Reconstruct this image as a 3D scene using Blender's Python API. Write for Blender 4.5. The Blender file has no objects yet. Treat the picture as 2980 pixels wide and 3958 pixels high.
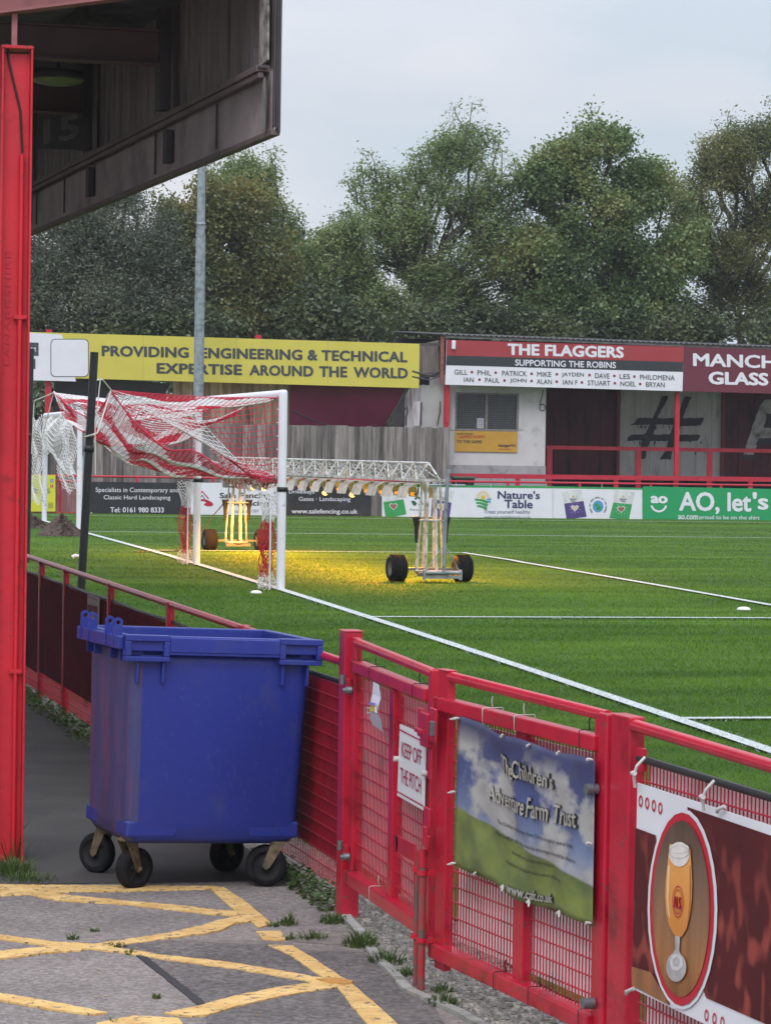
import bpy, math, random
import numpy as np
from mathutils import Vector, Matrix

# ------------------------------------------------------------------ camera, sky, sun, exposure
sc = bpy.context.scene
col = sc.collection
CAM_H = 2.2
YAW, PITCH, ROLL, FPX = .2096, .0211, .0152, 11247.4      # solved from the goal frame and the pitch markings
W0, H0 = 2980, 3958
fw = Vector((math.sin(YAW)*math.cos(PITCH), math.cos(YAW)*math.cos(PITCH), -math.sin(PITCH)))
r0 = Vector((math.cos(YAW), -math.sin(YAW), 0)); u0 = r0.cross(fw)
rt = r0*math.cos(ROLL)+u0*math.sin(ROLL); up = -r0*math.sin(ROLL)+u0*math.cos(ROLL)
CAMP = Vector((0, 0, CAM_H))
cam = bpy.data.objects.new('camera', bpy.data.cameras.new('camera')); col.objects.link(cam)
cam.matrix_world = Matrix(((rt.x, up.x, -fw.x, 0), (rt.y, up.y, -fw.y, 0), (rt.z, up.z, -fw.z, CAM_H), (0, 0, 0, 1)))
cam.data.sensor_fit = 'HORIZONTAL'; cam.data.sensor_width = 36; cam.data.lens = 36*FPX/W0
cam.data.clip_start = .1; cam.data.clip_end = 3000
sc.camera = cam

wd = bpy.data.worlds.new('World'); sc.world = wd; wd.use_nodes = True
nt = wd.node_tree; nt.nodes.clear()
def nn(t, typ, **kw):
    n = t.nodes.new(typ)
    for k, v in kw.items(): setattr(n, k, v)
    return n
SUN_EL, SUN_AZ = math.radians(46), math.radians(205)       # high, behind the camera and a little to its left
sky = nn(nt, 'ShaderNodeTexSky', sky_type='NISHITA', sun_disc=False, sun_elevation=SUN_EL, sun_rotation=SUN_AZ)
sky.air_density = 1.2; sky.dust_density = 2.0
bgs = nn(nt, 'ShaderNodeBackground'); bgs.inputs[1].default_value = .1
bgc = nn(nt, 'ShaderNodeBackground')
tc = nn(nt, 'ShaderNodeTexCoord'); sep = nn(nt, 'ShaderNodeSeparateXYZ')
mp = nn(nt, 'ShaderNodeMapping'); mp.inputs['Scale'].default_value = (1, 1, 2.6); mp.inputs['Location'].default_value = (5, 3, 1)
noi = nn(nt, 'ShaderNodeTexNoise'); noi.inputs['Scale'].default_value = 5; noi.inputs['Detail'].default_value = 6; noi.inputs['Roughness'].default_value = .45
rmp = nn(nt, 'ShaderNodeValToRGB')
rmp.color_ramp.elements[0].position = .40; rmp.color_ramp.elements[0].color = (.56, .635, .72, 1)
rmp.color_ramp.elements[1].position = .58; rmp.color_ramp.elements[1].color = (.72, .725, .785, 1)
mr = nn(nt, 'ShaderNodeMapRange'); mr.inputs['From Min'].default_value = .12; mr.inputs['From Max'].default_value = .8
mr.inputs['To Min'].default_value = .90; mr.inputs['To Max'].default_value = 2.15   # overcast: the zenith is brighter than the horizon
L = nt.links.new
L(tc.outputs['Generated'], mp.inputs[0]); L(mp.outputs[0], noi.inputs['Vector']); L(noi.outputs['Fac'], rmp.inputs[0])
L(tc.outputs['Generated'], sep.inputs[0]); L(sep.outputs['Z'], mr.inputs['Value'])
L(rmp.outputs[0], bgc.inputs[0]); L(mr.outputs[0], bgc.inputs[1]); L(sky.outputs[0], bgs.inputs[0])
mx = nn(nt, 'ShaderNodeMixShader'); mx.inputs[0].default_value = .94
ow = nn(nt, 'ShaderNodeOutputWorld')
L(bgs.outputs[0], mx.inputs[1]); L(bgc.outputs[0], mx.inputs[2]); L(mx.outputs[0], ow.inputs[0])

sun = bpy.data.objects.new('sun', bpy.data.lights.new('sun', 'SUN')); col.objects.link(sun)
sun.data.energy = 1.0; sun.data.angle = math.radians(30); sun.data.color = (1, .97, .94)
sd = Vector((math.sin(SUN_AZ)*math.cos(SUN_EL), math.cos(SUN_AZ)*math.cos(SUN_EL), math.sin(SUN_EL)))
sun.rotation_euler = sd.to_track_quat('Z', 'Y').to_euler(); sun.location = (0, -20, 30)
sc.view_settings.view_transform = 'Standard'; sc.view_settings.look = 'None'
sc.view_settings.exposure = .3; sc.view_settings.gamma = 1
sc.render.engine = 'CYCLES'
sc.cycles.max_bounces = 6; sc.cycles.transparent_max_bounces = 6

# ------------------------------------------------------------------ places: a ray of the survey photo met with a real plane
SPX = W0/1665
def ray(x, y): return fw+rt*((x*SPX-W0/2)/FPX)-up*((y*SPX-H0/2)/FPX)
def at(x, y, Y): d = ray(x, y); return CAMP+d*(Y/d.y)
def on(x, y, z): d = ray(x, y); return CAMP+d*((z-CAM_H)/d.z)
def pitch_z(Y):
    if Y > 46: return .405+.02*max(0, min(1, (60-Y)/14))
    return .408-.1509*((Y-40.24)/30)**2+.0786*(Y-40.24)/30
def onp(x, y):
    z = .3
    for _ in range(40): p = on(x, y, z); z = pitch_z(p.y)
    return p
def wall(p, q, off=0.):
    """vertical plane through plan points p, q; n looks to the camera side"""
    d = Vector((q[0]-p[0], q[1]-p[1], 0)).normalized(); n = Vector((d.y, -d.x, 0))
    if n.dot(Vector((-p[0], -p[1], 0))) < 0: n = -n
    o = Vector((p[0], p[1], 0))+n*off
    def f(x, y):
        k = ray(x, y); return CAMP+k*((o-CAMP).dot(n)/k.dot(n))
    return f, n, d
def zoom(ox, oy, s): return lambda x, y: ((ox+x/s)/SPX, (oy+y/s)/SPX)
Z2, Z3, Z4 = zoom(0, 1200, 1.3875), zoom(1000, 1250, 1.665), zoom(1700, 1250, 1.3008)
Z6, Z7, Z8 = zoom(1200, 2350, 1.639), zoom(1600, 2600, 1.2065), zoom(0, 3200, .925)
ZK, ZC, ZH = zoom(1560, 1290, 2.775), zoom(1680, 2740, 2.5136), zoom(2380, 1380, 2.775)

# ------------------------------------------------------------------ builders
def wm(o):
    m = o.matrix_basis.copy()
    while o.parent: o = o.parent; m = o.matrix_basis @ m
    return m
class MB:
    def __init__(s): s.v = []; s.f = []; s.sm = []; s.mi = []
    def face(s, pts, mi=0, sm=False):
        i = len(s.v); s.v.extend([tuple(p) for p in pts]); s.f.append(tuple(range(i, i+len(pts)))); s.sm.append(sm); s.mi.append(mi)
    def add(s, v, f, mi=0, sm=False):
        i = len(s.v); s.v.extend([tuple(p) for p in v])
        for q in f: s.f.append(tuple(k+i for k in q)); s.sm.append(sm); s.mi.append(mi)
    def box(s, a, b, mi=0):
        x0, y0, z0 = a; x1, y1, z1 = b
        s.add([(x0,y0,z0),(x1,y0,z0),(x1,y1,z0),(x0,y1,z0),(x0,y0,z1),(x1,y0,z1),(x1,y1,z1),(x0,y1,z1)],
              [(0,3,2,1),(4,5,6,7),(0,1,5,4),(1,2,6,5),(2,3,7,6),(3,0,4,7)], mi)
    def bar(s, p, q, w, h, side=None, mi=0):
        """rectangular bar p->q; w across 'side', h across the other"""
        p, q = Vector(p), Vector(q); d = (q-p).normalized()
        a = Vector(side) if side is not None else (Vector((0,0,1)).cross(d) if abs(d.z) < .99 else Vector((1,0,0)))
        a = (a-d*a.dot(d)).normalized(); b = d.cross(a)
        V = [p+a*i*w/2+b*j*h/2 for i, j in ((-1,-1),(1,-1),(1,1),(-1,1))]+[q+a*i*w/2+b*j*h/2 for i, j in ((-1,-1),(1,-1),(1,1),(-1,1))]
        s.add(V, [(0,3,2,1),(4,5,6,7),(0,1,5,4),(1,2,6,5),(2,3,7,6),(3,0,4,7)], mi)
    def prism(s, pts, n, t, mi=0):
        """polygon pts (list of Vector) given depth t along -n"""
        k = len(pts); n = Vector(n); V = [Vector(p) for p in pts]+[Vector(p)-n*t for p in pts]
        s.add(V, [tuple(range(k)), tuple(range(2*k-1, k-1, -1))]+[(i, k+i, k+(i+1) % k, (i+1) % k) for i in range(k)], mi)
    def tube(s, pts, r, n=8, mi=0, caps=True, closed=False):
        P = [Vector(p) for p in pts]; m = len(P); rings = []
        rr = r if isinstance(r, (list, tuple)) else [r]*m
        ref = None
        for i in range(m):
            a = P[i-1] if (i > 0 or closed) else P[0]; b = P[(i+1) % m] if (i < m-1 or closed) else P[-1]
            d = (b-a)
            d = d.normalized() if d.length > 1e-9 else Vector((0,0,1))
            if ref is None: ref = Vector((0,0,1)) if abs(d.z) < .9 else Vector((1,0,0))
            x = ref-d*ref.dot(d)
            if x.length < 1e-4: x = d.orthogonal()
            x.normalize(); ref = x; y = d.cross(x)
            rings.append([P[i]+x*math.cos(2*math.pi*k/n)*rr[i]+y*math.sin(2*math.pi*k/n)*rr[i] for k in range(n)])
        V = [v for q in rings for v in q]; F = []
        for i in range(m if closed else m-1):
            j = (i+1) % m
            for k in range(n): F.append((i*n+k, i*n+(k+1) % n, j*n+(k+1) % n, j*n+k))
        s.add(V, F, mi, True)
        if caps and not closed:
            s.face(rings[0][::-1], mi); s.face(rings[-1], mi)
    def lathe(s, prof, o, ax, n=24, mi=0, a0=0, a1=2*math.pi):
        """profile (radius, height) turned about axis ax through o"""
        o = Vector(o); ax = Vector(ax).normalized(); x = ax.orthogonal().normalized(); y = ax.cross(x); full = abs(a1-a0-2*math.pi) < 1e-6
        m = n if full else n+1
        V = [o+ax*h+(x*math.cos(a0+(a1-a0)*k/n)+y*math.sin(a0+(a1-a0)*k/n))*r for r, h in prof for k in range(m)]
        F = [(i*m+k, i*m+(k+1) % m, (i+1)*m+(k+1) % m, (i+1)*m+k) for i in range(len(prof)-1) for k in range(n)]
        s.add(V, F, mi, True)
    def build(s, name, mats, parent=None, bevel=0, seg=2):
        me = bpy.data.meshes.new(name)
        V = s.v
        if parent is not None:
            inv = wm(parent).inverted(); V = [tuple(inv @ Vector(p)) for p in V]
        me.from_pydata(V, [], s.f)
        for m in (mats if isinstance(mats, (list, tuple)) else [mats]): me.materials.append(m)
        me.polygons.foreach_set('use_smooth', s.sm); me.polygons.foreach_set('material_index', s.mi); me.update()
        o = bpy.data.objects.new(name, me); col.objects.link(o)
        if parent is not None: o.parent = parent
        if bevel:
            b = o.modifiers.new('bevel', 'BEVEL'); b.width = bevel; b.segments = seg; b.limit_method = 'ANGLE'
        return o
def bigmesh(name, V, F, mats, parent=None, smooth=False, mi=None):
    """numpy mesh of equal-sided faces"""
    V = np.asarray(V, np.float32); F = np.asarray(F, np.int32)
    if parent is not None:
        m = np.array(wm(parent).inverted()); V = V @ m[:3, :3].T.astype(np.float32)+m[:3, 3].astype(np.float32)
    k = F.shape[1]; me = bpy.data.meshes.new(name)
    me.vertices.add(len(V)); me.vertices.foreach_set('co', V.ravel())
    me.loops.add(F.size); me.loops.foreach_set('vertex_index', F.ravel())
    me.polygons.add(len(F)); me.polygons.foreach_set('loop_start', np.arange(0, F.size, k, dtype=np.int32))
    try: me.polygons.foreach_set('loop_total', np.full(len(F), k, np.int32))
    except Exception: pass
    for m in (mats if isinstance(mats, (list, tuple)) else [mats]): me.materials.append(m)
    if mi is not None: me.polygons.foreach_set('material_index', np.asarray(mi, np.int32))
    if smooth: me.polygons.foreach_set('use_smooth', np.ones(len(F), bool))
    me.update(calc_edges=True); me.validate()
    o = bpy.data.objects.new(name, me); col.objects.link(o)
    if parent is not None: o.parent = parent
    return o
def tag(o, label, cat, group=None):
    o['label'] = label; o['category'] = cat
    if group: o['group'] = group
    return o
def thing(name, loc, label, cat, group=None, rz=0):
    o = bpy.data.objects.new(name, None); col.objects.link(o); o.location = loc; o.rotation_euler = (0, 0, rz); o.empty_display_size = .2
    return tag(o, label, cat, group)
def struct(o, kind='structure'): o['kind'] = kind; return o
def dup(root, loc, label, rz=None, group=None):
    def cp(o, par):
        c = o.copy(); col.objects.link(c)
        if par is not None: c.parent = par
        for ch in list(o.children): cp(ch, c)
        return c
    r = cp(root, None); r.location = loc
    if rz is not None: r.rotation_euler = (0, 0, rz)
    r['label'] = label
    return r

# ------------------------------------------------------------------ materials
def lin(h):
    c = [int(h[i:i+2], 16)/255 for i in (0, 2, 4)]
    return tuple(x/12.92 if x <= .04045 else ((x+.055)/1.055)**2.4 for x in c)
_M = {}
def mat(name, c, rough=.6, var=.12, scale=6., dirt=None, dirt_amt=.0, dirt_scale=2.5, bump=0., bscale=80., metal=0., stretch=(1,1,1), spec=.5, coat=0., trans=0., chips=None, chip_scale=70, chip_at=.70):
    """plain paint / wood / stone: base colour wandering a little, patches of dirt, fine relief"""
    if name in _M: return _M[name]
    if isinstance(c, str): c = lin(c)
    m = bpy.data.materials.new(name); m.use_nodes = True; t = m.node_tree; b = t.nodes['Principled BSDF']; k = t.links.new
    geo = nn(t, 'ShaderNodeNewGeometry'); mpn = nn(t, 'ShaderNodeMapping'); mpn.inputs['Scale'].default_value = stretch
    k(geo.outputs['Position'], mpn.inputs[0])
    n1 = nn(t, 'ShaderNodeTexNoise'); n1.inputs['Scale'].default_value = scale; n1.inputs['Detail'].default_value = 5; k(mpn.outputs[0], n1.inputs['Vector'])
    r = nn(t, 'ShaderNodeValToRGB'); r.color_ramp.elements[0].position = .3; r.color_ramp.elements[1].position = .7
    r.color_ramp.elements[0].color = (*[x*(1-var) for x in c], 1); r.color_ramp.elements[1].color = (*[min(1, x*(1+var)) for x in c], 1)
    k(n1.outputs['Fac'], r.inputs[0]); out = r.outputs[0]
    if dirt:
        d = lin(dirt) if isinstance(dirt, str) else dirt
        n2 = nn(t, 'ShaderNodeTexNoise'); n2.inputs['Scale'].default_value = dirt_scale; n2.inputs['Detail'].default_value = 8; n2.inputs['Roughness'].default_value = .65
        k(mpn.outputs[0], n2.inputs['Vector'])
        mrn = nn(t, 'ShaderNodeMapRange'); mrn.inputs['From Min'].default_value = .62-.35*dirt_amt; mrn.inputs['From Max'].default_value = .8-.25*dirt_amt; mrn.clamp = True
        k(n2.outputs['Fac'], mrn.inputs['Value'])
        mxn = nn(t, 'ShaderNodeMix', data_type='RGBA'); k(mrn.outputs[0], mxn.inputs['Factor']); k(out, mxn.inputs['A']); mxn.inputs['B'].default_value = (*d, 1)
        out = mxn.outputs['Result']
    if chips:                                          # small knocks and scratches through the surface
        n4 = nn(t, 'ShaderNodeTexNoise'); n4.inputs['Scale'].default_value = chip_scale; n4.inputs['Detail'].default_value = 3; k(mpn.outputs[0], n4.inputs['Vector'])
        n5 = nn(t, 'ShaderNodeTexNoise'); n5.inputs['Scale'].default_value = 4.5; n5.inputs['Detail'].default_value = 2; k(geo.outputs['Position'], n5.inputs['Vector'])
        s4 = nn(t, 'ShaderNodeMath', operation='MULTIPLY_ADD'); s4.inputs[1].default_value = .45; k(n5.outputs['Fac'], s4.inputs[0]); k(n4.outputs['Fac'], s4.inputs[2])
        m4 = nn(t, 'ShaderNodeMapRange'); m4.inputs['From Min'].default_value = chip_at+.17; m4.inputs['From Max'].default_value = chip_at+.21; k(s4.outputs[0], m4.inputs['Value'])
        x4 = nn(t, 'ShaderNodeMix', data_type='RGBA'); k(m4.outputs[0], x4.inputs['Factor']); k(out, x4.inputs['A']); x4.inputs['B'].default_value = (*chips, 1); out = x4.outputs['Result']
    k(out, b.inputs['Base Color']); b.inputs['Roughness'].default_value = rough; b.inputs['Metallic'].default_value = metal
    b.inputs['Specular IOR Level'].default_value = spec; b.inputs['Coat Weight'].default_value = coat
    if bump:
        n3 = nn(t, 'ShaderNodeTexNoise'); n3.inputs['Scale'].default_value = bscale; n3.inputs['Detail'].default_value = 4; k(mpn.outputs[0], n3.inputs['Vector'])
        bm = nn(t, 'ShaderNodeBump'); bm.inputs['Strength'].default_value = bump; bm.inputs['Distance'].default_value = .01
        k(n3.outputs['Fac'], bm.inputs['Height']); k(bm.outputs[0], b.inputs['Normal'])
    _M[name] = m; return m
def emis(name, c, s):
    m = bpy.data.materials.new(name); m.use_nodes = True; b = m.node_tree.nodes['Principled BSDF']
    b.inputs['Base Color'].default_value = (*c, 1); b.inputs['Emission Color'].default_value = (*c, 1); b.inputs['Emission Strength'].default_value = s
    return m
def leafmat(name, cols, tr=.3):
    m = bpy.data.materials.new(name); m.use_nodes = True; t = m.node_tree; t.nodes.remove(t.nodes['Principled BSDF']); k = t.links.new
    geo = nn(t, 'ShaderNodeNewGeometry')
    n1 = nn(t, 'ShaderNodeTexNoise'); n1.inputs['Scale'].default_value = .55; n1.inputs['Detail'].default_value = 3; k(geo.outputs['Position'], n1.inputs['Vector'])
    wn = nn(t, 'ShaderNodeTexWhiteNoise', noise_dimensions='1D'); k(geo.outputs['Random Per Island'], wn.inputs['W'])
    ad = nn(t, 'ShaderNodeMath', operation='MULTIPLY_ADD'); ad.inputs[1].default_value = .28; k(wn.outputs[0], ad.inputs[0]); k(n1.outputs['Fac'], ad.inputs[2])
    r = nn(t, 'ShaderNodeValToRGB'); e = r.color_ramp.elements
    e[0].position = .35; e[0].color = (*cols[0], 1); e[1].position = .85; e[1].color = (*cols[-1], 1)
    for i, c in enumerate(cols[1:-1]): q = e.new(.35+.50*(i+1)/(len(cols)-1)); q.color = (*c, 1)
    k(ad.outputs[0], r.inputs[0])
    d = nn(t, 'ShaderNodeBsdfDiffuse'); tb = nn(t, 'ShaderNodeBsdfTranslucent'); g = nn(t, 'ShaderNodeBsdfGlossy'); g.inputs['Roughness'].default_value = .45
    m1 = nn(t, 'ShaderNodeMixShader'); m1.inputs[0].default_value = tr; m2 = nn(t, 'ShaderNodeMixShader'); m2.inputs[0].default_value = .05
    k(r.outputs[0], d.inputs[0]); k(r.outputs[0], tb.inputs[0]); k(d.outputs[0], m1.inputs[1]); k(tb.outputs[0], m1.inputs[2])
    k(m1.outputs[0], m2.inputs[1]); k(g.outputs[0], m2.inputs[2]); k(m2.outputs[0], t.nodes['Material Output'].inputs[0])
    return m

RED = mat('red_gloss_paint', (.47, .012, .036), .30, .12, 5, '3a0a0c', .22, 3, .15, 60, chips=(.16, .07, .055), chip_scale=46, chip_at=.735)
RED_FAR = mat('red_paint_far', (.46, .018, .040), .45, .1, 4)
RED_OLD = mat('red_paint_worn', (.45, .016, .028), .5, .15, 9, '5b5550', .75, 9, .2, 50)
RED_COL = mat('red_column_paint', (.60, .017, .034), .42, .1, 4, '5a1210', .10, 3.5, .15, 35, chips=(.17, .05, .04), chip_scale=40, chip_at=.735)
RED_DARK = mat('dark_red_board', (.12, .009, .016), .9, .25, 3, '300708', .3, spec=.15)
WHITE = mat('white_board', (.735, .72, .80), .5, .04, 2)
WHITE_P = mat('white_goal_paint', (.77, .76, .83), .35, .05, 3, '8d8b84', .12, 6)
DIRTYW = mat('dirty_white_board', (.80, .78, .78), .7, .05, 3, '9a9686', .2, 2.2, stretch=(1, 1, .5))
BLACK = mat('black_plastic', (.012, .013, .015), .45, .2, 8)
DARKB = mat('black_board', (.018, .018, .024), .5, .15, 3, '3a3a42', .2)
GALV = mat('galvanised_steel', (.30, .34, .38), .5, .18, 14, '4b5257', .4, 7, metal=.35)
STEEL = mat('grey_steel', (.16, .18, .20), .45, .15, 9, metal=.5)
CONC = mat('concrete', (.30, .29, .27), .9, .15, 8, '4a463d', .4, 5, .3, 60)
RUBBER = mat('black_rubber', (.013, .013, .015), .85, .3, 20, '2a2622', .10, 12, spec=.2)
def wood(name, c, dirt):
    m = mat(name, c, .85, .28, 3, dirt, .35, 2.4, .3, 40, stretch=(5, 5, .35)); t = m.node_tree; k = t.links.new; b = t.nodes['Principled BSDF']   # every board its own tone
    src = b.inputs['Base Color'].links[0].from_socket; g = nn(t, 'ShaderNodeNewGeometry'); mr = nn(t, 'ShaderNodeMapRange'); mr.inputs['To Min'].default_value = .55; mr.inputs['To Max'].default_value = 1.35; k(g.outputs['Random Per Island'], mr.inputs['Value'])
    mx = nn(t, 'ShaderNodeMix', data_type='RGBA', blend_type='MULTIPLY'); mx.inputs['Factor'].default_value = 1; k(src, mx.inputs['A']); k(mr.outputs[0], mx.inputs['B']); k(mx.outputs['Result'], b.inputs['Base Color']); return m
WOODG = wood('weathered_wood', (.22, .195, .185), '3c3532')
WOODL = wood('pale_wood', (.34, .25, .18), '4a3d30')

# ------------------------------------------------------------------ writing
tsc = bpy.data.scenes.new('lettering_bench')
_G = {}
def glyphs(txt, bold=0., sp=1., it=0.):
    fat = bold if bold > .0005 else 0.; key = (txt, bold, sp, it)
    if key in _G: return _G[key]
    cu = bpy.data.curves.new('t', 'FONT'); cu.body = txt; cu.size = 1; cu.offset = 0. if fat else bold; cu.space_character = sp; cu.resolution_u = 3; cu.shear = it; cu.fill_mode = 'FRONT'
    o = bpy.data.objects.new('t', cu); tsc.collection.objects.link(o)
    vl = tsc.view_layers[0]; vl.update(); dg = vl.depsgraph
    me = o.evaluated_get(dg).to_mesh()
    V = [(v.co.x, v.co.y) for v in me.vertices]; F = [tuple(p.vertices) for p in me.polygons]
    o.evaluated_get(dg).to_mesh_clear(); bpy.data.objects.remove(o); bpy.data.curves.remove(cu)
    x0 = min(v[0] for v in V); x1 = max(v[0] for v in V); y0 = min(v[1] for v in V); y1 = max(v[1] for v in V)
    V = [((a-x0)/(x1-x0), (b-y0)/(y1-y0)) for a, b in V]
    if fat:                                            # heavy weight: the glyph struck several times, each a hair higher
        fx, fy = fat/(x1-x0), .8*fat/(y1-y0); n = len(V); V0, F0 = V, F; V, F = [], []
        for i, (sx, sy) in enumerate(((0,0),(1,0),(-1,0),(0,1),(0,-1),(.7,.7),(-.7,.7),(.7,-.7),(-.7,-.7))):
            V += [((a+fx*(1+sx))/(1+2*fx), (b+fy*(1+sy))/(1+2*fy), i*.0004) for a, b in V0]; F += [tuple(k+i*n for k in f) for f in F0]
    else: V = [(a, b, 0.) for a, b in V]
    _G[key] = (V, F); return _G[key]
class Board:
    """a flat sign: panel and printed areas laid on plane P (photo point -> world point), n to the viewer"""
    def __init__(s, name, label, cat, group, P, n, Z, corners, t=.02, m=WHITE, base=None):
        s.P, s.n, s.Z = P, Vector(n), Z; s.b = {}
        c = [P(*Z(*q)) for q in corners]
        s.root = thing(name, base if base is not None else ((c[0]+c[1]+c[2]+c[3])/4+Vector((0, 0, min(p.z for p in c)-sum(p.z for p in c)/4))), label, cat, group)
        mb = MB(); mb.prism(c, s.n, t); mb.build('panel', m, s.root)
    def _b(s, name, m):
        k = (name, m.name)
        if k not in s.b: s.b[k] = (MB(), m)
        return s.b[k][0]
    def w(s, x, y, lift, Z=None): return s.P(*(Z or s.Z)(x, y))+s.n*lift
    def area(s, pts, m, lift=.003, name='print', Z=None):
        q = [s.w(x, y, lift, Z) for x, y in pts]; mb = s._b(name, m)
        nrm = Vector((0, 0, 0))
        for i in range(len(q)): nrm += q[i].cross(q[(i+1) % len(q)])
        mb.face(q if nrm.dot(s.n) > 0 else q[::-1])
    def disc(s, x, y, rx, ry, m, lift=.006, name='print', a0=0, a1=360, n=28, hole=0., Z=None):
        P = [(x+rx*math.cos(math.radians(a0+(a1-a0)*i/n)), y-ry*math.sin(math.radians(a0+(a1-a0)*i/n))) for i in range(n+1)]
        if hole:
            for i in range(n):
                a, b = P[i], P[i+1]; q = lambda p: (x+(p[0]-x)*hole, y+(p[1]-y)*hole)
                s.area([a, b, q(b), q(a)], m, lift, name, Z)
        else: s.area(P[:-1] if a1-a0 >= 360 else P, m, lift, name, Z)
    def text(s, txt, box, m, lift=.006, bold=.012, sp=1., it=0., Z=None, name='lettering', quad=None):
        """box = (xl, top_l, bot_l, xr, top_r, bot_r) or (xl, top, bot, xr)"""
        if quad: (ax, ay), (bx, by), (cx, cy), (dx, dy) = quad     # bl, br, tr, tl
        else:
            if len(box) == 4: box = (box[0], box[1], box[2], box[3], box[1], box[2])
            xl, tl, bl, xr, tr, br = box; ax, ay, bx, by, cx, cy, dx, dy = xl, bl, xr, br, xr, tr, xl, tl
        V, F = glyphs(txt, bold, sp, it)
        A, B, C, D = [s.w(px, py, lift, Z) for px, py in ((ax, ay), (bx, by), (cx, cy), (dx, dy))]
        pts = [A*(1-u)*(1-v)+B*u*(1-v)+C*u*v+D*(1-u)*v+s.n*h for u, v, h in V]
        s._b(name, m).add(pts, F)
    def done(s):
        for (name, _), (mb, m) in s.b.items(): mb.build(name, m, s.root)
        return s.root

# ------------------------------------------------------------------ ground: pitch, path, gravel strip, markings
rng = np.random.default_rng(7); random.seed(7)
FENCE = [(1.995, 34.8), (2.77, 13.45), (2.70, 11.57), (2.95, 9.98), (3.62, 3.8)]     # plan line of barrier and gate, far to near
def fence_x(Y):
    for (xa, ya), (xb, yb) in zip(FENCE, FENCE[1:]):
        if yb <= Y <= ya: return xa+(xb-xa)*(ya-Y)/(ya-yb)
    return FENCE[0][0]-.031*(Y-FENCE[0][1]) if Y > FENCE[0][1] else FENCE[-1][0]
GOAL_X, POST_Y = 6.416, 36.52
def surf(name, m, kind='structure', xs=None, ys=None, zf=None):
    V = [(x, y, zf(x, y)) for y in ys for x in xs]; n = len(xs)
    F = [(j*n+i, j*n+i+1, (j+1)*n+i+1, (j+1)*n+i) for j in range(len(ys)-1) for i in range(n-1)]
    o = bigmesh(name, V, F, m, smooth=True); return struct(o, kind)

def mow(t, k, geo, ad, r):
    w = nn(t, 'ShaderNodeTexWave', wave_type='BANDS', bands_direction='Y'); w.inputs['Scale'].default_value = .055; w.inputs['Distortion'].default_value = .6; w.inputs['Detail'].default_value = 2; k(geo.outputs['Position'], w.inputs['Vector'])
    sh = nn(t, 'ShaderNodeMath', operation='MULTIPLY_ADD'); sh.inputs[1].default_value = .08; k(w.outputs['Fac'], sh.inputs[0]); s2 = nn(t, 'ShaderNodeMath', operation='SUBTRACT'); k(ad.outputs[0], sh.inputs[2]); k(sh.outputs[0], s2.inputs[0]); s2.inputs[1].default_value = .04; k(s2.outputs[0], r.inputs[0])
# turf
m = bpy.data.materials.new('turf'); m.use_nodes = True; t = m.node_tree; k = t.links.new; b = t.nodes['Principled BSDF']; b.inputs['Roughness'].default_value = .8; b.inputs['Specular IOR Level'].default_value = .15
geo = nn(t, 'ShaderNodeNewGeometry'); mpn = nn(t, 'ShaderNodeMapping'); mpn.inputs['Scale'].default_value = (.35, 1.3, 1); k(geo.outputs['Position'], mpn.inputs[0])
n1 = nn(t, 'ShaderNodeTexNoise'); n1.inputs['Scale'].default_value = .9; n1.inputs['Detail'].default_value = 6; n1.inputs['Roughness'].default_value = .6; k(mpn.outputs[0], n1.inputs['Vector'])
n2 = nn(t, 'ShaderNodeTexNoise'); n2.inputs['Scale'].default_value = 38; n2.inputs['Detail'].default_value = 4; k(geo.outputs['Position'], n2.inputs['Vector'])
ad = nn(t, 'ShaderNodeMath', operation='MULTIPLY_ADD'); ad.inputs[1].default_value = .55; k(n2.outputs[0], ad.inputs[0]); k(n1.outputs[0], ad.inputs[2])
r = nn(t, 'ShaderNodeValToRGB'); e = r.color_ramp.elements; e[0].position = .55; e[0].color = (.032, .078, .011, 1); e[1].position = 1.0; e[1].color = (.080, .158, .019, 1)
q = e.new(.77); q.color = (.049, .112, .014, 1); mow(t, k, geo, ad, r); k(r.outputs[0], b.inputs['Base Color'])
bm = nn(t, 'ShaderNodeBump'); bm.inputs['Strength'].default_value = .8; bm.inputs['Distance'].default_value = .03; k(n2.outputs[0], bm.inputs['Height']); k(bm.outputs[0], b.inputs['Normal'])
TURF = m
m = bpy.data.materials.new('grass_blade'); m.use_nodes = True; t = m.node_tree; k = t.links.new; t.nodes.remove(t.nodes['Principled BSDF'])
geo = nn(t, 'ShaderNodeNewGeometry'); mpn = nn(t, 'ShaderNodeMapping'); mpn.inputs['Scale'].default_value = (.35, 1.3, 1); k(geo.outputs['Position'], mpn.inputs[0])
n1 = nn(t, 'ShaderNodeTexNoise'); n1.inputs['Scale'].default_value = .9; n1.inputs['Detail'].default_value = 6; k(mpn.outputs[0], n1.inputs['Vector'])
wn = nn(t, 'ShaderNodeTexWhiteNoise', noise_dimensions='1D'); k(geo.outputs['Random Per Island'], wn.inputs['W'])
ad = nn(t, 'ShaderNodeMath', operation='MULTIPLY_ADD'); ad.inputs[1].default_value = .3; k(wn.outputs[0], ad.inputs[0]); k(n1.outputs[0], ad.inputs[2])
r = nn(t, 'ShaderNodeValToRGB'); e = r.color_ramp.elements; e[0].position = .35; e[0].color = (.052, .125, .015, 1); e[1].position = .9; e[1].color = (.17, .30, .030, 1)
q = e.new(.63); q.color = (.100, .195, .020, 1); mow(t, k, geo, ad, r)
d = nn(t, 'ShaderNodeBsdfDiffuse'); tb = nn(t, 'ShaderNodeBsdfTranslucent'); m1 = nn(t, 'ShaderNodeMixShader'); m1.inputs[0].default_value = .3
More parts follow.
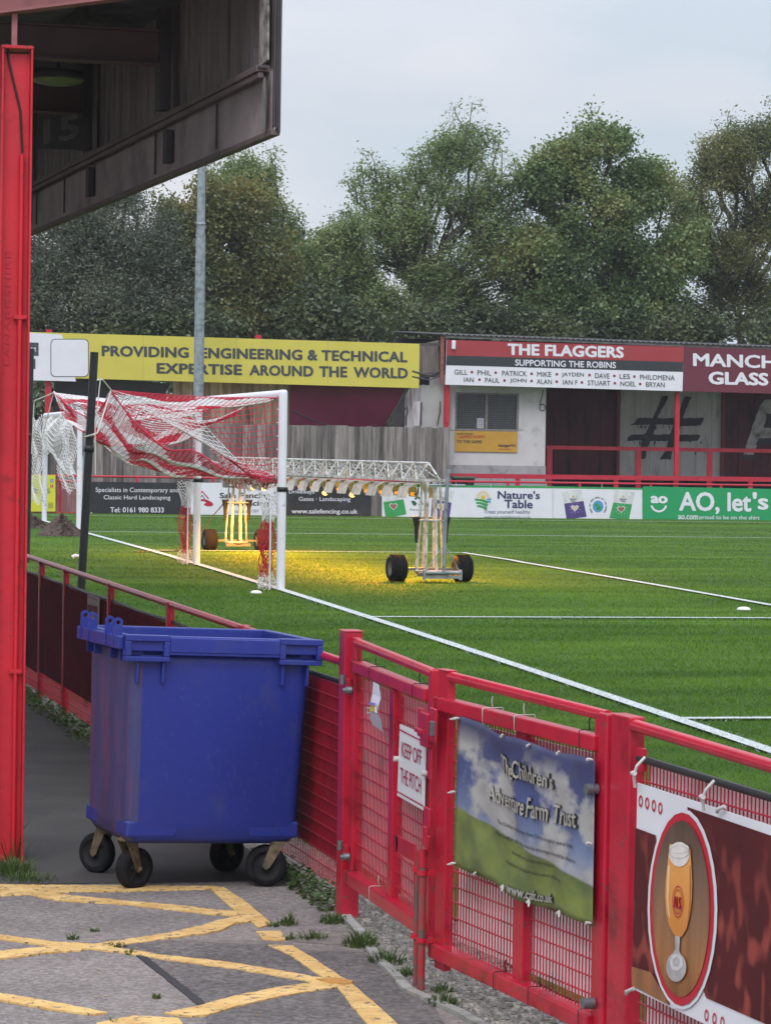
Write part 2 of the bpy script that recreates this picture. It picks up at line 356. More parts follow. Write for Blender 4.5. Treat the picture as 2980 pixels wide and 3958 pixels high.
k(r.outputs[0], d.inputs[0]); k(r.outputs[0], tb.inputs[0]); k(d.outputs[0], m1.inputs[1]); k(tb.outputs[0], m1.inputs[2]); k(m1.outputs[0], t.nodes['Material Output'].inputs[0])
BLADE = m
LINE = mat('line_paint', (.52, .56, .57), .8, .15, 30, '4d6b3c', .3, 25)

far_ground = surf('ground', mat('far_earth', (.10, .11, .06), .9, .3, .5), xs=[-900, -60, 0, 60, 900], ys=[-40, 0, 60, 120, 900], zf=lambda x, y: -.12)
ys = np.concatenate([np.linspace(3.8, 34.8, 63), np.linspace(35.5, 78.6, 60)])
us = np.concatenate([[.40, .55, .7], np.linspace(1.0, 3.5, 8), np.linspace(4.5, 45, 30)])
def turf_z(x, y):
    u = x-fence_x(y); k = max(0., min(1., (u-.42)/.55)); k = k*k*(3-2*k)
    return .02+(pitch_z(y)-.02)*k
V = [(fence_x(y)+u, y, turf_z(fence_x(y)+u, y)) for y in ys for u in us]; n = len(us)
F = [(j*n+i, j*n+i+1, (j+1)*n+i+1, (j+1)*n+i) for j in range(len(ys)-1) for i in range(n-1)]
struct(bigmesh('pitch', V, F, TURF, smooth=True))
surf('terrace_ground', CONC, xs=[-6, 5, 20, 60], ys=[78.6, 84, 92], zf=lambda x, y: .30)

def visible_x(Y, pad=2.2): return max(fence_x(Y)+.25, Y*math.tan(YAW-.137)-pad), Y*math.tan(YAW+.137)+pad
def blades(name, bands, m, hmul=1., xr=None):
    Vs, Fs, c = [], [], 0
    for (ya, yb, den, h, w) in bands:
        x0 = min(visible_x(ya)[0], visible_x(yb)[0]); x1 = visible_x(yb)[1]
        if xr: x0, x1 = xr
        N = int(den*(yb-ya)*(x1-x0))
        Y = rng.uniform(ya, yb, N); X = rng.uniform(x0, x1, N)
        if not xr:
            lo = np.array([visible_x(y)[0] for y in Y]); hi = np.array([visible_x(y)[1] for y in Y]); kk = (X > lo) & (X < hi); X, Y = X[kk], Y[kk]
        N = len(X); Z = np.array([turf_z(x, y) for x, y in zip(X, Y)])-.004
        a = rng.uniform(0, 2*math.pi, N); hh = h*rng.uniform(.55, 1.2, N)*hmul; ww = w*rng.uniform(.7, 1.3, N)
        lean = rng.normal(0, .8, (N, 2))*hh[:, None]
        b = np.stack([X, Y, Z], 1); dx = np.stack([np.cos(a)*ww/2, np.sin(a)*ww/2, np.zeros(N)], 1)
        tip = b+np.stack([lean[:, 0], lean[:, 1], hh], 1)
        Vs.append(np.stack([b-dx, b+dx, tip], 1).reshape(-1, 3)); Fs.append(np.arange(3*N).reshape(-1, 3)+c); c += 3*N
    return struct(bigmesh(name, np.concatenate(Vs), np.concatenate(Fs), m), 'stuff')
blades('grass', [(14, 19, 2600, .030, .005), (19, 24, 2100, .030, .006), (24, 30, 1400, .030, .008), (30, 38, 850, .029, .010), (38, 48, 450, .028, .013), (48, 60, 240, .026, .017), (60, 77, 120, .024, .022)], BLADE)

# pitch markings: strips 4 mm above the turf plus whitened blades
def hline(name, x0, x1, y, w=.11):
    xs = np.linspace(x0, x1, max(2, int((x1-x0)/.8))); mb = MB()
    for a, c in zip(xs, xs[1:]): mb.face([(a, y-w/2, turf_z(a, y-w/2)+.02), (c, y-w/2, turf_z(c, y-w/2)+.02), (c, y+w/2, turf_z(c, y+w/2)+.02), (a, y+w/2, turf_z(a, y+w/2)+.02)])
    return struct(mb.build(name, LINE))
def vline(name, x, y0, y1, w=.12):
    ysn = np.linspace(y0, y1, int((y1-y0)/.8)); mb = MB()
    for a, c in zip(ysn, ysn[1:]): mb.face([(x-w/2, a, turf_z(x, a)+.02), (x+w/2, a, turf_z(x, a)+.02), (x+w/2, c, turf_z(x, c)+.02), (x-w/2, c, turf_z(x, c)+.02)])
    return struct(mb.build(name, LINE))
FAR_Y = POST_Y+7.44; TOUCH = 74.3
vline('goal_line', GOAL_X, 8.5, TOUCH+.06)
vline('goal_area_line', GOAL_X+5.5, POST_Y-5.5, FAR_Y+5.5, .11)
for y in (POST_Y-5.5, FAR_Y+5.5): hline('goal_area_side_line', GOAL_X+.06, GOAL_X+5.55, y)
for y in (POST_Y-16.5, FAR_Y+16.5): hline('penalty_area_line', GOAL_X+.06, GOAL_X+16.5, y)
hline('touchline', GOAL_X+.06, 46, TOUCH, .12)
blades('painted_grass', [(14.5, 24, 2600, .038, .006), (24, 36, 1500, .036, .009), (36, 60, 500, .032, .014)], LINE, xr=(GOAL_X-.06, GOAL_X+.06))
blades('painted_grass', [(POST_Y-16.56, POST_Y-16.44, 2200, .036, .007)], LINE, xr=(GOAL_X, 9.5))
blades('painted_grass', [(POST_Y-5.56, POST_Y-5.44, 1300, .034, .010)], LINE, xr=(GOAL_X, 12))

# tarmac path
m = bpy.data.materials.new('tarmac'); m.use_nodes = True; t = m.node_tree; k = t.links.new; b = t.nodes['Principled BSDF']; b.inputs['Roughness'].default_value = .85; b.inputs['Specular IOR Level'].default_value = .3
geo = nn(t, 'ShaderNodeNewGeometry')
def tarmac_nodes(t, k, geo, c0, c1, c2):
    v = nn(t, 'ShaderNodeTexVoronoi'); v.inputs['Scale'].default_value = 62; k(geo.outputs['Position'], v.inputs['Vector'])
    n = nn(t, 'ShaderNodeTexNoise'); n.inputs['Scale'].default_value = 1.6; n.inputs['Detail'].default_value = 7; k(geo.outputs['Position'], n.inputs['Vector'])
    r = nn(t, 'ShaderNodeValToRGB'); e = r.color_ramp.elements; e[0].position = .0; e[0].color = (*c0, 1); e[1].position = 1; e[1].color = (*c2, 1); q = e.new(.55); q.color = (*c1, 1)
    bw = nn(t, 'ShaderNodeSeparateColor'); k(v.outputs['Color'], bw.inputs[0]); k(bw.outputs[0], r.inputs[0])
    mx = nn(t, 'ShaderNodeMix', data_type='RGBA', blend_type='MULTIPLY'); mx.inputs['Factor'].default_value = 1; k(r.outputs[0], mx.inputs['A'])
    r2 = nn(t, 'ShaderNodeValToRGB'); r2.color_ramp.elements[0].position = .3; r2.color_ramp.elements[0].color = (.74, .73, .72, 1); r2.color_ramp.elements[1].position = .7; r2.color_ramp.elements[1].color = (1.13, 1.09, 1.06, 1)
    k(n.outputs['Fac'], r2.inputs[0]); k(r2.outputs[0], mx.inputs['B'])
    return mx.outputs['Result'], v
o_, v = tarmac_nodes(t, k, geo, (.18, .160, .156), (.245, .218, .214), (.33, .300, .292)); k(o_, b.inputs['Base Color'])
bm = nn(t, 'ShaderNodeBump'); bm.inputs['Strength'].default_value = .6; bm.inputs['Distance'].default_value = .006; k(v.outputs['Distance'], bm.inputs['Height']); k(bm.outputs[0], b.inputs['Normal'])
TARMAC = m
m = TARMAC.copy(); m.name = 'tarmac_newer'; TARMAC_NEW = m
for nd in m.node_tree.nodes:
    if nd.type == 'VALTORGB' and nd.color_ramp.elements[0].position == 0:
        for el, c in zip(nd.color_ramp.elements, ((.10, .091, .092), (.15, .137, .138), (.215, .197, .196))): el.color = (*c, 1)
    if nd.type == 'TEX_VORONOI': nd.inputs['Scale'].default_value = 52
m = TARMAC.copy(); m.name = 'tarmac_smooth_shaded'; TARMAC_DARK = m  # finer copy, its colour darkened for the low light under the roof
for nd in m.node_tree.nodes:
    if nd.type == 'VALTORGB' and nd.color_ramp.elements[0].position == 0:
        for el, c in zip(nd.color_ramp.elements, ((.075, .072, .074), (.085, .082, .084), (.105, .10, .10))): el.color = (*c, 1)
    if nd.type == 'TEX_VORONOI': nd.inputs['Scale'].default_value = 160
DIRT = mat('sandy_dirt', (.22, .185, .165), .95, .3, 12, '6f6a68', .6, 20, .6, 60)
# yellow box-marking paint, worn through to the tarmac in places
m = bpy.data.materials.new('yellow_road_paint'); m.use_nodes = True; t = m.node_tree; k = t.links.new; b = t.nodes['Principled BSDF']; b.inputs['Roughness'].default_value = .75
geo = nn(t, 'ShaderNodeNewGeometry'); o_, v = tarmac_nodes(t, k, geo, (.08, .075, .078), (.14, .13, .13), (.22, .2, .2))
n = nn(t, 'ShaderNodeTexNoise'); n.inputs['Scale'].default_value = 26; n.inputs['Detail'].default_value = 8; n.inputs['Roughness'].default_value = .7; k(geo.outputs['Position'], n.inputs['Vector'])
mrn = nn(t, 'ShaderNodeMapRange'); mrn.inputs['From Min'].default_value = .55; mrn.inputs['From Max'].default_value = .62; k(n.outputs['Fac'], mrn.inputs['Value'])
n2 = nn(t, 'ShaderNodeTexNoise'); n2.inputs['Scale'].default_value = 7; n2.inputs['Detail'].default_value = 6; k(geo.outputs['Position'], n2.inputs['Vector'])
r = nn(t, 'ShaderNodeValToRGB'); r.color_ramp.elements[0].position = .35; r.color_ramp.elements[0].color = (.62, .37, .12, 1); r.color_ramp.elements[1].position = .65; r.color_ramp.elements[1].color = (.78, .53, .21, 1); k(n2.outputs['Fac'], r.inputs[0])
mx = nn(t, 'ShaderNodeMix', data_type='RGBA'); k(mrn.outputs[0], mx.inputs['Factor']); k(r.outputs[0], mx.inputs['A']); k(o_, mx.inputs['B']); k(mx.outputs['Result'], b.inputs['Base Color'])
bm = nn(t, 'ShaderNodeBump'); bm.inputs['Strength'].default_value = .5; bm.inputs['Distance'].default_value = .005; k(v.outputs['Distance'], bm.inputs['Height']); k(bm.outputs[0], b.inputs['Normal'])
YPAINT = m
def strip_edge(y, s): return fence_x(y)-(.10 if y > 13.5 else (.10+.06*min(1, (13.5-y)/1.5)))+.012*math.sin(7*y+s)
ysn = list(np.linspace(4, 15.0, 45))
mb = MB()
for a, c in zip(ysn, ysn[1:]): mb.face([(-7, a, 0), (strip_edge(a, 0), a, 0), (strip_edge(c, 0), c, 0), (-7, c, 0)])
struct(mb.build('path', TARMAC))
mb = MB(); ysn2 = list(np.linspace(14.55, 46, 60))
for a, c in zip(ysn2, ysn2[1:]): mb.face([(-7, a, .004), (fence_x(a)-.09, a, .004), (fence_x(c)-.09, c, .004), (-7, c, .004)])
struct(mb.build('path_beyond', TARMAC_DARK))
# gravel strip under barrier and gate: one sheet with stones on it
GRAVEL = mat('gravel', (.33, .29, .255), .95, .45, 45, '64584c', .5, 9, .9, 90)
mb = MB(); ysn3 = list(np.linspace(4, 46, 150))
for a, c in zip(ysn3, ysn3[1:]): mb.face([(fence_x(a)-.2, a, -.006), (fence_x(a)+.6, a, .014), (fence_x(c)+.6, c, .014), (fence_x(c)-.2, c, -.006)])
struct(mb.build('gravel_bed', GRAVEL))
N = 14000; Y = rng.uniform(8.5, 27, N); X = np.array([fence_x(y) for y in Y])+rng.uniform(-.10, .50, N)
S = rng.uniform(.005, .014, N); Zb = .002
base = np.array([(1,0,0),(-.5,.87,0),(-.5,-.87,0),(0,0,.9)]); V = []; ang = rng.uniform(0, 6.28, N)
ca, sa = np.cos(ang), np.sin(ang)
V = np.stack([np.stack([X+S*(ca*p[0]-sa*p[1])*1.2, Y+S*(sa*p[0]+ca*p[1]), np.maximum(Zb, .004+.02*(X-np.array([fence_x(y) for y in Y])))+S*p[2]], 1) for p in base], 1).reshape(-1, 3)
F = np.array([(0,1,3),(1,2,3),(2,0,3)]); F = (F[None]+4*np.arange(N)[:, None, None]).reshape(-1, 3)
struct(bigmesh('gravel', V, F, leafmat('pebble', [(.10,.09,.08),(.22,.20,.18),(.36,.33,.30)], 0.)), 'stuff')
# concrete edging
mb = MB()
for a, c in zip(ysn, ysn[1:]):
    if c < 14.75: mb.bar((strip_edge(a, 0)+.03, a, -.012), (strip_edge(c, 0)+.03, c-.002, -.012), .045, .05+.008*(1 if int(a*3) % 2 else .6), mi=0)
struct(mb.build('kerb', CONC))
def ragged(pts, z):
    out = []
    for (x0, y0), (x1, y1) in zip(pts, pts[1:]+pts[:1]):
        n = max(1, int(math.hypot(x1-x0, (y1-y0))/16))
        for i in range(n):
            u = i/n; out.append(on(*Z8(x0+(x1-x0)*u+random.uniform(-2, 2), y0+(y1-y0)*u+random.uniform(-1.3, 1.3)), z))
    return out
def flat(name, pts, z, m):
    mb = MB(); mb.prism(ragged(pts, z), (0, 0, 1), z-.0004); o = struct(mb.build(name, m)); return o
flat('tarmac_patch', [(740,720),(735,660),(700,615),(600,540),(530,480),(490,455),(470,430),(380,404),(560,404),(760,408),(960,412),(1100,432),(1290,440),(1340,470),(1470,545),(1560,650),(1600,720)], .003, TARMAC_NEW)
flat('tarmac_seam', [(480,452),(515,452),(600,520),(690,590),(730,620),(745,660),(715,640),(640,580),(560,515)], .0045, mat('tar_seam', (.035,.034,.037), .7, .2, 20))
flat('dirt_drift', [(560,403),(760,400),(960,405),(1120,425),(1290,432),(1300,446),(1100,440),(960,419),(760,412)], .005, DIRT)
flat('dirt_drift', [(1200,345),(1290,380),(1360,440),(1420,480),(1380,478),(1310,440),(1230,420),(1100,412),(1040,402),(1120,398),(1180,380)], .005, DIRT)
YL = [[(-60,200),(0,203),(300,206),(750,209),(800,212),(735,219),(400,228),(270,228),(175,236),(120,238),(0,243),(-60,244)],
      [(745,212),(800,213),(880,265),(940,315),(972,345),(925,356),(880,322),(845,300)],
      [(180,235),(460,262),(640,278),(845,300),(850,316),(780,311),(450,274),(200,259),(115,241)],
      [(860,314),(930,318),(885,337),(840,343),(800,362),(740,377),(640,390),(540,404),(430,419),(330,432),(310,418),(450,400),(560,383),(640,368),(720,350),(780,330)],
      [(916,369),(1000,370),(1022,400),(940,401)],
      [(960,419),(1045,422),(1130,472),(1215,530),(1250,550),(1290,585),(1360,645),(1440,720),(1330,720),(1260,640),(1205,568),(1130,520),(1040,456)],
      [(-60,378),(0,383),(200,408),(330,415),(450,434),(560,452),(800,478),(1000,510),(1140,535),(1205,550),(1190,566),(1080,545),(850,505),(600,472),(450,446),(320,432),(180,422),(0,397),(-60,390)],
      [(-60,444),(0,440),(180,424),(300,426),(290,437),(150,448),(0,469),(-60,478)],
      [(586,660),(700,640),(840,600),(1000,570),(1130,552),(1230,548),(1200,570),(1010,600),(840,640),(740,670),(690,673),(640,669)],
      [(-60,578),(0,590),(200,625),(384,660),(340,668),(180,648),(0,616),(-60,608)],
      [(340,720),(345,698),(430,682),(480,672),(640,681),(655,705),(660,720)]]
for i, p in enumerate(YL):
    mb = MB(); mb.prism(ragged(p, .0065+.0003*i), (0, 0, 1), .006+.0003*i); struct(mb.build('yellow_hatching', YPAINT))
flat('stain', [(1130,541),(1200,535),(1262,548),(1255,560),(1180,556)], .0115, mat('rust_stain', (.50,.25,.06), .8, .25, 30))

# ------------------------------------------------------------------ red barrier on the near side
A0, A1 = Vector((2.77, 13.45, 0)), Vector((1.995, 34.8, 0))
PA, NA, DA = wall((2.77, 13.45), (1.995, 34.8))
def A_(s, z, off=0.): return A0+DA*s+Vector((0, 0, z))+NA*off
MESHW = .005
def mesh_panel(mb, org, d, n, s0, s1, z0, z1, hs=.062, vs=.030, r=.0026, off=0.):
    P = lambda s, z, o: org+d*s+Vector((0, 0, z))+n*(off+o)
    k = int((s1-s0)/vs)
    for i in range(k+1): mb.bar(P(s0+i*(s1-s0)/max(1, k), z0, 0), P(s0+i*(s1-s0)/max(1, k), z1, 0), 1.6*r, 1.6*r, side=d)
    k = int((z1-z0)/hs)
    for i in range(k+1): mb.bar(P(s0, z0+i*(z1-z0)/k, .005), P(s1, z0+i*(z1-z0)/k, .005), 2*r, 2*r, side=n)
root = thing('perimeter_barrier', (2.5, 20, 0), 'long red tubular barrier with mesh infill running up the left side of the pitch', 'barrier')
ps = [s for s in (2.9, 5.35, 7.9, 10.3, 11.85, 14.3, 16.8, 19.3)]
for s in ps:
    mb = MB(); c = A_(s, 0)
    mb.bar(A_(s, -.1), A_(s, 1.165), .075, .048, side=DA); mb.bar(A_(s, 1.165), A_(s, 1.17+.025), .085, .058, side=DA)
    mb.build('post', RED, root, .004)
mb = MB(); P_ = [A_(.06, 1.165)]+[A_(s, 1.165+.0025*s) for s in ps]+[A_(21.3, 1.2)]; mb.tube(P_, .022, 12); mb.build('top_rail', RED, root)
edges = [.1]+ps
mb = MB()
for a, b_ in zip(edges, edges[1:]): mesh_panel(mb, A0, DA, NA, a+.05, b_-.05, .06, 1.05, vs=.04)
mb.build('mesh_infill', RED, root)
for a, b_ in zip(edges, edges[1:]):
    mb = MB(); mb.tube([A_(a+.04, 1.068), A_((a+b_)/2, 1.060), A_(b_-.04, 1.068)], .013, 8); mb.build('cover_tube', BLACK, root)
for s in ps: mb = MB(); mb.tube([A_(s-.12, .98, .02), A_(s-.12, 1.12, .02)], .009, 6); mb.build('bracket', RED, root)
# boards tied behind the mesh
def hung(name, label, s0, s1, z0, z1, m, group=None, tl=0., off=.022):
    o = thing(name, A_((s0+s1)/2, z0), label, 'banner', group); mb = MB()
    q = [A_(s0, z0, off), A_(s1, z0, off), A_(s1, z1, off), A_(s0, z1-tl, off)]; mb.prism(q, NA, .012); mb.build('panel', m, o); return o
hung('tied_banner', 'dark board behind the red mesh, between the blue bin and the tall gate post', .15, 2.83, .17, 1.04, DARKB, off=-.02)
hung('tied_banner', 'dark red board with a slipped corner, behind the barrier beside the blue bin', 2.97, 5.28, .24, .93, RED_DARK, tl=.14, off=-.02)
hung('tied_banner', 'dark red board carrying the faded keep off sign, on the barrier behind the bin lugs', 5.42, 7.83, .24, 1.05, RED_DARK)
hung('tied_banner', 'dark red board left of the faded keep off sign, before the close-set posts', 7.97, 10.23, .24, 1.05, RED_DARK)
hung('tied_banner', 'short dark red board between the two close-set barrier posts', 10.37, 11.78, .24, 1.05, RED_DARK)
hung('tied_banner', 'dark red board farthest along the barrier, just right of the red column', 11.93, 14.2, .22, 1.05, RED_DARK)
Z1f = lambda x, y: ((60+x/2.3786)/SPX, (2080+y/2.3786)/SPX)
PA2, _, _ = wall((2.77, 13.45), (1.995, 34.8), .04)
SGNGREY = mat('faded_sign', (.36, .30, .29), .7, .1, 8); SGNRED = mat('sign_red', (.38, .01, .03), .6, .05)
bd = Board('warning_sign', 'faded grey keep off sign tied to the dark red barrier behind the bin', 'sign', None, PA2, NA, Z1f, [(657,860),(762,905),(768,553),(660,517)], .006, SGNGREY)
bd.text('KEEP OFF', (672,612,690,755,625,700), SGNRED, .003, .004, name='lettering')
bd.text('THE PITCH', (672,740,810,752,770,845), SGNRED, .003, .004)
bd.area([(664,532),(762,568),(762,574),(664,538)], SGNRED, .003, 'border')
bd.done()

# ------------------------------------------------------------------ gate
P0, PM, PR = Vector((2.70, 13.45, 0)), Vector((2.70, 11.57, 0)), Vector((2.95, 9.98, 0)); PE = Vector((3.62, 3.8, 0))
F1, N1, D1 = wall(P0[:2], PM[:2]); F2, N2, D2 = wall(PM[:2], PR[:2]); F3, N3, D3 = wall(PR[:2], PE[:2])
def G1(s, z, o=0.): return P0+D1*s+Vector((0, 0, z))+N1*o
def G2(s, z, o=0.): return PM+D2*s+Vector((0, 0, z))+N2*o
def G3(s, z, o=0.): return PR+D3*s+Vector((0, 0, z))+N3*o
gp = thing('gate_post', (2.70, 13.45, 0), 'tall thick square red gate post standing beside the blue bin', 'post')
mb = MB(); mb.bar(G1(.02, -.1), G1(.02, 1.345), .13, .085, side=D1); mb.bar(G1(.02, 1.345), G1(.02, 1.352), .138, .093, side=D1); mb.build('post_body', RED, gp, .006)
for z in (1.13, .35):
    mb = MB(); mb.bar(G1(.08, z-.03, .03), G1(.16, z-.03, .03), .02, .06, side=N1); lug = mb.build('hinge_lug', RED, gp, .003)
    mb = MB(); mb.tube([G1(.085, z-.03, .05), G1(.085, z+.015, .05)], .013, 10); mb.build('pin', STEEL, lug)
    mb = MB(); mb.tube([G1(.17, z-.05, .022), G1(.17, z-.05, .052), G1(.17, z-.05, .053), G1(.17, z-.05, .066)], [.017, .017, .010, .010], 12); mb.build('bolt', STEEL, lug)
# leaf 1 (narrow)
l1 = thing('gate_leaf', G1(.9, 0), 'narrow red mesh gate leaf with keep off sign and paper note, left of the bolts', 'gate')
mb = MB(); mb.bar(G1(.16, .17), G1(.16, 1.325), .075, .036, side=D1); mb.build('stile', RED, l1, .004)
mb = MB(); mb.bar(G1(1.77, .15), G1(1.77, 1.30), .07, .034, side=D1); mb.build('stile', RED, l1, .004)
mb = MB(); mb.bar(G1(1.02, .24), G1(1.02, 1.155), .09, .034, side=D1); mb.build('stile', RED, l1, .004)
mb = MB(); mb.bar(G1(.20, 1.196, .004), G1(1.73, 1.190, .004), .058, .052, side=N1); mb.build('cross_rail', RED, l1, .005)
mb = MB(); mb.bar(G1(.13, .205, .008), G1(1.73, .22, .008), .068, .06, side=N1); mb.build('cross_rail', RED, l1, .005)
mb = MB(); mb.tube([G1(.18, 1.303), G1(1.78, 1.283)], .0215, 12); mb.build('top_tube', RED, l1)
mb = MB(); mesh_panel(mb, P0, D1, N1, .2, .965, .235, 1.16, off=-.008); mesh_panel(mb, P0, D1, N1, 1.075, 1.72, .235, 1.16, off=-.008); mb.build('mesh_infill', RED, l1)
mb = MB(); mb.prism([G1(.2, .26, -.03), G1(1.72, .26, -.03), G1(1.72, 1.13, -.03), G1(.2, 1.13, -.03)], N1, .004); mb.build('backing_sheet', DIRTYW, l1)
mb = MB()                                             # latch housing
mb.bar(G1(1.76, 1.02, .05), G1(1.76, 1.14, .05), .09, .012, side=D1); mb.bar(G1(1.87, .99, .05), G1(1.87, 1.13, .05), .13, .03, side=D1)
mb.bar(G1(1.99, 1.02, .05), G1(1.99, 1.16, .05), .10, .012, side=D1); mb.bar(G1(1.74, 1.05, .065), G1(1.86, 1.05, .065), .02, .02, side=N1)
mb.build('latch', RED, l1, .004); mb = MB(); mb.bar(G1(1.9, .86, .04), G1(1.9, .99, .04), .07, .012, side=D1); mb.build('latch_keep', RED, l1, .004); mb = MB(); mb.bar(G1(1.86, .66, .04), G1(1.86, .74, .04), .10, .012, side=D1); mb.build('latch_keep', RED, l1, .004); mb = MB(); mb.bar(G1(1.9, .56, .045), G1(1.9, .63, .045), .05, .012, side=D1); mb.build('latch_keep', RED, l1, .004)
mb = MB(); mb.bar(G1(2.02, 1.05, .062), G1(2.02, 1.11, .062), .03, .02, side=D1); mb.build('padlock', STEEL, l1, .003)
# leaf 2 (wide)
l2 = thing('gate_leaf', G2(.8, 0), 'wide red mesh gate leaf carrying the blue and green farm banner', 'gate')
mb = MB(); mb.bar(G2(.075, .09), G2(.075, 1.308), .105, .034, side=D2); mb.bar(G2(.075, 1.308), G2(.075, 1.314), .115, .044, side=D2); mb.build('stile', RED, l2, .004)
mb = MB(); mb.bar(G2(1.55, .10), G2(1.55, 1.25), .045, .034, side=D2); mb.build('stile', RED, l2, .004)
mb = MB(); mb.bar(G2(.87, .18), G2(.87, 1.145), .09, .034, side=D2); mb.build('stile', RED, l2, .004)
mb = MB(); mb.bar(G2(.02, 1.172, .008), G2(1.56, 1.160, .008), .058, .056, side=N2); mb.build('cross_rail', RED, l2, .005)
mb = MB(); mb.bar(G2(.02, .165, .012), G2(1.56, .148, .012), .068, .062, side=N2); mb.build('cross_rail', RED, l2, .005)
mb = MB(); mb.tube([G2(.12, 1.288), G2(1.6, 1.262)], .022, 12); mb.build('top_tube', RED, l2)
mb = MB(); mesh_panel(mb, PM, D2, N2, .15, .80, .19, 1.14, off=-.008, r=.0027, vs=.029); mesh_panel(mb, PM, D2, N2, .94, 1.52, .18, 1.13, off=-.008, r=.0027, vs=.029); mb.build('mesh_infill', RED, l2)
mb = MB(); mb.prism([G2(.15, .22, -.03), G2(1.52, .21, -.03), G2(1.52, 1.11, -.03), G2(.15, 1.11, -.03)], N2, .004); mb.build('backing_sheet', DIRTYW, l2)
TIE_B = mat('black_tie', (.015,.015,.016), .5, .1); TIE_W = mat('white_tie', (.55,.53,.52), .5, .1)
def strap(par, G, s, z0, z1, w, m, name='cable_tie'):
    mb = MB(); a = w/2+.004
    mb.tube([G(s, z0, a), G(s, z1, a), G(s, z1+.004, a-.01), G(s, z1+.004, -a), G(s, z1, -a-.002), G(s, z0, -a-.002)], .002, 5, closed=True)
    mb.tube([G(s, z1+.005, 0), G(s+.015, z1+.03, .01), G(s+.01, z1+.05, .005)], .0025, 4); mb.build(name, m, par)
for s, z in ((.22, 1.19), (.62, 1.19), (1.52, 1.187)): strap(l1, G1, s, z-.022, z+.03, .066, TIE_B)
strap(l1, G1, .21, .175, .238, .085, TIE_B); strap(l1, G1, .75, .18, .246, .085, TIE_W)
for s, m_ in ((.05, TIE_B), (.55, TIE_W), (.86, TIE_W), (1.45, TIE_B)): strap(l2, G2, s, 1.138, 1.196, .076, m_)
for s in (.06, .72, 1.05, 1.5): strap(l2, G2, s, .125, .19, .094, TIE_B)
# drop bolts standing on the tarmac where the leaves meet
for s, z1, lbl in ((1.845, .58, 'worn red drop bolt with a flat handle, nearer the narrow gate leaf'), (1.945, .57, 'worn red drop bolt shot into the tarmac, nearer the wide gate leaf')):
    o = thing('drop_bolt', G1(s, 0, .055), lbl, 'bolt'); mb = MB()
    mb.tube([G1(s, -.02, .075), G1(s, z1-.02, .075)], .012 if s < 1.9 else .016, 10); mb.build('rod', RED_OLD, o)
    for z in (.20, .475): mb = MB(); mb.tube([G1(s, z, .075), G1(s, z+.02, .075)], .024, 12); mb.bar(G1(s, z+.01, .075), G1(s, z+.01, .03), .03, .02, side=D1); mb.build('guide_ring', RED, o)
    mb = MB()
    if s < 1.9:
        mb.bar(G1(s-.36, z1-.04, .085), G1(s+.01, z1-.03, .085), .008, .075, side=N1); mb.tube([G1(s-.36, z1-.04, .081), G1(s-.36, z1-.04, .089)], .038, 14)
    else: mb.tube([G1(s, z1-.06, .075), G1(s, z1+.01, .075)], .019, 10); mb.bar(G1(s+.05, z1+.03, .08), G1(s+.05, z1+.11, .08), .05, .012, side=D1)
    mb.build('handle', RED, o, .003)
# near post pair and the barrier beyond it
o = thing('gate_post', G3(.02, 0), 'pair of red square posts at the hinge end of the wide gate leaf', 'post')
mb = MB(); mb.bar(G3(.0, -.1), G3(.0, 1.275), .08, .052, side=D3); mb.build('post_body', RED, o, .007)
mb = MB(); mb.bar(G3(.155, -.1, -.008), G3(.155, 1.282, -.008), .17, .06, side=D3); mb.build('post_body', RED, o, .007)
for z in (1.0, .23): mb = MB(); mb.tube([G2(1.585, z, .03), G2(1.585, z, .075)], .02, 12); mb.build('hinge_bolt', STEEL, o)
o = thing('perimeter_barrier', G3(2, 0), 'red tubular barrier at the bottom right carrying the beer glass banner', 'barrier')
mb = MB(); mb.tube([G3(.24, 1.252), G3(1.3, 1.228), G3(3.2, 1.2)], .0225, 14); mb.build('top_rail', RED, o)
mb = MB(); mesh_panel(mb, PR, D3, N3, .3, 3.0, .10, 1.13, off=-.008, r=.0027, vs=.029); mb.build('mesh_infill', RED, o)
mb = MB(); mb.tube([G3(.28, 1.142), G3(1.3, 1.128), G3(3.0, 1.11)], .014, 8); mb.build('cover_tube', BLACK, o)
mb = MB(); mb.prism([G3(.3, .12, -.03), G3(3.0, .12, -.03), G3(3.0, 1.11, -.03), G3(.3, 1.12, -.03)], N3, .004); mb.build('backing_sheet', DIRTYW, o)
mb = MB(); mb.bar(G3(3.1, -.1), G3(3.1, 1.18), .07, .06, side=D3); mb.build('post', RED, o, .004)
mb = MB(); mb.bar(G3(.30, 1.10, 0), G3(.30, 1.18, 0), .05, .02, side=D3); mb.build('bracket', RED, o, .003)

# sign and note on the narrow leaf
F1o, _, _ = wall(P0[:2], PM[:2], .035)
SW = mat('sign_white', (.74, .74, .76), .35, .03, 3); SR = mat('sign_crimson', (.36, .008, .045), .5, .05)
bd = Board('warning_sign', 'white keep off the pitch sign with crimson letters on the narrow gate leaf', 'sign', None, F1o, N1, Z6, [(549,1190),(716,1286),(728,808),(566,738)], .005, SW)
bd.text('KEEP OFF', (580,845,942,706,903,1000), SR, .003, 0., .95)
bd.text('THE PITCH', (572,1008,1108,703,1078,1182), SR, .003, 0., .95)
bd.area([(565,766),(720,846),(719,854),(564,775)], SR, .003, 'border'); bd.area([(553,1160),(717,1252),(717,1262),(552,1168)], SR, .003, 'border')
bd.done()
for x, y in ((549, 958), (725, 1050)): mb = MB(); mb.tube([F1o(*Z6(x, y))-N1*.03, F1o(*Z6(x, y))+N1*.015], .012, 8); mb.build('cable_tie', TIE_W, bd.root)
F1n, _, _ = wall(P0[:2], PM[:2], .06)
paper = mat('note_paper', (.62, .62, .72), .4, .04, 9)
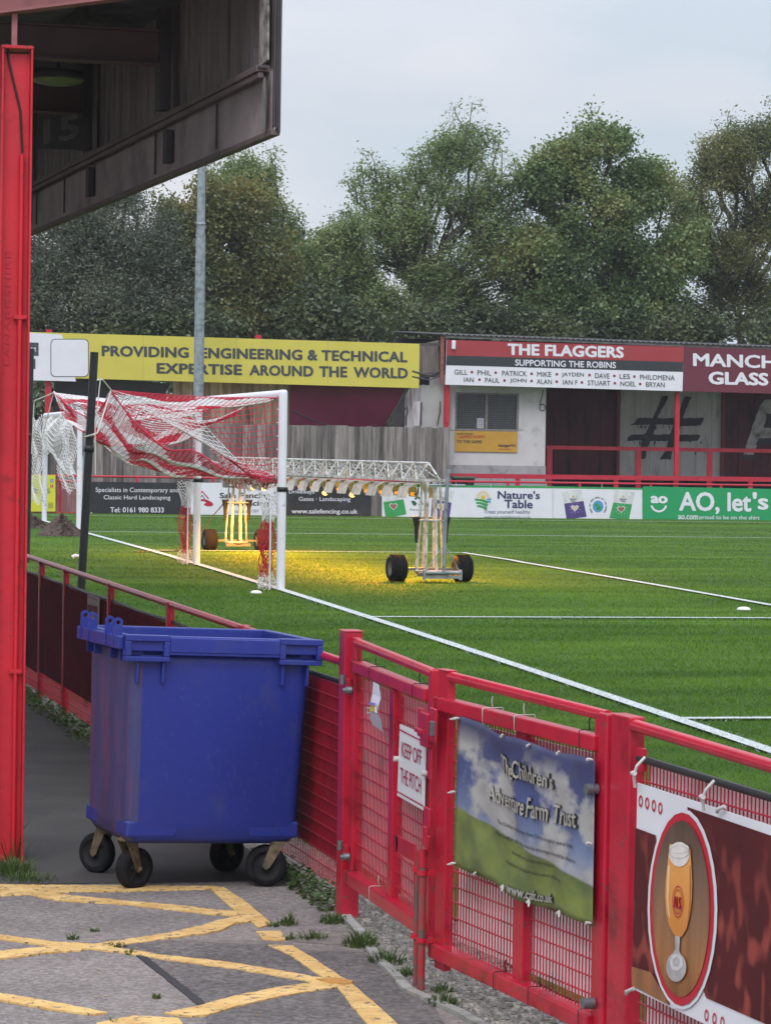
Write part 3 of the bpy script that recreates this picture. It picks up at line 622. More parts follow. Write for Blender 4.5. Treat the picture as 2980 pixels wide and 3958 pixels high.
o = thing('paper_note', F1n(*Z6(440, 780)), 'creased white laminated paper note twisted on the narrow gate leaf', 'note')
R1 = [(398,468),(447,488),(480,575),(492,640),(490,672)]; R0 = [(398,468),(408,540),(418,600),(425,640),(428,655)]
mb = MB(); A_row = [(398,468,448,488,.0),(408,545,478,572,.012),(420,612,487,625,.03),(428,658,490,668,.035),(405,705,492,712,.02),(386,742,464,786,-.005)]
for (a, b1, c, d1, o1), (a2, b2, c2, d2, o2) in zip(A_row, A_row[1:]):
    mb.face([F1n(*Z6(a, b1))+N1*o1, F1n(*Z6(c, d1))+N1*(o1+.01), F1n(*Z6(c2, d2))+N1*(o2+.01), F1n(*Z6(a2, b2))+N1*o2], 0, True)
mb.build('sheet', paper, o)
mb = MB()
for m_, z0, z1, x0, x1, nm in ((mat('note_blue', (.14,.12,.42), .5), 596, 612, 422, 478, 0), (mat('note_yellow', (.50,.38,.08), .5), 616, 656, 428, 484, 1)):
    q = MB(); q.face([F1n(*Z6(x0, z0))+N1*.036, F1n(*Z6(x1, z0+8))+N1*.046, F1n(*Z6(x1+2, z1+4))+N1*.05, F1n(*Z6(x0+3, z1))+N1*.042]); q.build('print', m_, o)
mb = MB(); mb.tube([F1n(*Z6(430, 640))+N1*.02, F1n(*Z6(400, 636))+N1*.03, F1n(*Z6(402, 668))+N1*.03, F1n(*Z6(425, 660))], .004, 5); mb.tube([F1n(*Z6(485, 628))+N1*.05, F1n(*Z6(488, 668))+N1*.05], .005, 5); mb.build('cable_tie', TIE_W, o)

# ------------------------------------------------------------------ farm banner on the wide leaf
m = bpy.data.materials.new('banner_print'); m.use_nodes = True; t = m.node_tree; k = t.links.new; b = t.nodes['Principled BSDF']; b.inputs['Roughness'].default_value = .6
uv = nn(t, 'ShaderNodeUVMap'); sp = nn(t, 'ShaderNodeSeparateXYZ'); k(uv.outputs[0], sp.inputs[0])
r = nn(t, 'ShaderNodeValToRGB'); e = r.color_ramp.elements; e[0].position = .30; e[0].color = (.30,.32,.40,1); e[1].position = .97; e[1].color = (.035,.04,.13,1)
for p_, c in ((.42, (.15,.20,.34)), (.62, (.045,.07,.22)), (.93, (.024,.025,.12))): q = e.new(p_); q.color = (*c, 1)
k(sp.outputs['Y'], r.inputs[0])
mpn = nn(t, 'ShaderNodeMapping'); mpn.inputs['Scale'].default_value = (2.6, 1.9, 1); mpn.inputs['Location'].default_value = (1.1, .35, 0); k(uv.outputs[0], mpn.inputs[0])
n1 = nn(t, 'ShaderNodeTexNoise'); n1.inputs['Scale'].default_value = 1.15; n1.inputs['Detail'].default_value = 7; n1.inputs['Roughness'].default_value = .55; k(mpn.outputs[0], n1.inputs['Vector'])
mr1 = nn(t, 'ShaderNodeMapRange'); mr1.inputs['From Min'].default_value = .47; mr1.inputs['From Max'].default_value = .54; k(n1.outputs['Fac'], mr1.inputs['Value'])
hi = nn(t, 'ShaderNodeMapRange'); hi.inputs['From Min'].default_value = .96; hi.inputs['From Max'].default_value = .82; k(sp.outputs['Y'], hi.inputs['Value'])
mu = nn(t, 'ShaderNodeMath', operation='MULTIPLY'); k(mr1.outputs[0], mu.inputs[0]); k(hi.outputs[0], mu.inputs[1])
mx = nn(t, 'ShaderNodeMix', data_type='RGBA'); k(mu.outputs[0], mx.inputs['Factor']); k(r.outputs[0], mx.inputs['A']); mx.inputs['B'].default_value = (.40,.385,.375,1)
# green hill
ml = nn(t, 'ShaderNodeMath', operation='MULTIPLY_ADD'); ml.inputs[1].default_value = -.16; ml.inputs[2].default_value = .40; k(sp.outputs['X'], ml.inputs[0])
gt = nn(t, 'ShaderNodeMath', operation='SUBTRACT'); k(ml.outputs[0], gt.inputs[0]); k(sp.outputs['Y'], gt.inputs[1])
gm = nn(t, 'ShaderNodeMapRange'); gm.inputs['From Min'].default_value = -.006; gm.inputs['From Max'].default_value = .012; k(gt.outputs[0], gm.inputs['Value'])
n2 = nn(t, 'ShaderNodeTexNoise'); n2.inputs['Scale'].default_value = 3; n2.inputs['Detail'].default_value = 7; k(mpn.outputs[0], n2.inputs['Vector'])
r2 = nn(t, 'ShaderNodeValToRGB'); r2.color_ramp.elements[0].position = .3; r2.color_ramp.elements[0].color = (.075,.11,.022,1); r2.color_ramp.elements[1].position = .7; r2.color_ramp.elements[1].color = (.20,.25,.032,1); k(n2.outputs['Fac'], r2.inputs[0])
mx2 = nn(t, 'ShaderNodeMix', data_type='RGBA'); k(gm.outputs[0], mx2.inputs['Factor']); k(mx.outputs['Result'], mx2.inputs['A']); k(r2.outputs[0], mx2.inputs['B'])
# grime
n3 = nn(t, 'ShaderNodeTexNoise'); n3.inputs['Scale'].default_value = 2.2; n3.inputs['Detail'].default_value = 9; n3.inputs['Roughness'].default_value = .7; k(mpn.outputs[0], n3.inputs['Vector'])
mr3 = nn(t, 'ShaderNodeMapRange'); mr3.inputs['From Min'].default_value = .5; mr3.inputs['From Max'].default_value = .8; mr3.inputs['To Max'].default_value = .75; k(n3.outputs['Fac'], mr3.inputs['Value'])
mx3 = nn(t, 'ShaderNodeMix', data_type='RGBA'); k(mr3.outputs[0], mx3.inputs['Factor']); k(mx2.outputs['Result'], mx3.inputs['A']); mx3.inputs['B'].default_value = (.09,.09,.075,1)
mx4 = nn(t, 'ShaderNodeMix', data_type='RGBA'); mx4.inputs['Factor'].default_value = .12; k(mx3.outputs['Result'], mx4.inputs['A']); mx4.inputs['B'].default_value = (.16,.165,.18,1); k(mx4.outputs['Result'], b.inputs['Base Color'])
BANNER = m
F2o, _, _ = wall(PM[:2], PR[:2], .05)
root = thing('farm_banner', F2o(*ZC(860, 1800)), 'weathered blue sky and green hill fabric banner tied to the wide gate leaf', 'banner')
TL, TR, BR_, BL = (235, 80), (1555, 520), (1530, 2105), (185, 1520)
def ban(u, v, lift=0.):
    x = (TL[0]*(1-u)+TR[0]*u)*v+(BL[0]*(1-u)+BR_[0]*u)*(1-v); y = (TL[1]*(1-u)+TR[1]*u)*v+(BL[1]*(1-u)+BR_[1]*u)*(1-v)
    y += (30*math.sin(u*math.pi)*v-14*math.sin(5*math.pi*u)*v**6)+(55*math.sin(math.pi*u)+22*math.cos(u*4*math.pi)*1)*(1-v)**3*(.3 if u < .3 else 1)-8
    wob = min(1, 6*u, 6*(1-u))*(.005*math.sin(9*u+4*v)+.009*math.sin(17*u-3*v)*(1-v)**2+.0035*math.sin(31*u+11*v)+.004*math.sin(12*v+5*u)+.0025*math.sin(23*u-19*v))
    return F2o(*ZC(x, y))+N2*(lift+wob)
nu, nv = 48, 26; mb = MB()
V = [ban(i/nu, j/nv) for j in range(nv+1) for i in range(nu+1)]; F = [(j*(nu+1)+i, j*(nu+1)+i+1, (j+1)*(nu+1)+i+1, (j+1)*(nu+1)+i) for j in range(nv) for i in range(nu)]
mb.add(V, F, 0, True); sheet = mb.build('sheet', BANNER, root)
ul = sheet.data.uv_layers.new(name='UVMap')
for p in sheet.data.polygons:
    for li in p.loop_indices:
        vi = sheet.data.loops[li].vertex_index; ul.data[li].uv = ((vi % (nu+1))/nu, (vi//(nu+1))/nv)
so = sheet.modifiers.new('cloth', 'SOLIDIFY'); so.thickness = .002; so.offset = -1
def uvof(x, y):
    u, v = .5, .5
    for _ in range(4):
        fx = lambda u, v: ((TL[0]*(1-u)+TR[0]*u)*v+(BL[0]*(1-u)+BR_[0]*u)*(1-v)-x, (TL[1]*(1-u)+TR[1]*u)*v+(BL[1]*(1-u)+BR_[1]*u)*(1-v)-y)
        a, c = fx(u, v); au, cu_ = fx(u+.01, v); av, cv = fx(u, v+.01); j11, j21, j12, j22 = (au-a)*100, (cu_-c)*100, (av-a)*100, (cv-c)*100; dt = j11*j22-j12*j21
        u -= (a*j22-c*j12)/dt; v -= (c*j11-a*j21)/dt
    return u, v
CREAM = mat('print_cream', (.37,.35,.31), .6, .15, 30); INK = mat('print_ink', (.03,.03,.04), .6, .15, 30)
def btext(txt, box, m, lift, bold, sp=1., it=0., name='lettering', grow=0.):
    xl, tl, bl, xr, tr, br = box; V, F = glyphs(txt, bold, sp, it); P = []
    for u, v, h_ in V:
        u = u*(1+2*grow)-grow; v = v*(1+2*grow)-grow
        x = xl+(xr-xl)*u; y = (bl+(br-bl)*u)*(1-v)+(tl+(tr-tl)*u)*v; P.append(ban(*uvof(x, y), lift+h_))
    k = (name, m.name)
    if k not in BT: BT[k] = (MB(), m)
    BT[k][0].add(P, F)
BT = {}
for txt, box, it in (("The", (668,415,600,780,520,690), -.12), ("Children's", (775,470,655,1172,625,775), 0.), ('Adventure', (560,735,880,900,860,1030), -.1), ('Farm Trust', (922,845,1040,1388,985,1165), 0.), ('www.caft.co.uk', (740,1640,1730,1145,1795,1880), 0.)):
    btext(txt, box, INK, .0035, .034, 1.05, it, grow=.02); btext(txt, box, CREAM, .0075, .016, 1.05, it)
for txt, box in (("The Children's Adventure Farm Trust is a magical special place", (603,1068,1118,1345,1318,1372)), ('where laughter and happy times are encouraged, friendships blossom,', (575,1172,1226,1392,1465,1515)),
                 ('illnesses and sorrows are forgotten.', (733,1352,1400,1178,1512,1556)), ('A world of caring can make a world of difference', (672,1437,1485,1260,1652,1702))):
    btext(txt, box, INK, .0035, 0.)
for (nm, _), (q, m_) in BT.items(): q.build(nm, m_, root)
for x, y, dx, dy in ((235,95,-40,8),(690,270,15,-20),(945,362,20,-18),(1235,435,20,-22),(1530,493,50,0),(205,810,-30,8),(1525,1308,45,0),(205,1505,-35,10),(425,1610,15,-20),(690,1735,10,40),(945,1880,15,45),(1240,1985,15,45),(1520,2082,45,0)):
    q = MB(); c = F2o(*ZC(x, y))+N2*.012; d = F2o(*ZC(x+dx, y+dy))+N2*.02; e_ = F2o(*ZC(x-dx*.5, y-dy*.5))+N2*.01
    q.tube([e_, c, d], [.0035, .006, .0035], 6); q.tube([c, c+N2*.01], .006, 6); q.build('cable_tie', TIE_W, root)

# ------------------------------------------------------------------ beer banner, bottom right
F3o, _, _ = wall(PR[:2], PE[:2], .045)
WB = mat('banner_white', (.70,.70,.74), .45, .05, 3)
m = mat('banner_maroon', (.085,.012,.014), .45, .2, 3)
t = m.node_tree; k = t.links.new; b = t.nodes['Principled BSDF']; src = b.inputs['Base Color'].links[0].from_socket
geo = nn(t, 'ShaderNodeNewGeometry'); v = nn(t, 'ShaderNodeTexNoise'); v.inputs['Scale'].default_value = 11; v.inputs['Detail'].default_value = .0; mp2 = nn(t, 'ShaderNodeMapping'); mp2.inputs['Scale'].default_value = (1.6, 1.6, 1.0); k(geo.outputs['Position'], mp2.inputs[0]); k(mp2.outputs[0], v.inputs['Vector'])
a1 = nn(t, 'ShaderNodeMapRange'); a1.inputs['From Min'].default_value = .53; a1.inputs['From Max'].default_value = .78; k(v.outputs['Fac'], a1.inputs['Value'])
sc_ = nn(t, 'ShaderNodeSeparateColor'); k(v.outputs['Color'], sc_.inputs[0]); a2 = nn(t, 'ShaderNodeMapRange'); a2.inputs['From Min'].default_value = .3; a2.inputs['From Max'].default_value = .5; k(sc_.outputs[0], a2.inputs['Value'])
sz = nn(t, 'ShaderNodeSeparateXYZ'); k(geo.outputs['Position'], sz.inputs[0]); a3 = nn(t, 'ShaderNodeMapRange'); a3.inputs['From Min'].default_value = 1.05; a3.inputs['From Max'].default_value = .75; k(sz.outputs['Z'], a3.inputs['Value'])
m1 = nn(t, 'ShaderNodeMath', operation='MULTIPLY'); m2 = nn(t, 'ShaderNodeMath', operation='MULTIPLY'); m3 = nn(t, 'ShaderNodeMath', operation='MULTIPLY'); m3.inputs[1].default_value = .6
k(a1.outputs[0], m1.inputs[0]); k(a2.outputs[0], m1.inputs[1]); k(m1.outputs[0], m2.inputs[0]); k(a3.outputs[0], m2.inputs[1]); k(m2.outputs[0], m3.inputs[0])
mx = nn(t, 'ShaderNodeMix', data_type='RGBA'); k(m3.outputs[0], mx.inputs['Factor']); k(src, mx.inputs['A']); mx.inputs['B'].default_value = (.42,.085,.06,1); k(mx.outputs['Result'], b.inputs['Base Color'])
MAROONB = m; b.inputs['Roughness'].default_value = .65; b.inputs['Specular IOR Level'].default_value = .25
PLANK = mat('banner_plank_brown', (.30,.12,.048), .45, .3, 4, stretch=(3, 3, .4)); GOLD = mat('banner_beer_gold', (.62,.25,.045), .4, .15, 3); FOAM = mat('banner_foam', (.72,.66,.62), .5, .08, 20)
SHADE = mat('banner_brown_backdrop', (.17,.088,.055), .5, .3, 2); GLASSP = mat('banner_glass_grey', (.42,.40,.40), .4, .25, 12); RINGR = mat('banner_red', (.48,.012,.03), .45, .04)
def printed(name, stops, nscale=6, namt=.5, stretch=(1, 1, 1)):
    m = mat(name, (.5, .5, .5), .45, .3, nscale, stretch=stretch); t = m.node_tree; k = t.links.new; b = t.nodes['Principled BSDF']; src = b.inputs['Base Color'].links[0].from_socket
    g = nn(t, 'ShaderNodeNewGeometry'); s_ = nn(t, 'ShaderNodeSeparateXYZ'); k(g.outputs['Position'], s_.inputs[0]); mr_ = nn(t, 'ShaderNodeMapRange'); mr_.inputs['From Min'].default_value = .36; mr_.inputs['From Max'].default_value = 1.02; k(s_.outputs['Z'], mr_.inputs['Value'])
    r_ = nn(t, 'ShaderNodeValToRGB'); e = r_.color_ramp.elements; e[0].position = stops[0][0]; e[0].color = (*stops[0][1], 1); e[1].position = stops[-1][0]; e[1].color = (*stops[-1][1], 1)
    for p_, c_ in stops[1:-1]: q_ = e.new(p_); q_.color = (*c_, 1)
    k(mr_.outputs[0], r_.inputs[0]); mx_ = nn(t, 'ShaderNodeMix', data_type='RGBA', blend_type='OVERLAY'); mx_.inputs['Factor'].default_value = namt; k(r_.outputs[0], mx_.inputs['A']); k(src, mx_.inputs['B']); k(mx_.outputs['Result'], b.inputs['Base Color']); return m
SHADE = printed('banner_bar_photo', [(0, (.17,.06,.02)), (.22, (.34,.14,.045)), (.45, (.26,.13,.065)), (.7, (.17,.10,.065)), (1, (.06,.034,.024))], 7, .7, (3, 3, .35))
GOLD = printed('banner_beer_photo', [(.2, (.50,.17,.035)), (.5, (.66,.26,.05)), (.75, (.78,.36,.09)), (.9, (.72,.40,.15))], 5, .35)
bd = Board('beer_banner', 'white and maroon banner with an oval photo of a beer glass on the near barrier', 'banner', None, F3o, N3, Z7, [(1022,1478),(2320,2115),(2320,925),(1042,515)], .004, WB)
bd.area([(1036,725),(1130,760),(1160,1100),(1195,1552),(1020,1385)], MAROONB, .0025)
bd.area([(1020,1372),(1110,1400),(1150,1470),(1198,1556),(1020,1462)], PLANK, .004)
bd.area([(1278,628),(1640,752),(2320,985),(2320,1960),(1640,1640),(1366,1520),(1300,1350)], MAROONB, .0025)
bd.disc(1259, 1105, 163, 470, WB, .0055, 'oval'); bd.disc(1259, 1105, 150, 452, RINGR, .008, 'oval'); bd.disc(1259, 1103, 133, 412, SHADE, .0105, 'oval', n=48)
gl = [(1213,800),(1204,880),(1194,970),(1191,1050),(1196,1120),(1210,1180),(1232,1222),(1250,1235),(1270,1232),(1292,1195),(1308,1130),(1316,1060),(1318,980),(1314,900),(1309,825)]
bd.area(gl, GOLD, .016, 'beer_glass')
bd.area([(1205,900),(1215,900),(1207,1060),(1216,1150),(1206,1130),(1199,1050)], mat('banner_glass_shine', (.80,.55,.30), .4, .1, 9), .0165, 'beer_glass'); bd.area([(1306,900),(1311,900),(1315,1000),(1308,1120),(1296,1170),(1306,1060)], mat('banner_beer_dark', (.42,.13,.03), .4, .1, 9), .0165, 'beer_glass')
bd.disc(1260, 848, 48, 58, FOAM, .018, 'beer_glass'); bd.disc(1261, 820, 46, 24, FOAM, .019, 'beer_glass'); bd.disc(1261, 838, 47, 30, GLASSP, .0195, 'beer_glass', hole=.94)
bd.area([(1238,1228),(1262,1234),(1258,1300),(1268,1320),(1228,1310),(1240,1290)], GLASSP, .0165, 'beer_glass'); bd.disc(1245, 1375, 47, 68, GLASSP, .0175, 'beer_glass'); bd.disc(1248, 1352, 30, 40, mat('banner_glass_light', (.62,.60,.60), .4, .2, 14), .0185, 'beer_glass', hole=.55)
bd.disc(1254, 1070, 26, 75, RINGR, .0185, 'emblem', hole=.93); bd.disc(1254, 1070, 20, 58, RINGR, .0185, 'emblem', hole=.93)
bd.text('ALS', (1237,1040,1098,1271,1048,1106), RINGR, .019, .02, name='emblem')
for x, y in ((1060,601),(1090,611),(1121,622),(1151,634),(1367,1601),(1404,1617),(1441,1634)): bd.disc(x, y, 9.5, 28, RINGR, .003, 'emblem', hole=.62)
bd.done()
for x, y in ((1078,395),(1400,505),(1440,640),(1015,1490)):
    q = MB(); c = F3o(*Z7(x, y))
    if y < 600: q.tube([c+N3*.0, c+Vector((0,0,-.03))+N3*.03, F3o(*Z7(x-15, y+85))+N3*.03, F3o(*Z7(x-22, y+140))+N3*.02], .0055, 6); q.tube([F3o(*Z7(x-22, y+75))+N3*.03, F3o(*Z7(x-5, y+75))+N3*.035], .009, 6)
    else: q.tube([F3o(*Z7(x-12, y+10))+N3*.01, c+N3*.02, F3o(*Z7(x+22, y-15))+N3*.01], .0075, 6)
    q.build('cable_tie', TIE_W, bd.root)

# ------------------------------------------------------------------ blue four-wheeled bin
BLUE = mat('blue_plastic', (.019, .034, .245), .42, .12, 2.2, (.045,.058,.21), .18, 5, .12, 90, chips=(.034,.052,.265), chip_scale=60, chip_at=.70, stretch=(1, 1, .6))
BLUE_SIDE = mat('blue_plastic_reflections', (.050, .052, .16), .5, .18, 3, (.22,.045,.09), .34, 4.5, .2, 40, stretch=(4, 4, .45))  # side plastic with purple-grey tone and magenta reflections painted in
root = thing('wheeled_bin', (2.183, 14.22, .0), 'big blue four-wheeled bin without its lid, standing by the red barrier', 'bin', rz=.046)
root.rotation_euler = (0, math.radians(2.0), .15)
Mx = root.matrix_basis
Wf, Dd = .510, .86     # half width of rim, depth
def bx(mb, a, b_): mb.box(a, b_)
def local(mb): mb.v = [tuple(Mx @ Vector(p)) for p in mb.v]; return mb
def shell(prof, t=.012):
    """tapered tub: rings (z, half width, front y, back y)"""
    mb = MB(); R = .06
    def ring(z, w, yf, yb, r=R):
        P = []
        for cx, cy, a0 in ((w-r, yf+r, -90), (w-r, yb-r, 0), (-w+r, yb-r, 90), (-w+r, yf+r, 180)):
            for i in range(6): a = math.radians(a0+i*18); P.append((cx+r*math.cos(a), cy+r*math.sin(a), z))
        return P
    rs = [ring(*p) for p in prof]; n = len(rs[0]); V = [p for r in rs for p in r]
    F = [(j*n+i, j*n+(i+1) % n, (j+1)*n+(i+1) % n, (j+1)*n+i) for j in range(len(rs)-1) for i in range(n)]
    mb.add(V, F, 0, True); return mb, rs
prof = [(.26, .38, .11, Dd-.11), (.232, .42, .075, Dd-.08), (.26, .44, .055, Dd-.055), (.34, .448, .046, Dd-.05), (1.12, .468, .03, Dd-.03), (1.20, .468, .03, Dd-.03), (1.20, .45, .05, Dd-.05), (.34, .425, .07, Dd-.075), (.30, .35, .14, Dd-.14)]
mb, rs = shell(prof); mb.face(rs[0][::-1]); mb.face(rs[-1])
for i, p in enumerate(mb.f):                           # long side, its reflections painted into the colour
    vs_ = [mb.v[k] for k in p]; cx = sum(q[0] for q in vs_)/len(vs_)
    if cx < -.40 and len(p) == 4: mb.mi[i] = 1
local(mb).build('tub', [BLUE, BLUE_SIDE], root)
# collar round the mouth with lifting pockets
mb = MB()
for (xa, xb, ya, yb) in ((-Wf, Wf, 0, .05), (-Wf, Wf, Dd-.05, Dd), (-Wf, -Wf+.05, .051, Dd-.051), (Wf-.05, Wf, .051, Dd-.051)): mb.box((xa, ya, 1.185), (xb, yb, 1.262))
local(mb).build('collar', BLUE, root, .006)
for s in (-1, 1):
    mb = MB(); xa, xb = sorted((s*Wf, s*(Wf-.225)))
    mb.box((xa, -.018, 1.235), (xb, .045, 1.265)); mb.box((xa, -.018, 1.135), (xb, .045, 1.16))
    mb.box((xa, -.018, 1.161), (xa+.03, .045, 1.234)); mb.box((xb-.03, -.018, 1.161), (xb, .045, 1.234)); mb.box((xa+.031, .03, 1.161), (xb-.031, .046, 1.234))
    local(mb).build('lifting_pocket', BLUE, root, .004)
mb = MB()
mb.box((-Wf+.226, -.012, 1.17), (Wf-.226, .03, 1.184)); mb.box((-Wf+.226, -.016, 1.184), (Wf-.226, .0, 1.255))
local(mb).build('front_lip', BLUE, root, .003)
for x in (-.44, -.31, .31, .44): mb = MB(); mb.box((x-.006, .0, 1.03), (x+.006, .035, 1.134)); local(mb).build('rim_rib', BLUE, root, .003)
for y in (.12, .3, .6, .75): mb = MB(); mb.box((-Wf+.006, y-.006, 1.13), (-.45, y+.006, 1.188)); local(mb).build('rim_rib', BLUE, root, .003)
mb = MB(); mb.box((-Wf-.03, .03, 1.19), (-Wf+.0, Dd-.03, 1.256)); local(mb).build('back_ledge', BLUE, root, .006)
for y in (.10, .25, .58, .73):                         # lid hinge lugs on the long side
    mb = MB(); n = 14; R, r_, h = .024, .011, .052; x = -Wf-.012; th = .016
    outer = [(-R, -.06)]+[(R*math.cos(math.pi-math.pi*i/n), h+R*math.sin(math.pi*i/n)) for i in range(n+1)]+[(R, -.06)]
    # plate facing the front, hole cut as two half rings
    ring_o = [(R*math.cos(2*math.pi*i/24), h+R*math.sin(2*math.pi*i/24)) for i in range(24)]; ring_i = [(r_*math.cos(2*math.pi*i/24), h+r_*math.sin(2*math.pi*i/24)) for i in range(24)]
    for f_, yy in ((1, y), (-1, y+th)):
        V = [(x+a, yy, 1.265+b_) for a, b_ in ring_o]+[(x+a, yy, 1.265+b_) for a, b_ in ring_i]
        mb.add(V, [(i, (i+1) % 24, 24+(i+1) % 24, 24+i) for i in range(24)])
    V = [(x+a, yy, 1.265+b_) for yy in (y, y+th) for a, b_ in ring_i]; mb.add(V, [(i, (i+1) % 24, 24+(i+1) % 24, 24+i) for i in range(24)], 0, True)
    V = [(x+a, yy, 1.265+b_) for yy in (y, y+th) for a, b_ in ring_o]; mb.add(V, [(i, (i+1) % 24, 24+(i+1) % 24, 24+i) for i in range(24)], 0, True)
    mb.box((x-R, y+.0005, 1.20), (x+R, y+th-.0005, 1.265+h-.012)); mb.box((x-.006, y+th, 1.20), (x+.006, y+th+.04, 1.262+h-.03))
    local(mb).build('hinge_lug', BLUE, root)
for s in (-1, 1):                                      # swollen corner feet over the castors
    for y0, y1 in ((.03, .25), (Dd-.25, Dd-.03)):
        mb = MB(); xo, xi = s*.4475, s*.20
        V = []
        for z, sh in ((.262, 0), (.345, -.005)):
            V += [(xo, y0+.0185, z), (xi-(s*.05 if z > .3 else 0), y0+.0185, z), (xi-(s*.05 if z > .3 else 0), y1, z), (xo, y1, z)]
        mb.add(V, [(0,1,2,3), (4,7,6,5), (0,4,5,1), (1,5,6,2), (2,6,7,3), (3,7,4,0)])
        local(mb).build('foot_moulding', BLUE, root, .012)
FORK = mat('castor_fork_zinc', (.20, .155, .10), .55, .3, 20, '3f3428', .5, 15, metal=.4); HUB = mat('castor_hub', (.018,.018,.020), .7, .2, spec=.2)
for cx, cy, a in ((-.40, .19, .45), (.36, .10, 2.85), (-.36, Dd-.13, 2.15), (.22, Dd-.24, .5)):
    cs, sn = math.cos(a), math.sin(a); q = thing('castor', Mx @ Vector((cx, cy, .1)), '', ''); del q['label']; del q['category']
    q.parent = root; q.location = (cx, cy, .1)
    dzc = -(Mx @ Vector((cx, cy, 0))).z               # each castor reaches the ground although the tub leans
    W = lambda x, y, z: Mx @ Vector((cx+cs*x-sn*y, cy+sn*x+cs*y, z))+Vector((0, 0, dzc if z < .15 else 0))
    R = .104; tr = .055; o3 = W(tr, 0, R+.0); ax = (W(0, 1, R)-W(0, 0, R))
    mb = MB(); wv = .031
    mb.lathe([(R*.70, -wv), (R*.93, -wv*1.02), (R, -wv*.6), (R, wv*.6), (R*.93, wv*1.02), (R*.70, wv)], o3, ax, 32); mb.build('tyre', RUBBER, q)
    mb = MB(); mb.lathe([(.0, -wv*.9), (.022, -wv*.9), (.024, -wv*.5), (R*.6, -wv*.45), (R*.71, -wv*.95)], o3, ax, 28); mb.lathe([(R*.71, wv*.95), (R*.6, wv*.45), (.024, wv*.5), (.022, wv*.9), (0, wv*.9)], o3, ax, 28)
    for i in range(6):
        c_, s_ = math.cos(i*math.pi/3), math.sin(i*math.pi/3); zz = ax.normalized()*-wv*.55; e1 = (W(1, 0, 0)-W(0, 0, 0)).normalized(); e2 = ax.normalized().cross(e1)
        mb.bar(o3+zz+(e1*c_+e2*s_)*.02, o3+zz+(e1*c_+e2*s_)*R*.68, .012, .006, side=ax)
    mb.build('hub', HUB, q)
    mb = MB()
    for yy in (-.036, .036):
        P = [W(-.035, yy, .235), W(.035, yy, .235), W(tr+.02, yy, R+.0), W(tr, yy, R-.02), W(tr-.02, yy, R-.005)]
        mb.prism(P, (W(0, 1, 0)-W(0, 0, 0)).normalized()*(1 if yy > 0 else -1), .004)
    mb.bar(W(-.05, 0, .238), W(.05, 0, .238), .085, .008, side=(W(0, 1, 0)-W(0, 0, 0))); mb.lathe([(.0, .24), (.03, .24), (.03, .262), (0, .262)], W(0, 0, 0), (0, 0, 1), 16); mb.lathe([(0, 0), (.011, 0), (.011, .012), (0, .014)], o3-ax.normalized()*.052, ax, 10)
    mb.build('fork', FORK, q)

# ------------------------------------------------------------------ covered stand at the left
FD = Vector((-.078, 1, 0)).normalized(); FN = Vector((1, .078, 0)).normalized()   # along the fascia; towards the pitch
FO = Vector((2.584, 15.2, 0))
def FS(s, z, o=0.): return FO+FD*s+FN*o+Vector((0, 0, z))
stand = thing('covered_stand', (1.25, 15.37, 0), 'dark roofed stand with a red steel column and plywood fascia, seen from underneath', 'stand')
PLY = mat('fascia_plywood', (.36, .30, .31), .75, .2, 2.5, '6a5c5e', .3, 1.6, .2, 30)
CLAD = mat('stained_cladding', (.25, .205, .21), .8, .25, 3, '4a3f3f', .3, 2, stretch=(4, 4, .4))
SOOT = mat('roof_dark_steel', (.07, .062, .068), .7, .3, 4); MAR = mat('rafter_maroon', (.14, .085, .09), .6, .2, 3); PINK = mat('red_beam_skylit', (.36, .13, .135), .55, .15, 5, '6d4a48', .3, 5)  # PINK has the sky light on the end rafter mixed into its colour
RAIL = mat('fascia_rail', (.17, .125, .125), .7, .2, 4)
mb = MB()                                              # column: H section, web to the viewer
X0, X1, YC = 1.175, 1.337, 15.37
mb.box((X0, YC-.075, -.1), (X0+.011, YC+.075, 4.27)); mb.box((X1-.011, YC-.075, -.1), (X1, YC+.075, 4.27)); mb.box((X0+.012, YC-.02, -.1), (X1-.012, YC-.008, 4.25))
mb.box((X0-.004, YC-.078, 4.271), (X1+.003, YC+.078, 4.287))
colm = mb.build('column', RED_COL, stand, .002)
mb = MB(); mb.tube([(X1-.05, YC-.045, -.02), (X1-.05, YC-.045, 3.72)], .013, 8); mb.build('conduit', RED_COL, colm)
mb = MB()
for z in (2.86, 1.0): mb.box((X1-.085, YC-.06, z), (X1-.015, YC-.028, z+.022)); mb.tube([(X1-.078, YC-.066, z+.011), (X1-.078, YC-.03, z+.011)], .009, 6); mb.tube([(X1-.022, YC-.066, z+.011), (X1-.022, YC-.03, z+.011)], .009, 6)
mb.build('pipe_clip', RED_COL, colm)
mb = MB(); mb.tube([(X0+.03, YC-.02, 4.30), (X0+.04, YC-.035, 4.2), (X1-.06, YC-.03, 3.95), (X1-.048, YC-.04, 3.73)], .006, 6); mb.build('cable', BLACK, colm)
V, F = glyphs('LANARKSHIRE', .004, 1.1); mb = MB()      # rolled-in steel mark, running up the web
mb.add([(X0+.062-v*.026, YC-.0225-h, 2.62+u*.60) for u, v, h in V], F); mb.build('lettering', RED_COL, colm)
mb = MB(); mb.box((1.228, YC-.02, 4.287), (1.257, YC+.02, 4.46)); mb.build('stub', PINK, stand, .002)
mb = MB(); mb.bar((.2, YC, 4.40), (2.55, YC+.0, 4.80), .012, .20, side=(0,1,0)); mb.bar((.2, YC-.0, 4.295), (2.55, YC, 4.695), .14, .014, side=(0,1,0)); mb.build('end_rafter', PINK, stand)
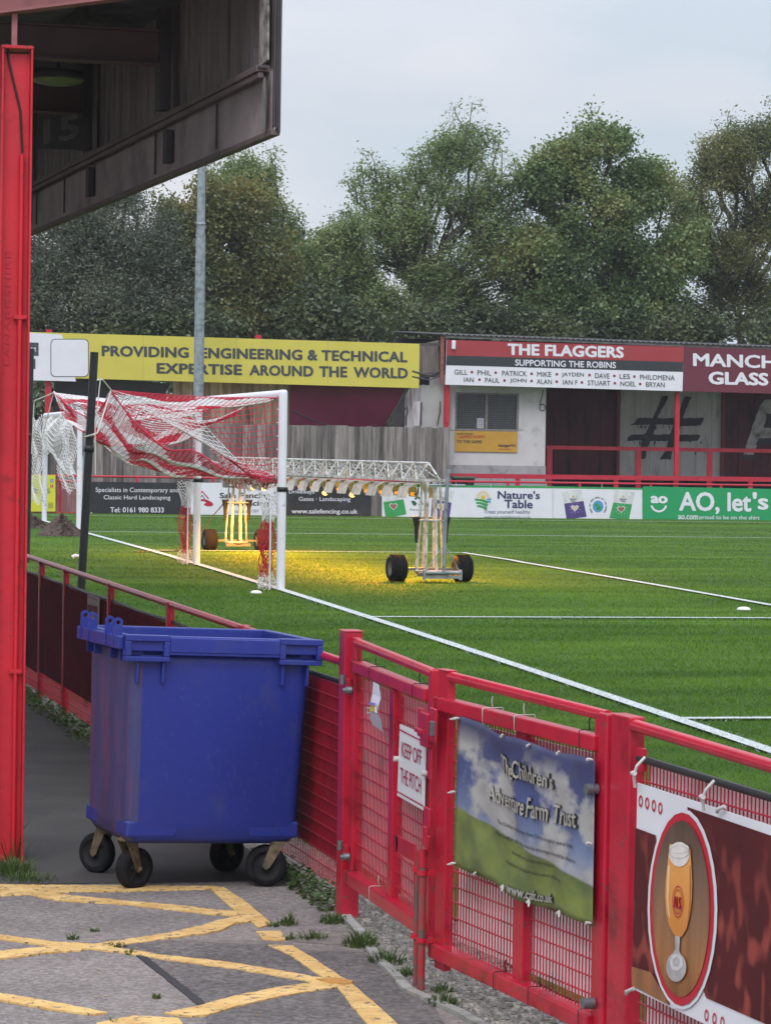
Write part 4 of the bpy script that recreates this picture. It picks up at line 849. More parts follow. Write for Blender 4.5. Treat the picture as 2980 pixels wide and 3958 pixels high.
for i, (s, zb) in enumerate(((2.42, 4.52), (4.97, 4.50), (7.6, 4.5), (10.2, 4.5))):
    a = FS(s, zb, -.06); mb = MB(); b_ = a-FN*4.6
    mb.bar(a+Vector((0,0,.10)), b_+Vector((0,0,.10)), .010, .19, side=FD); mb.bar(a, b_, .12, .012, side=FD); mb.bar(a+Vector((0,0,.2)), b_+Vector((0,0,.2)), .12, .012, side=FD); mb.build('rafter', MAR, stand)
    mb = MB(); mb.bar(FS(s, 4.245, -.07), FS(s, 4.86, -.07), .13, .07, side=FD); mb.bar(FS(s+.03, 3.93, -.03), FS(s+.03, 4.13, -.03), .11, .04, side=FD); mb.build('hanger', SOOT, stand, .003)
    if i: cp = FS(s, 0, -1.2); mb = MB(); mb.box((cp.x-.08, cp.y-.07, -.05), (cp.x-.068, cp.y+.07, zb)); mb.box((cp.x+.068, cp.y-.07, -.05), (cp.x+.08, cp.y+.07, zb)); mb.box((cp.x-.067, cp.y-.006, -.05), (cp.x+.067, cp.y+.006, zb)); mb.build('column', RED_COL, stand)
mb = MB(); mb.prism([FS(-.0, 3.88), FS(20, 3.85), FS(20, 4.165), FS(-.0, 4.20)], -FN, .018); mb.build('fascia_board', PLY, stand)
mb = MB()
for s in (.02, 1.7, 4.9, 6.1, 8.2): mb.bar(FS(s+1.2, 3.90, -.012), FS(s+1.2, 4.16, -.012), .012, .01, side=FD)
mb.build('board_batten', SOOT, stand)
mb = MB(); mb.bar(FS(.05, 4.215, -.035), FS(20, 4.16, -.035), .075, .035, side=FN); mb.bar(FS(.05, 4.18, -.045), FS(20, 4.125, -.045), .03, .03, side=FN); mb.build('fascia_rail', RAIL, stand, .004)
mb = MB(); mb.bar(FS(-.02, 3.872, .02), FS(20, 3.842, .02), .05, .03, side=FN); mb.build('drip_edge', RAIL, stand, .004)
mb = MB(); k_ = 0; s = .02; P = []
while s < 20:
    for ds, o in ((0, 0), (.10, 0), (.115, .022), (.155, .022), (.17, 0)): P.append((s+ds, .02+o))
    s += .185
for (sa, oa), (sb, ob) in zip(P, P[1:]): mb.face([FS(sa, 4.22, oa), FS(sb, 4.22, ob), FS(sb, 4.95, ob), FS(sa, 4.95, oa)])
mb.build('cladding', CLAD, stand)
mb = MB()
for i, (o, h0, w) in enumerate(((.012, 3.90, .012), (.0235, 3.885, .010), (.034, 3.87, .012))): mb.bar(FS(-.01-.012*i, h0, o), FS(-.01-.012*i, 4.98, o), .03, w, side=FD)
mb.build('end_trim', SOOT, stand, .003)
PEEL = mat('peeling_white', (.42, .40, .38), .8, .2, 9, '2a2422', .55, 8, .3, 40)
mb = MB(); mb.prism([FS(.03, 4.26, -.02), FS(.20, 4.24, -.02), FS(.21, 4.5, -.02), FS(.24, 4.98, -.02), FS(.05, 4.98, -.02)], -FN, .012); mb.build('end_board', PEEL, stand)
mb = MB(); mb.bar(FS(.02, 4.22, -.04), FS(.25, 4.22, -.04), .05, .012, side=FN); mb.bar(FS(.20, 4.16, -.05), FS(.20, 4.34, -.05), .012, .012, side=FN); mb.build('end_bracket', SOOT, stand)
mb = MB(); mb.face([FS(.01, 3.90, -.03), FS(.10, 3.90, -.03), FS(.07, 4.16, -.03), FS(.01, 4.17, -.03)]); mb.build('water_stain', mat('lime_stain', (.26,.24,.23), .8, .3, 14), stand)
ROOF = mat('asbestos_sheet', (.17, .18, .17), .85, .25, 2, '1c2020', .4, 1.5)
mb = MB(); a = FS(-.06, 4.90, .12); b_ = FS(21, 4.90, .12); c = b_-FN*9.0; d = a-FN*9.0; mb.prism([a, b_, c+Vector((0,0,.12)), d+Vector((0,0,.12))], (0,0,1), -.04); mb.build('roof_sheet', ROOF, stand)
mb = MB()
for o in (-.5, -1.3, -2.1, -2.9, -3.7): mb.bar(FS(-.02, 4.845, o), FS(20, 4.845, o), .05, .09, side=FN)
mb.build('purlin', SOOT, stand)
mb = MB(); q = FS(0, 0, -5.5); mb.prism([FS(-4, 0, -6.2), FS(22, 0, -6.2), FS(22, 1.8, -6.2), FS(-4, 1.8, -6.2)], FN, .1); mb.build('back_wall', CONC, stand)  # unseen wall, kept low and pale so sky light reaches the fascia
LAMPG = mat('lamp_cover_green', (.20, .25, .10), .4, .25, 5)
lp = thing('bowl_light', FS(3.7, 4.40, -1.0), 'round greenish unlit bowl light hung under the dark stand roof', 'light')
o_ = Vector(at(125, 172, 18.6)); lp.location = o_+Vector((0,0,.0))
mb = MB(); mb.lathe([(0, -.035), (.08, -.032), (.145, -.018), (.165, .0), (.165, .012)], o_, (0,0,1), 32); mb.build('bowl', LAMPG, lp)
mb = MB(); mb.lathe([(.17, .0), (.175, .01), (.17, .05), (.05, .07), (0, .07)], o_, (0,0,1), 28); mb.tube([o_+Vector((0,0,.07)), o_+Vector((0,0,.30))], .012, 6); mb.build('housing', SOOT, lp)
o_ = Vector(at(135, 289, 19.6)); nm = thing('number_plate', o_, 'small dark plate with pale number 15 under the stand roof', 'sign')
mb = MB(); mb.box((o_.x-.17, o_.y, o_.z-.10), (o_.x+.17, o_.y+.02, o_.z+.13)); mb.build('panel', SOOT, nm)
V, F = glyphs('15', .03, 1.); mb = MB(); mb.add([(o_.x-.13+u*.24, o_.y-.003-h, o_.z-.075+v*.165+.05*u) for u, v, h in V], F); mb.build('lettering', mat('number_paint', (.14,.135,.13), .7, .2, 9), nm)

# ------------------------------------------------------------------ goal
goal = thing('goal', (GOAL_X, POST_Y+3.72, pitch_z(40)), 'white goal frame with a rolled up red and white striped net', 'goal')
z0, z1 = pitch_z(POST_Y), pitch_z(FAR_Y); Rp = .056
mb = MB()
for yy, z in ((POST_Y, z0), (FAR_Y, z1)):
    q = MB(); n = 24; H = 2.56; top = z+H
    prof_ = [(z-.1), top-.05]
    q.tube([(GOAL_X, yy, z-.1), (GOAL_X, yy, top-.055), (GOAL_X, yy, top-.03), (GOAL_X, yy, top-.012), (GOAL_X, yy, top)], [Rp, Rp, Rp*.96, Rp*.84, Rp*.55], 24)
    q.build('post', WHITE_P, goal)
    q = MB(); q.lathe([(Rp+.001, -.03), (Rp+.008, -.028), (Rp+.008, .028), (Rp+.001, .03)], (GOAL_X, yy, z+1.29), (0,0,1), 24); q.bar((GOAL_X+Rp+.01, yy-.02, z+1.26), (GOAL_X+Rp+.01, yy-.02, z+1.32), .012, .02, side=(1,0,0)); q.build('strap', BLACK, goal)
    q = MB(); q.tube([(GOAL_X-.14, yy+.01, z-.05), (GOAL_X-.14, yy+.01, z+1.2)], .012, 6); q.build('net_rod', WHITE_P, goal)
mb = MB(); mb.tube([(GOAL_X, POST_Y+.03, z0+2.503), (GOAL_X, FAR_Y-.03, z1+2.503)], Rp, 20); mb.build('crossbar', WHITE_P, goal)
# net: cord lattices, red and white in broad bands
CR = mat('net_cord_red', (.58, .010, .045), .6, .15, 30); CW = mat('net_cord_white', (.84, .82, .84), .6, .1, 30)
def lattice(mb, f, nu, nv, r, band, diag=False):
    """cord net over patch f(u,v); band(u,v) -> 0 red, 1 white"""
    P = [[Vector(f(i/nu, j/nv)) for i in range(nu+1)] for j in range(nv+1)]
    def seg(a, b_, m_):
        d = b_-a
        if d.length < 1e-5: return
        d.normalize(); x = d.orthogonal().normalized(); y = d.cross(x); i0 = len(mb.v)
        for q in (a, b_):
            for k in range(3): mb.v.append(tuple(q+(x*math.cos(k*2.0944)+y*math.sin(k*2.0944))*r))
        for k in range(3): mb.f.append((i0+k, i0+(k+1) % 3, i0+3+(k+1) % 3, i0+3+k)); mb.sm.append(True); mb.mi.append(m_)
    for j in range(nv+1):
        for i in range(nu+1):
            m_ = band((i+.5)/nu, (j+.5)/nv)
            if diag:
                if i < nu and j < nv: seg(P[j][i], P[j+1][i+1], m_); seg(P[j][i+1], P[j+1][i], m_)
            else:
                if i < nu: seg(P[j][i], P[j][i+1], m_)
                if j < nv: seg(P[j][i], P[j+1][i], m_)
Apt, Bpt = Vector((GOAL_X-.05, POST_Y+.06, z0+2.46)), Vector((GOAL_X-.05, FAR_Y-.06, z1+2.46))
STN = Vector((3.90, 36.4, 0)); STF = Vector((3.86, 44.2, 0))
Cpt = Vector(at(240, 842, 36.9)); Dpt = Vector(at(116, 848, 43.6))      # tied-back corners near and far
Sn, Sf = Vector((GOAL_X-.06, POST_Y+.03, z0+1.40)), Vector((GOAL_X-.06, FAR_Y-.03, z1+1.40))
band = lambda w: (lambda u, v: int(math.floor(u*w+.5+.33*math.sin(7*v+3*u)+.22*math.sin(17*v+11*u))) % 2)
def mixq(a, b_, c, d, u, v): return (a*(1-u)+b_*u)*(1-v)+(d*(1-u)+c*u)*v     # a-b front edge, d-c back edge
def top_sheet(u, v):        # crossbar to the tied-back corners, sagging in two folds
    p = mixq(Apt, Bpt, Dpt, Cpt, u, v)
    s = math.sin(math.pi*u)*(.20+.80*v)
    p.z -= .26*s+.08*math.sin(math.pi*v)*(.4+math.sin(math.pi*u)) + (.05*math.sin(9*u+5*v)+.04*math.sin(19*u-8*v))*math.sin(math.pi*u)
    p.x += .12*math.sin(math.pi*u)*v
    return p
def back_sheet(u, v):       # hammock: from the back edge down and forward to the straps
    top = Cpt*(1-u)+Dpt*u; top = top+Vector((.12*math.sin(math.pi*u), 0, -.34*math.sin(math.pi*u)))
    bot = Sn*(1-u)+Sf*u
    p = top*(1-v)+bot*v
    p.z -= (.26*math.sin(math.pi*v**.8))*(.8+.2*math.sin(math.pi*u))
    p.x -= .25*math.sin(math.pi*v)
    p.z += (.05*math.sin(13*v+4*u)+.035*math.sin(21*v-9*u+1))*math.sin(math.pi*v)+.025*math.sin(22*u+3*v)
    p.y += .05*math.sin(8*v+6*u)
    return p
def upper_fold(u, v):       # second layer slung under the top sheet
    p = mixq(Apt+Vector((-.4,.3,-.12)), Bpt+Vector((-.3,-.3,-.12)), Dpt, Cpt, u, v); p.z -= .62*math.sin(math.pi*u)*(.35+.5*v)+.28*math.sin(math.pi*v)+.03*math.sin(15*u+8*v)
    return p
def side_sheet(yp, zp, far):
    C_ = Dpt if far else Cpt; S_ = Sf if far else Sn; A_p = Bpt if far else Apt
    def f(u, v):
        a = A_p*(1-v)+S_*v; w = C_*(1-v)+(C_*.25+S_*.75+Vector((0,0,-.05)))*v
        p = a*(1-u)+w*u; p.z -= .16*math.sin(math.pi*u)*(1-.3*v); p.y += .03*math.sin(7*u+9*v); return p
    return f
mb = MB()
lattice(mb, top_sheet, 64, 30, .0053, band(7)); lattice(mb, upper_fold, 60, 22, .0047, lambda u, v: 1-band(6)(u, v)); lattice(mb, back_sheet, 64, 32, .0056, band(7))
def vband(w, ph): return lambda u, v: 0 if int(v*w+ph) % 3 else 1
lattice(mb, side_sheet(0, 0, False), 22, 14, .0045, lambda u, v: 0 if (u < .55 or v > .8) else 1)
lattice(mb, side_sheet(0, 0, True), 22, 14, .0045, lambda u, v: 0 if u < .6 else 1)
# gathered roll across the mouth at strap height
rr = random.Random(4)
def roll(a, b_, sag, rad, N, seedk):
    for k in range(N):
        ph = rr.uniform(0, 6.28); ra = rad*rr.uniform(.3, 1); fr = rr.uniform(2, 7); P = []
        for i in range(40):
            u = i/39; p = a*(1-u)+b_*u; p.z -= sag*math.sin(math.pi*u); w = ra*(.35+.65*math.sin(math.pi*min(1, u*1.15+.05)))
            p += Vector((w*math.cos(ph+fr*u*6), .0, w*math.sin(ph+fr*u*6)*1.3)); P.append(p)
        i0 = len(mb.f); mb.tube(P, .0055, 3, mi=0, caps=False)
        for q in range(i0, len(mb.f)):
            u = (q-i0)/(len(mb.f)-i0); mb.mi[q] = 1 if rr.random() < .3 or int(u*7+k*.4) % 3 == 0 else 0
roll(Sn, Vector(at(430, 985, 43.2)), .12, .13, 46, 0); roll(Sf, Vector(at(300, 985, 42)), .05, .10, 20, 1); roll(Sn+Vector((-.2,.2,.02)), Vector(at(455, 965, 41)), .10, .11, 20, 2)
for p in ((Cpt, Dpt),):
    P = [p[0]*(1-i/30)+p[1]*(i/30)+Vector((.12*math.sin(math.pi*i/30), 0, -.34*math.sin(math.pi*i/30))) for i in range(31)]; mb.tube(P, .009, 5, mi=0)
mb.tube([back_sheet(0, i/30) for i in range(31)], .009, 5, mi=0); mb.tube([back_sheet(1, i/30) for i in range(31)], .009, 5, mi=0)
# loose tails hanging beside the posts
for (yy, z, dx, wh) in ((POST_Y, z0, -.10, .18), (FAR_Y, z1, -.10, .12)):
    for k in range(9):
        x = GOAL_X-.07-rr.uniform(0, .17)+0; P = []
        for i in range(26):
            u = i/25; P.append(Vector((x+.03*math.sin(u*19+k*2)-.04*u, yy+.04+.03*math.cos(u*17+k), z+1.27-u*1.25)))
        i0 = len(mb.f); mb.tube(P, .006, 3, caps=False)
        for q in range(i0, len(mb.f)):
            u = (q-i0)/(len(mb.f)-i0); mb.mi[q] = 1 if (u < .32 or u > .86) else 0
    lat = lambda u, v: Vector((GOAL_X-.07-u*.20+.03*math.sin(v*14+u*4), yy+.05+.03*math.sin(u*8+v*11), z+1.26-v*1.24+.03*math.sin(u*9)))
    lattice(mb, lat, 5, 26, .005, lambda u, v: 1 if (v < .30 or v > .85) else 0, True)
mb.build('net', [CR, CW], goal)
mb = MB()
for i in range(60):
    y = POST_Y+.1+i*(FAR_Y-POST_Y-.2)/59; mb.tube([(GOAL_X-Rp-.006, y, z0+2.48), (GOAL_X-Rp-.02, y, z0+2.452)], .007, 4)
for yy, z in ((POST_Y, z0), (FAR_Y, z1)):
    for i in range(14): mb.tube([(GOAL_X-Rp-.004, yy, z+.1+i*.17), (GOAL_X-Rp-.022, yy, z+.1+i*.17)], .007, 4)
mb.build('net_clip', mat('clip_white', (.7,.7,.75), .5, .1), goal)
# stanchions behind the goal and their guys
NYL = mat('white_rope', (.62,.60,.56), .7, .1)
def stanchion(label, b_, t_, tie):
    o = thing('net_stanchion', b_, label, 'pole'); mb = MB(); mb.tube([b_, t_], .052, 16); mb.build('pole', BLACK, o)
    mb = MB(); mid = b_+(t_-b_)*.60; mb.lathe([(.053, -.04), (.066, -.035), (.066, .035), (.053, .04)], mid, (t_-b_), 14); mb.build('collar', BLACK, o); return o, mid
tN = Vector(at(204, 760, 36.4)); bN = Vector(at(172, 1295, 36.4)); bN.z = pitch_z(36.4)-.1; bN = Vector((at(175, 1262, 36.4).x, 36.4, pitch_z(36.4)-.05))
oN, mN = stanchion('leaning black pole holding back the near corner of the red and white net', bN, tN, Cpt)
tF = Vector(at(66, 752, 44.2)); bF = Vector((tF.x-.02, 44.2, pitch_z(44)-.05))
oF, mF = stanchion('black pole half hidden by the red column, holding the far net corner', bF, tF, Dpt)
mN = Vector(at(194, 938, 36.35))
mb = MB(); mb.tube([tN+Vector((.03,-.05,-.35)), tN+Vector((.1,-.03,-.34)), Cpt], .010, 5); mb.tube([Cpt, mN+Vector((.09,-.05,.02)), mN+Vector((-.06,-.06,-.03)), mN+Vector((-.09,0,-.04)), mN+Vector((.06,-.06,.0))], .011, 5); mb.tube([tN+Vector((.075,-.04,-.32)), mN+Vector((.06,-.05,.1)), mN+Vector((.07,-.05,-.5))], .008, 5); mb.build('guy_rope', NYL, oN)
mb = MB(); mb.tube([tF+Vector((.05,-.05,-.8)), Dpt], .010, 5); mb.tube([Dpt, tF+Vector((.05,-.05,-1.9))], .008, 5); mb.tube([tF+Vector((.06,-.05,-.8)), tF+Vector((.03,-.05,-1.6))], .008, 5); mb.build('guy_rope', NYL, oF)

# ------------------------------------------------------------------ training goal by the far corner
tg = thing('training_goal', (6.39, 64.7, .40), 'second white goal far behind beside the soil heaps, torn white net hanging from it', 'goal')
TY = (60.8, 68.6); zt = .40
for y in TY: mb = MB(); mb.tube([(6.39, y, zt-.1), (6.39, y, zt+2.52)], .06, 18); mb.build('post', WHITE_P, tg)
mb = MB(); mb.tube([(6.39, TY[0]-.05, zt+2.50), (6.39, TY[1]+.05, zt+2.50)], .06, 16); mb.build('crossbar', WHITE_P, tg)
mb = MB(); mb.box((6.448, TY[0]-.045, zt+1.6), (6.456, TY[0]+.045, zt+2.25)); mb.build('sticker', mat('navy_sticker', (.02,.03,.09), .5), tg)
mb = MB()
def drape(u, v):
    y = TY[0]+.5+u*(TY[1]-TY[0]-.4); return Vector((6.36-.35*math.sin(math.pi*v)*(.5+.5*math.sin(4*u)), y+.05*math.sin(9*v+4*u), zt+2.46-v*(1.05+.25*math.sin(5*u+1))+.04*math.sin(20*u)))
lattice(mb, drape, 44, 12, .008, lambda u, v: 1)
def tail(y, L, w): return lambda u, v: Vector((6.33-.28*u*w-.06*math.sin(v*11), y+.5*(u-.5)*w+.06*math.sin(v*13+u*6), zt+2.44-v*L+.06*math.sin(u*9)))
lattice(mb, tail(TY[1]+.05, 2.0, 1.0), 7, 26, .008, lambda u, v: 1, True); lattice(mb, tail(TY[0]+.6, 1.6, 1.0), 6, 22, .007, lambda u, v: 1, True)
def bag(y, zz, rx, rz):
    P = [Vector((6.30+rx*.5*math.cos(a), y+rx*1.4*math.sin(a*.5), zz+rz*math.cos(a*.9))) for a in [i*.35 for i in range(30)]]
    for q in range(7):
        ph = rr.uniform(0, 6); mb.tube([p+Vector((.05*math.sin(i*.9+ph), .12*math.cos(i*.7+ph), .06*math.sin(i*1.3+ph))) for i, p in enumerate(P)], .012, 3, caps=False)
mb.mi = [0]*len(mb.f); mb.mi = [0]*len(mb.f)
mb.build('net', CW, tg)
# soil heaps
SOIL = mat('dug_soil', (.085, .058, .048), .95, .35, 14, '2e211c', .4, 9, .8, 40)
def heap(label, c, rx, ry, h, sd):
    o = thing('soil_heap', c, label, 'soil heap'); mb = MB(); r_ = random.Random(sd); n, m_ = 40, 14; ph = [r_.uniform(0, 6.28) for _ in range(6)]
    V = []; 
    for j in range(m_+1):
        for i in range(n):
            a = 2*math.pi*i/n; q = j/m_; e_ = 1+.22*math.sin(2*a+ph[0])+.14*math.sin(5*a+ph[1])
            V.append(Vector(c)+Vector((rx*q*e_*math.cos(a), ry*q*e_*math.sin(a), h*(1-q)**.85*(1+.18*math.sin(3*a+ph[2]))+r_.uniform(-.035, .035)*(1 if j < m_ else 0)-.01)))
    mb.add(V, [(j*n+i, j*n+(i+1) % n, (j+1)*n+(i+1) % n, (j+1)*n+i) for j in range(m_) for i in range(n)])
    for _ in range(130):
        a = r_.uniform(0, 6.28); q = r_.uniform(.1, 1.2); s = r_.uniform(.015, .06); p = Vector(c)+Vector((rx*q*math.cos(a), ry*q*math.sin(a), h*max(0, 1-q)**.85))
        V = [p+Vector((r_.uniform(-1,1), r_.uniform(-1,1), r_.uniform(-.6,1)))*s for _ in range(6)]; mb.add(V, [(0,1,2),(0,2,3),(0,3,4),(0,4,1),(5,2,1),(5,3,2),(5,4,3),(5,1,4)])
    mb.build('soil', SOIL, o)
heap('heap of dug brown soil in front of the near post of the training goal', tuple(onp(134, 1157)), .40, .7, .40, 1)
heap('low brown soil heap by the far post of the training goal, against the red column', tuple(onp(66, 1140)), .42, .6, .26, 2)
mb = MB(); p = onp(150, 1159); q = onp(235, 1160)

# ------------------------------------------------------------------ floodlight column
fl = thing('floodlight_column', (0, 0, 0), 'tall plain galvanised floodlight column in front of the yellow sign', 'pole')
b0 = at(426, 1045, 78.4); fl.location = (b0.x, 78.4, .35)
mb = MB(); x = b0.x; p_ = lambda y_: at(427.5, y_, 78.4)
mb.tube([(x, 78.4, .3), (x, 78.4, p_(525).z)], [.145, .135], 20); mb.build('lower_shaft', GALV, fl)
mb = MB(); mb.tube([(x, 78.4, p_(535).z), (x, 78.4, p_(505).z)], [.137, .132], 20); mb.tube([(x, 78.4, p_(505).z+.001), (x, 78.4, 13.5)], [.115, .085], 20); mb.build('upper_shaft', GALV, fl)
mb = MB(); mb.lathe([(.116, -.04), (.128, -.03), (.128, .03), (.114, .04)], (x, 78.4, p_(483).z), (0,0,1), 20); mb.build('collar', GALV, fl)
mb = MB(); mb.box((x-.9, 78.3, 13.4), (x+.9, 78.5, 13.55)); mb.build('crossarm', GALV, fl)

# ------------------------------------------------------------------ grow light rig
CREAMP = mat('rig_white_paint', (.58, .58, .57), .5, .15, 9, '6a6a60', .5, 8, .1, 60)
REFL = mat('reflector_sheet', (.52, .47, .42), .5, .15, 6, '5b503f', .35, 5, .15, 50)
R1_, R2_ = Vector((8.90, 38.87, pitch_z(38.9))), Vector((8.03, 50.27, pitch_z(50)))
BD = (R2_-R1_); BD.z = 0; LB = BD.length; BD.normalize(); BN = Vector((BD.y, -BD.x, 0))      # BN: towards +x
zb = pitch_z(44)
rig = thing('grow_light_rig', (8.5, 44.5, zb), 'wheeled white lattice boom of lit yellow grow lamps standing over the goal mouth', 'lighting rig')
def RG(s, o, z): return Vector((R1_.x, R1_.y, zb))+BD*s+BN*o+Vector((0, 0, z))
def tube1(name, segs, m_, par, n=8):
    mb = MB()
    for a, b_, r_ in segs: mb.tube([a, b_], r_, n)
    return mb.build(name, m_, par)
# rough RG heights are above the turf
TZ, BZ = 1.62, 1.385
tube1('chord', [(RG(.12, 0, TZ), RG(LB+.1, 0, TZ), .018)], CREAMP, rig)
mb = MB()
for o in (-.17, .17): mb.bar(RG(-.18, o, BZ), RG(LB+.35, o, BZ), .05, .035, side=BN)
for i in range(24): s = i*LB/23; mb.bar(RG(s, -.17, BZ), RG(s, .17, BZ), .03, .03)
mb.build('chord', CREAMP, rig)
seg = []; NB = 17; bl = LB/NB
for i in range(NB):
    for o in (-.17, .17):
        seg.append((RG(i*bl+.12, 0, TZ), RG(i*bl+.12, o, BZ), .014)); seg.append((RG(i*bl+.12, 0, TZ), RG((i+1)*bl+.1, o, BZ), .011)); seg.append((RG((i+1)*bl+.1, 0, TZ), RG(i*bl+.12, o, BZ), .011))
seg.append((RG(.12, 0, TZ), RG(-.25, 0, BZ+.08), .014)); tube1('lacing', seg, CREAMP, rig, 6)
mb = MB()
for i in range(9): mb.box(tuple(RG(.8+i*1.2, 0, BZ+.02)-Vector((.05,.09,0))), tuple(RG(.8+i*1.2, 0, BZ+.13)+Vector((.05,.09,0))))
mb.build('ballast_box', REFL, rig, .004)
BULB = emis('sodium_bulb', (1, .32, .02), .9); BULB_HOT = emis('sodium_bulb_bright', (1, .42, .06), 8.)
for i in range(14):
    s = .75+i*(LB-1.3)/13; q = thing('lamp', RG(s, 0, BZ-.05), '', ''); del q['label']; del q['category']; q.parent = rig; q.location = RG(s, 0, BZ-.05)-Vector(rig.location)
    mb = MB(); P = [(-.10, .0), (-.20, -.07), (-.22, -.215), (.22, -.235), (.19, -.07), (.10, .0)]
    for h in (-.0,):
        prof2 = [(o, z) for o, z in ((-.06, -.02), (-.17, -.08), (-.215, -.22))]
        for side in (1, -1):
            pr = [(side*o, z) for o, z in prof2]
            for (oa, za), (ob, zb_) in zip(pr, pr[1:]):
                mb.face([RG(s-.27, oa, BZ-.03+za), RG(s+.21, oa, BZ-.03+za), RG(s+.21, ob, BZ-.03+zb_), RG(s-.27, ob, BZ-.03+zb_)])
        mb.face([RG(s-.27, -.06, BZ-.05), RG(s-.27, .06, BZ-.05), RG(s+.21, .06, BZ-.05), RG(s+.21, -.06, BZ-.05)])
    o = mb.build('reflector', REFL, q); sd_ = o.modifiers.new('sheet', 'SOLIDIFY'); sd_.thickness = .004
    mb = MB(); hot = i in (4, 6, 11, 12); z = BZ-(.27 if hot else .20); e_ = 1.15 if hot else .8; mb.tube([RG(s-.10, -.03, z), RG(s-.04, -.03, z), RG(s+.04, -.03, z), RG(s+.10, -.03, z)], [.012*e_, .03*e_, .03*e_, .012*e_], 8); mb.build('bulb', BULB_HOT if hot else BULB, q)
    mb = MB(); mb.tube([RG(s-.17, -.03, z), RG(s-.10, -.03, z)], .02, 8); mb.bar(RG(s-.15, 0, z), RG(s-.15, 0, BZ-.06), .02, .02); mb.build('holder', STEEL, q)
    if i % 2 == 0:
        li = bpy.data.lights.new('lamp_light', 'SPOT'); li.spot_size = math.radians(168); li.spot_blend = .25; li.shadow_soft_size = .12; li.energy = {0: 460, 12: 620}.get(i, 265); li.color = (1, .33, .0)
        lo = bpy.data.objects.new('lamp_light', li); col.objects.link(lo); lo.parent = q; lo.location = Vector((0, 0, -.27)); lo.rotation_euler = (0, 0, math.atan2(BD.y, BD.x))
def rig_end(s0, near):
    par = rig; c = lambda a, r_, z: RG(s0, r_*math.cos(a), z)+BD*(r_*math.sin(a))
    mb = MB()
    for i in range(8):
        a = i*math.pi/4+.2; mb.bar(c(a, .20, .14), c(a, .135, BZ-.02), .034, .014, side=BD*math.cos(a)*1-BN*math.sin(a))
    mb.build('slat', CREAMP, par)
    mb = MB()
    for R, z, h in ((.215, .13, .03), (.215, .83, .022)): mb.lathe([(R-.012, 0), (R, 0), (R, h), (R-.012, h), (R-.012, 0)], RG(s0, 0, z), (0,0,1), 28)
    mb.build('hoop', CREAMP, par)
    mb = MB(); mb.bar(RG(s0, -.36, .17), RG(s0, .36, .17), .035, .035); mb.lathe([(0, -.0), (.19, 0), (.19, -.035), (0, -.035)], RG(s0, 0, .135), (0,0,1), 20)
    mb.bar(RG(s0-.16, -.22, .10), RG(s0-.16, .22, .10), .05, .05); mb.build('axle', STEEL, par, .003)
    for o in (-.47, .47):
        w = thing('wheel', RG(s0, o, .18), '', ''); del w['label']; del w['category']; w.parent = par; w.location = RG(s0, o, .18)-Vector(par.location); cc = RG(s0, o, .182)
        mb = MB(); mb.lathe([(.105, -.105), (.15, -.118), (.168, -.10), (.178, -.07), (.182, 0), (.178, .07), (.168, .10), (.15, .118), (.105, .105)], cc, BN, 40)
        e2 = BD; e3 = Vector((0, 0, 1))
        for j in range(36):
            for kk, oo in enumerate((-.075, -.038, 0, .038, .075)):
                a = 2*math.pi*(j+.5*(kk % 2))/36; mb.bar(cc+BN*(oo-.015)+(e2*math.cos(a)+e3*math.sin(a))*.180, cc+BN*(oo+.015)+(e2*math.cos(a+.05)+e3*math.sin(a+.05))*.180, .016, .014)
        mb.build('tyre', RUBBER, w)
        mb = MB(); mb.lathe([(0, -.06), (.04, -.06), (.06, -.03), (.095, -.04), (.107, -.10), (.107, .10), (.095, .04), (.06, .03), (.04, .06), (0, .06)], cc, BN, 28); mb.build('rim', mat('wheel_rim_grey', (.22,.22,.22), .5, .2, 12), w)
    mb = MB()
    for o in (-.215, .215):
        p = RG(s0-.05, o, .83); mb.lathe([(.02, -.30), (.03, -.08), (.055, .03), (.062, .06), (.055, .06), (.03, .0)], p, (0,0,1), 14)
    mb.build('cable_hook', BLACK, par)
rig_end(0, True); rig_end(LB, False)
mb = MB(); mb.tube([RG(-.28, .11, .12), RG(-.28, .13, 1.0), RG(-.28, .155, BZ+.12)], .026, 10); mb.tube([RG(-.28, .155, BZ+.10), RG(-.28, .155, BZ+.16)], .034, 12)
for o in (-.13, .35): mb.tube([RG(-.28, .12, .52), RG(-.24, o, .15)], .009, 6)
mb.tube([RG(-.26, -.14, .13), RG(-.26, .36, .13)], .028, 10); mb.bar(RG(-.24, -.15, .07), RG(-.24, .37, .07), .04, .04); mb.bar(RG(-.24, -.15, .03), RG(-.24, -.15, .17), .035, .05); mb.bar(RG(-.24, .37, .03), RG(-.24, .37, .17), .035, .05)
mb.tube([RG(-.22, -.1, BZ-.06), RG(-.22, .42, BZ-.06)], .014, 8); mb.build('tow_bar', GALV, rig)
mb = MB(); mb.box(tuple(RG(LB-.25, -.28, 1.10)), tuple(RG(LB-.25, -.28, 1.10)+Vector((.22, .2, .26)))); mb.build('control_box', STEEL, rig, .004)
mb = MB(); P = [RG(LB, -.22, .83), RG(LB, -.42, .60), RG(LB, -.60, .34), RG(LB-.1, -.66, .10), RG(LB-.3, -.75, .02), RG(LB-.8, -1.2, .02), RG(LB-1.5, -2.1, .02)]; mb.tube(P, .010, 6); mb.build('cable', BLACK, rig)
o = thing('cable_plug', onp(385, 1123), 'small orange cable plug lying on the lit grass beside the far goalpost', 'plug'); p = Vector(onp(388, 1124)); p.z += .05
mb = MB(); mb.tube([p, p+Vector((.09,0,0)), p+Vector((.2,0,0))], [.02, .035, .03], 10); mb.build('plug_body', mat('orange_plastic', (.62,.12,.03), .5), o); mb = MB(); mb.tube([p+Vector((-.12,0,-.02)), p+Vector((-.001,0,0))], [.008, .018], 8); mb.build('boot', BLACK, o)

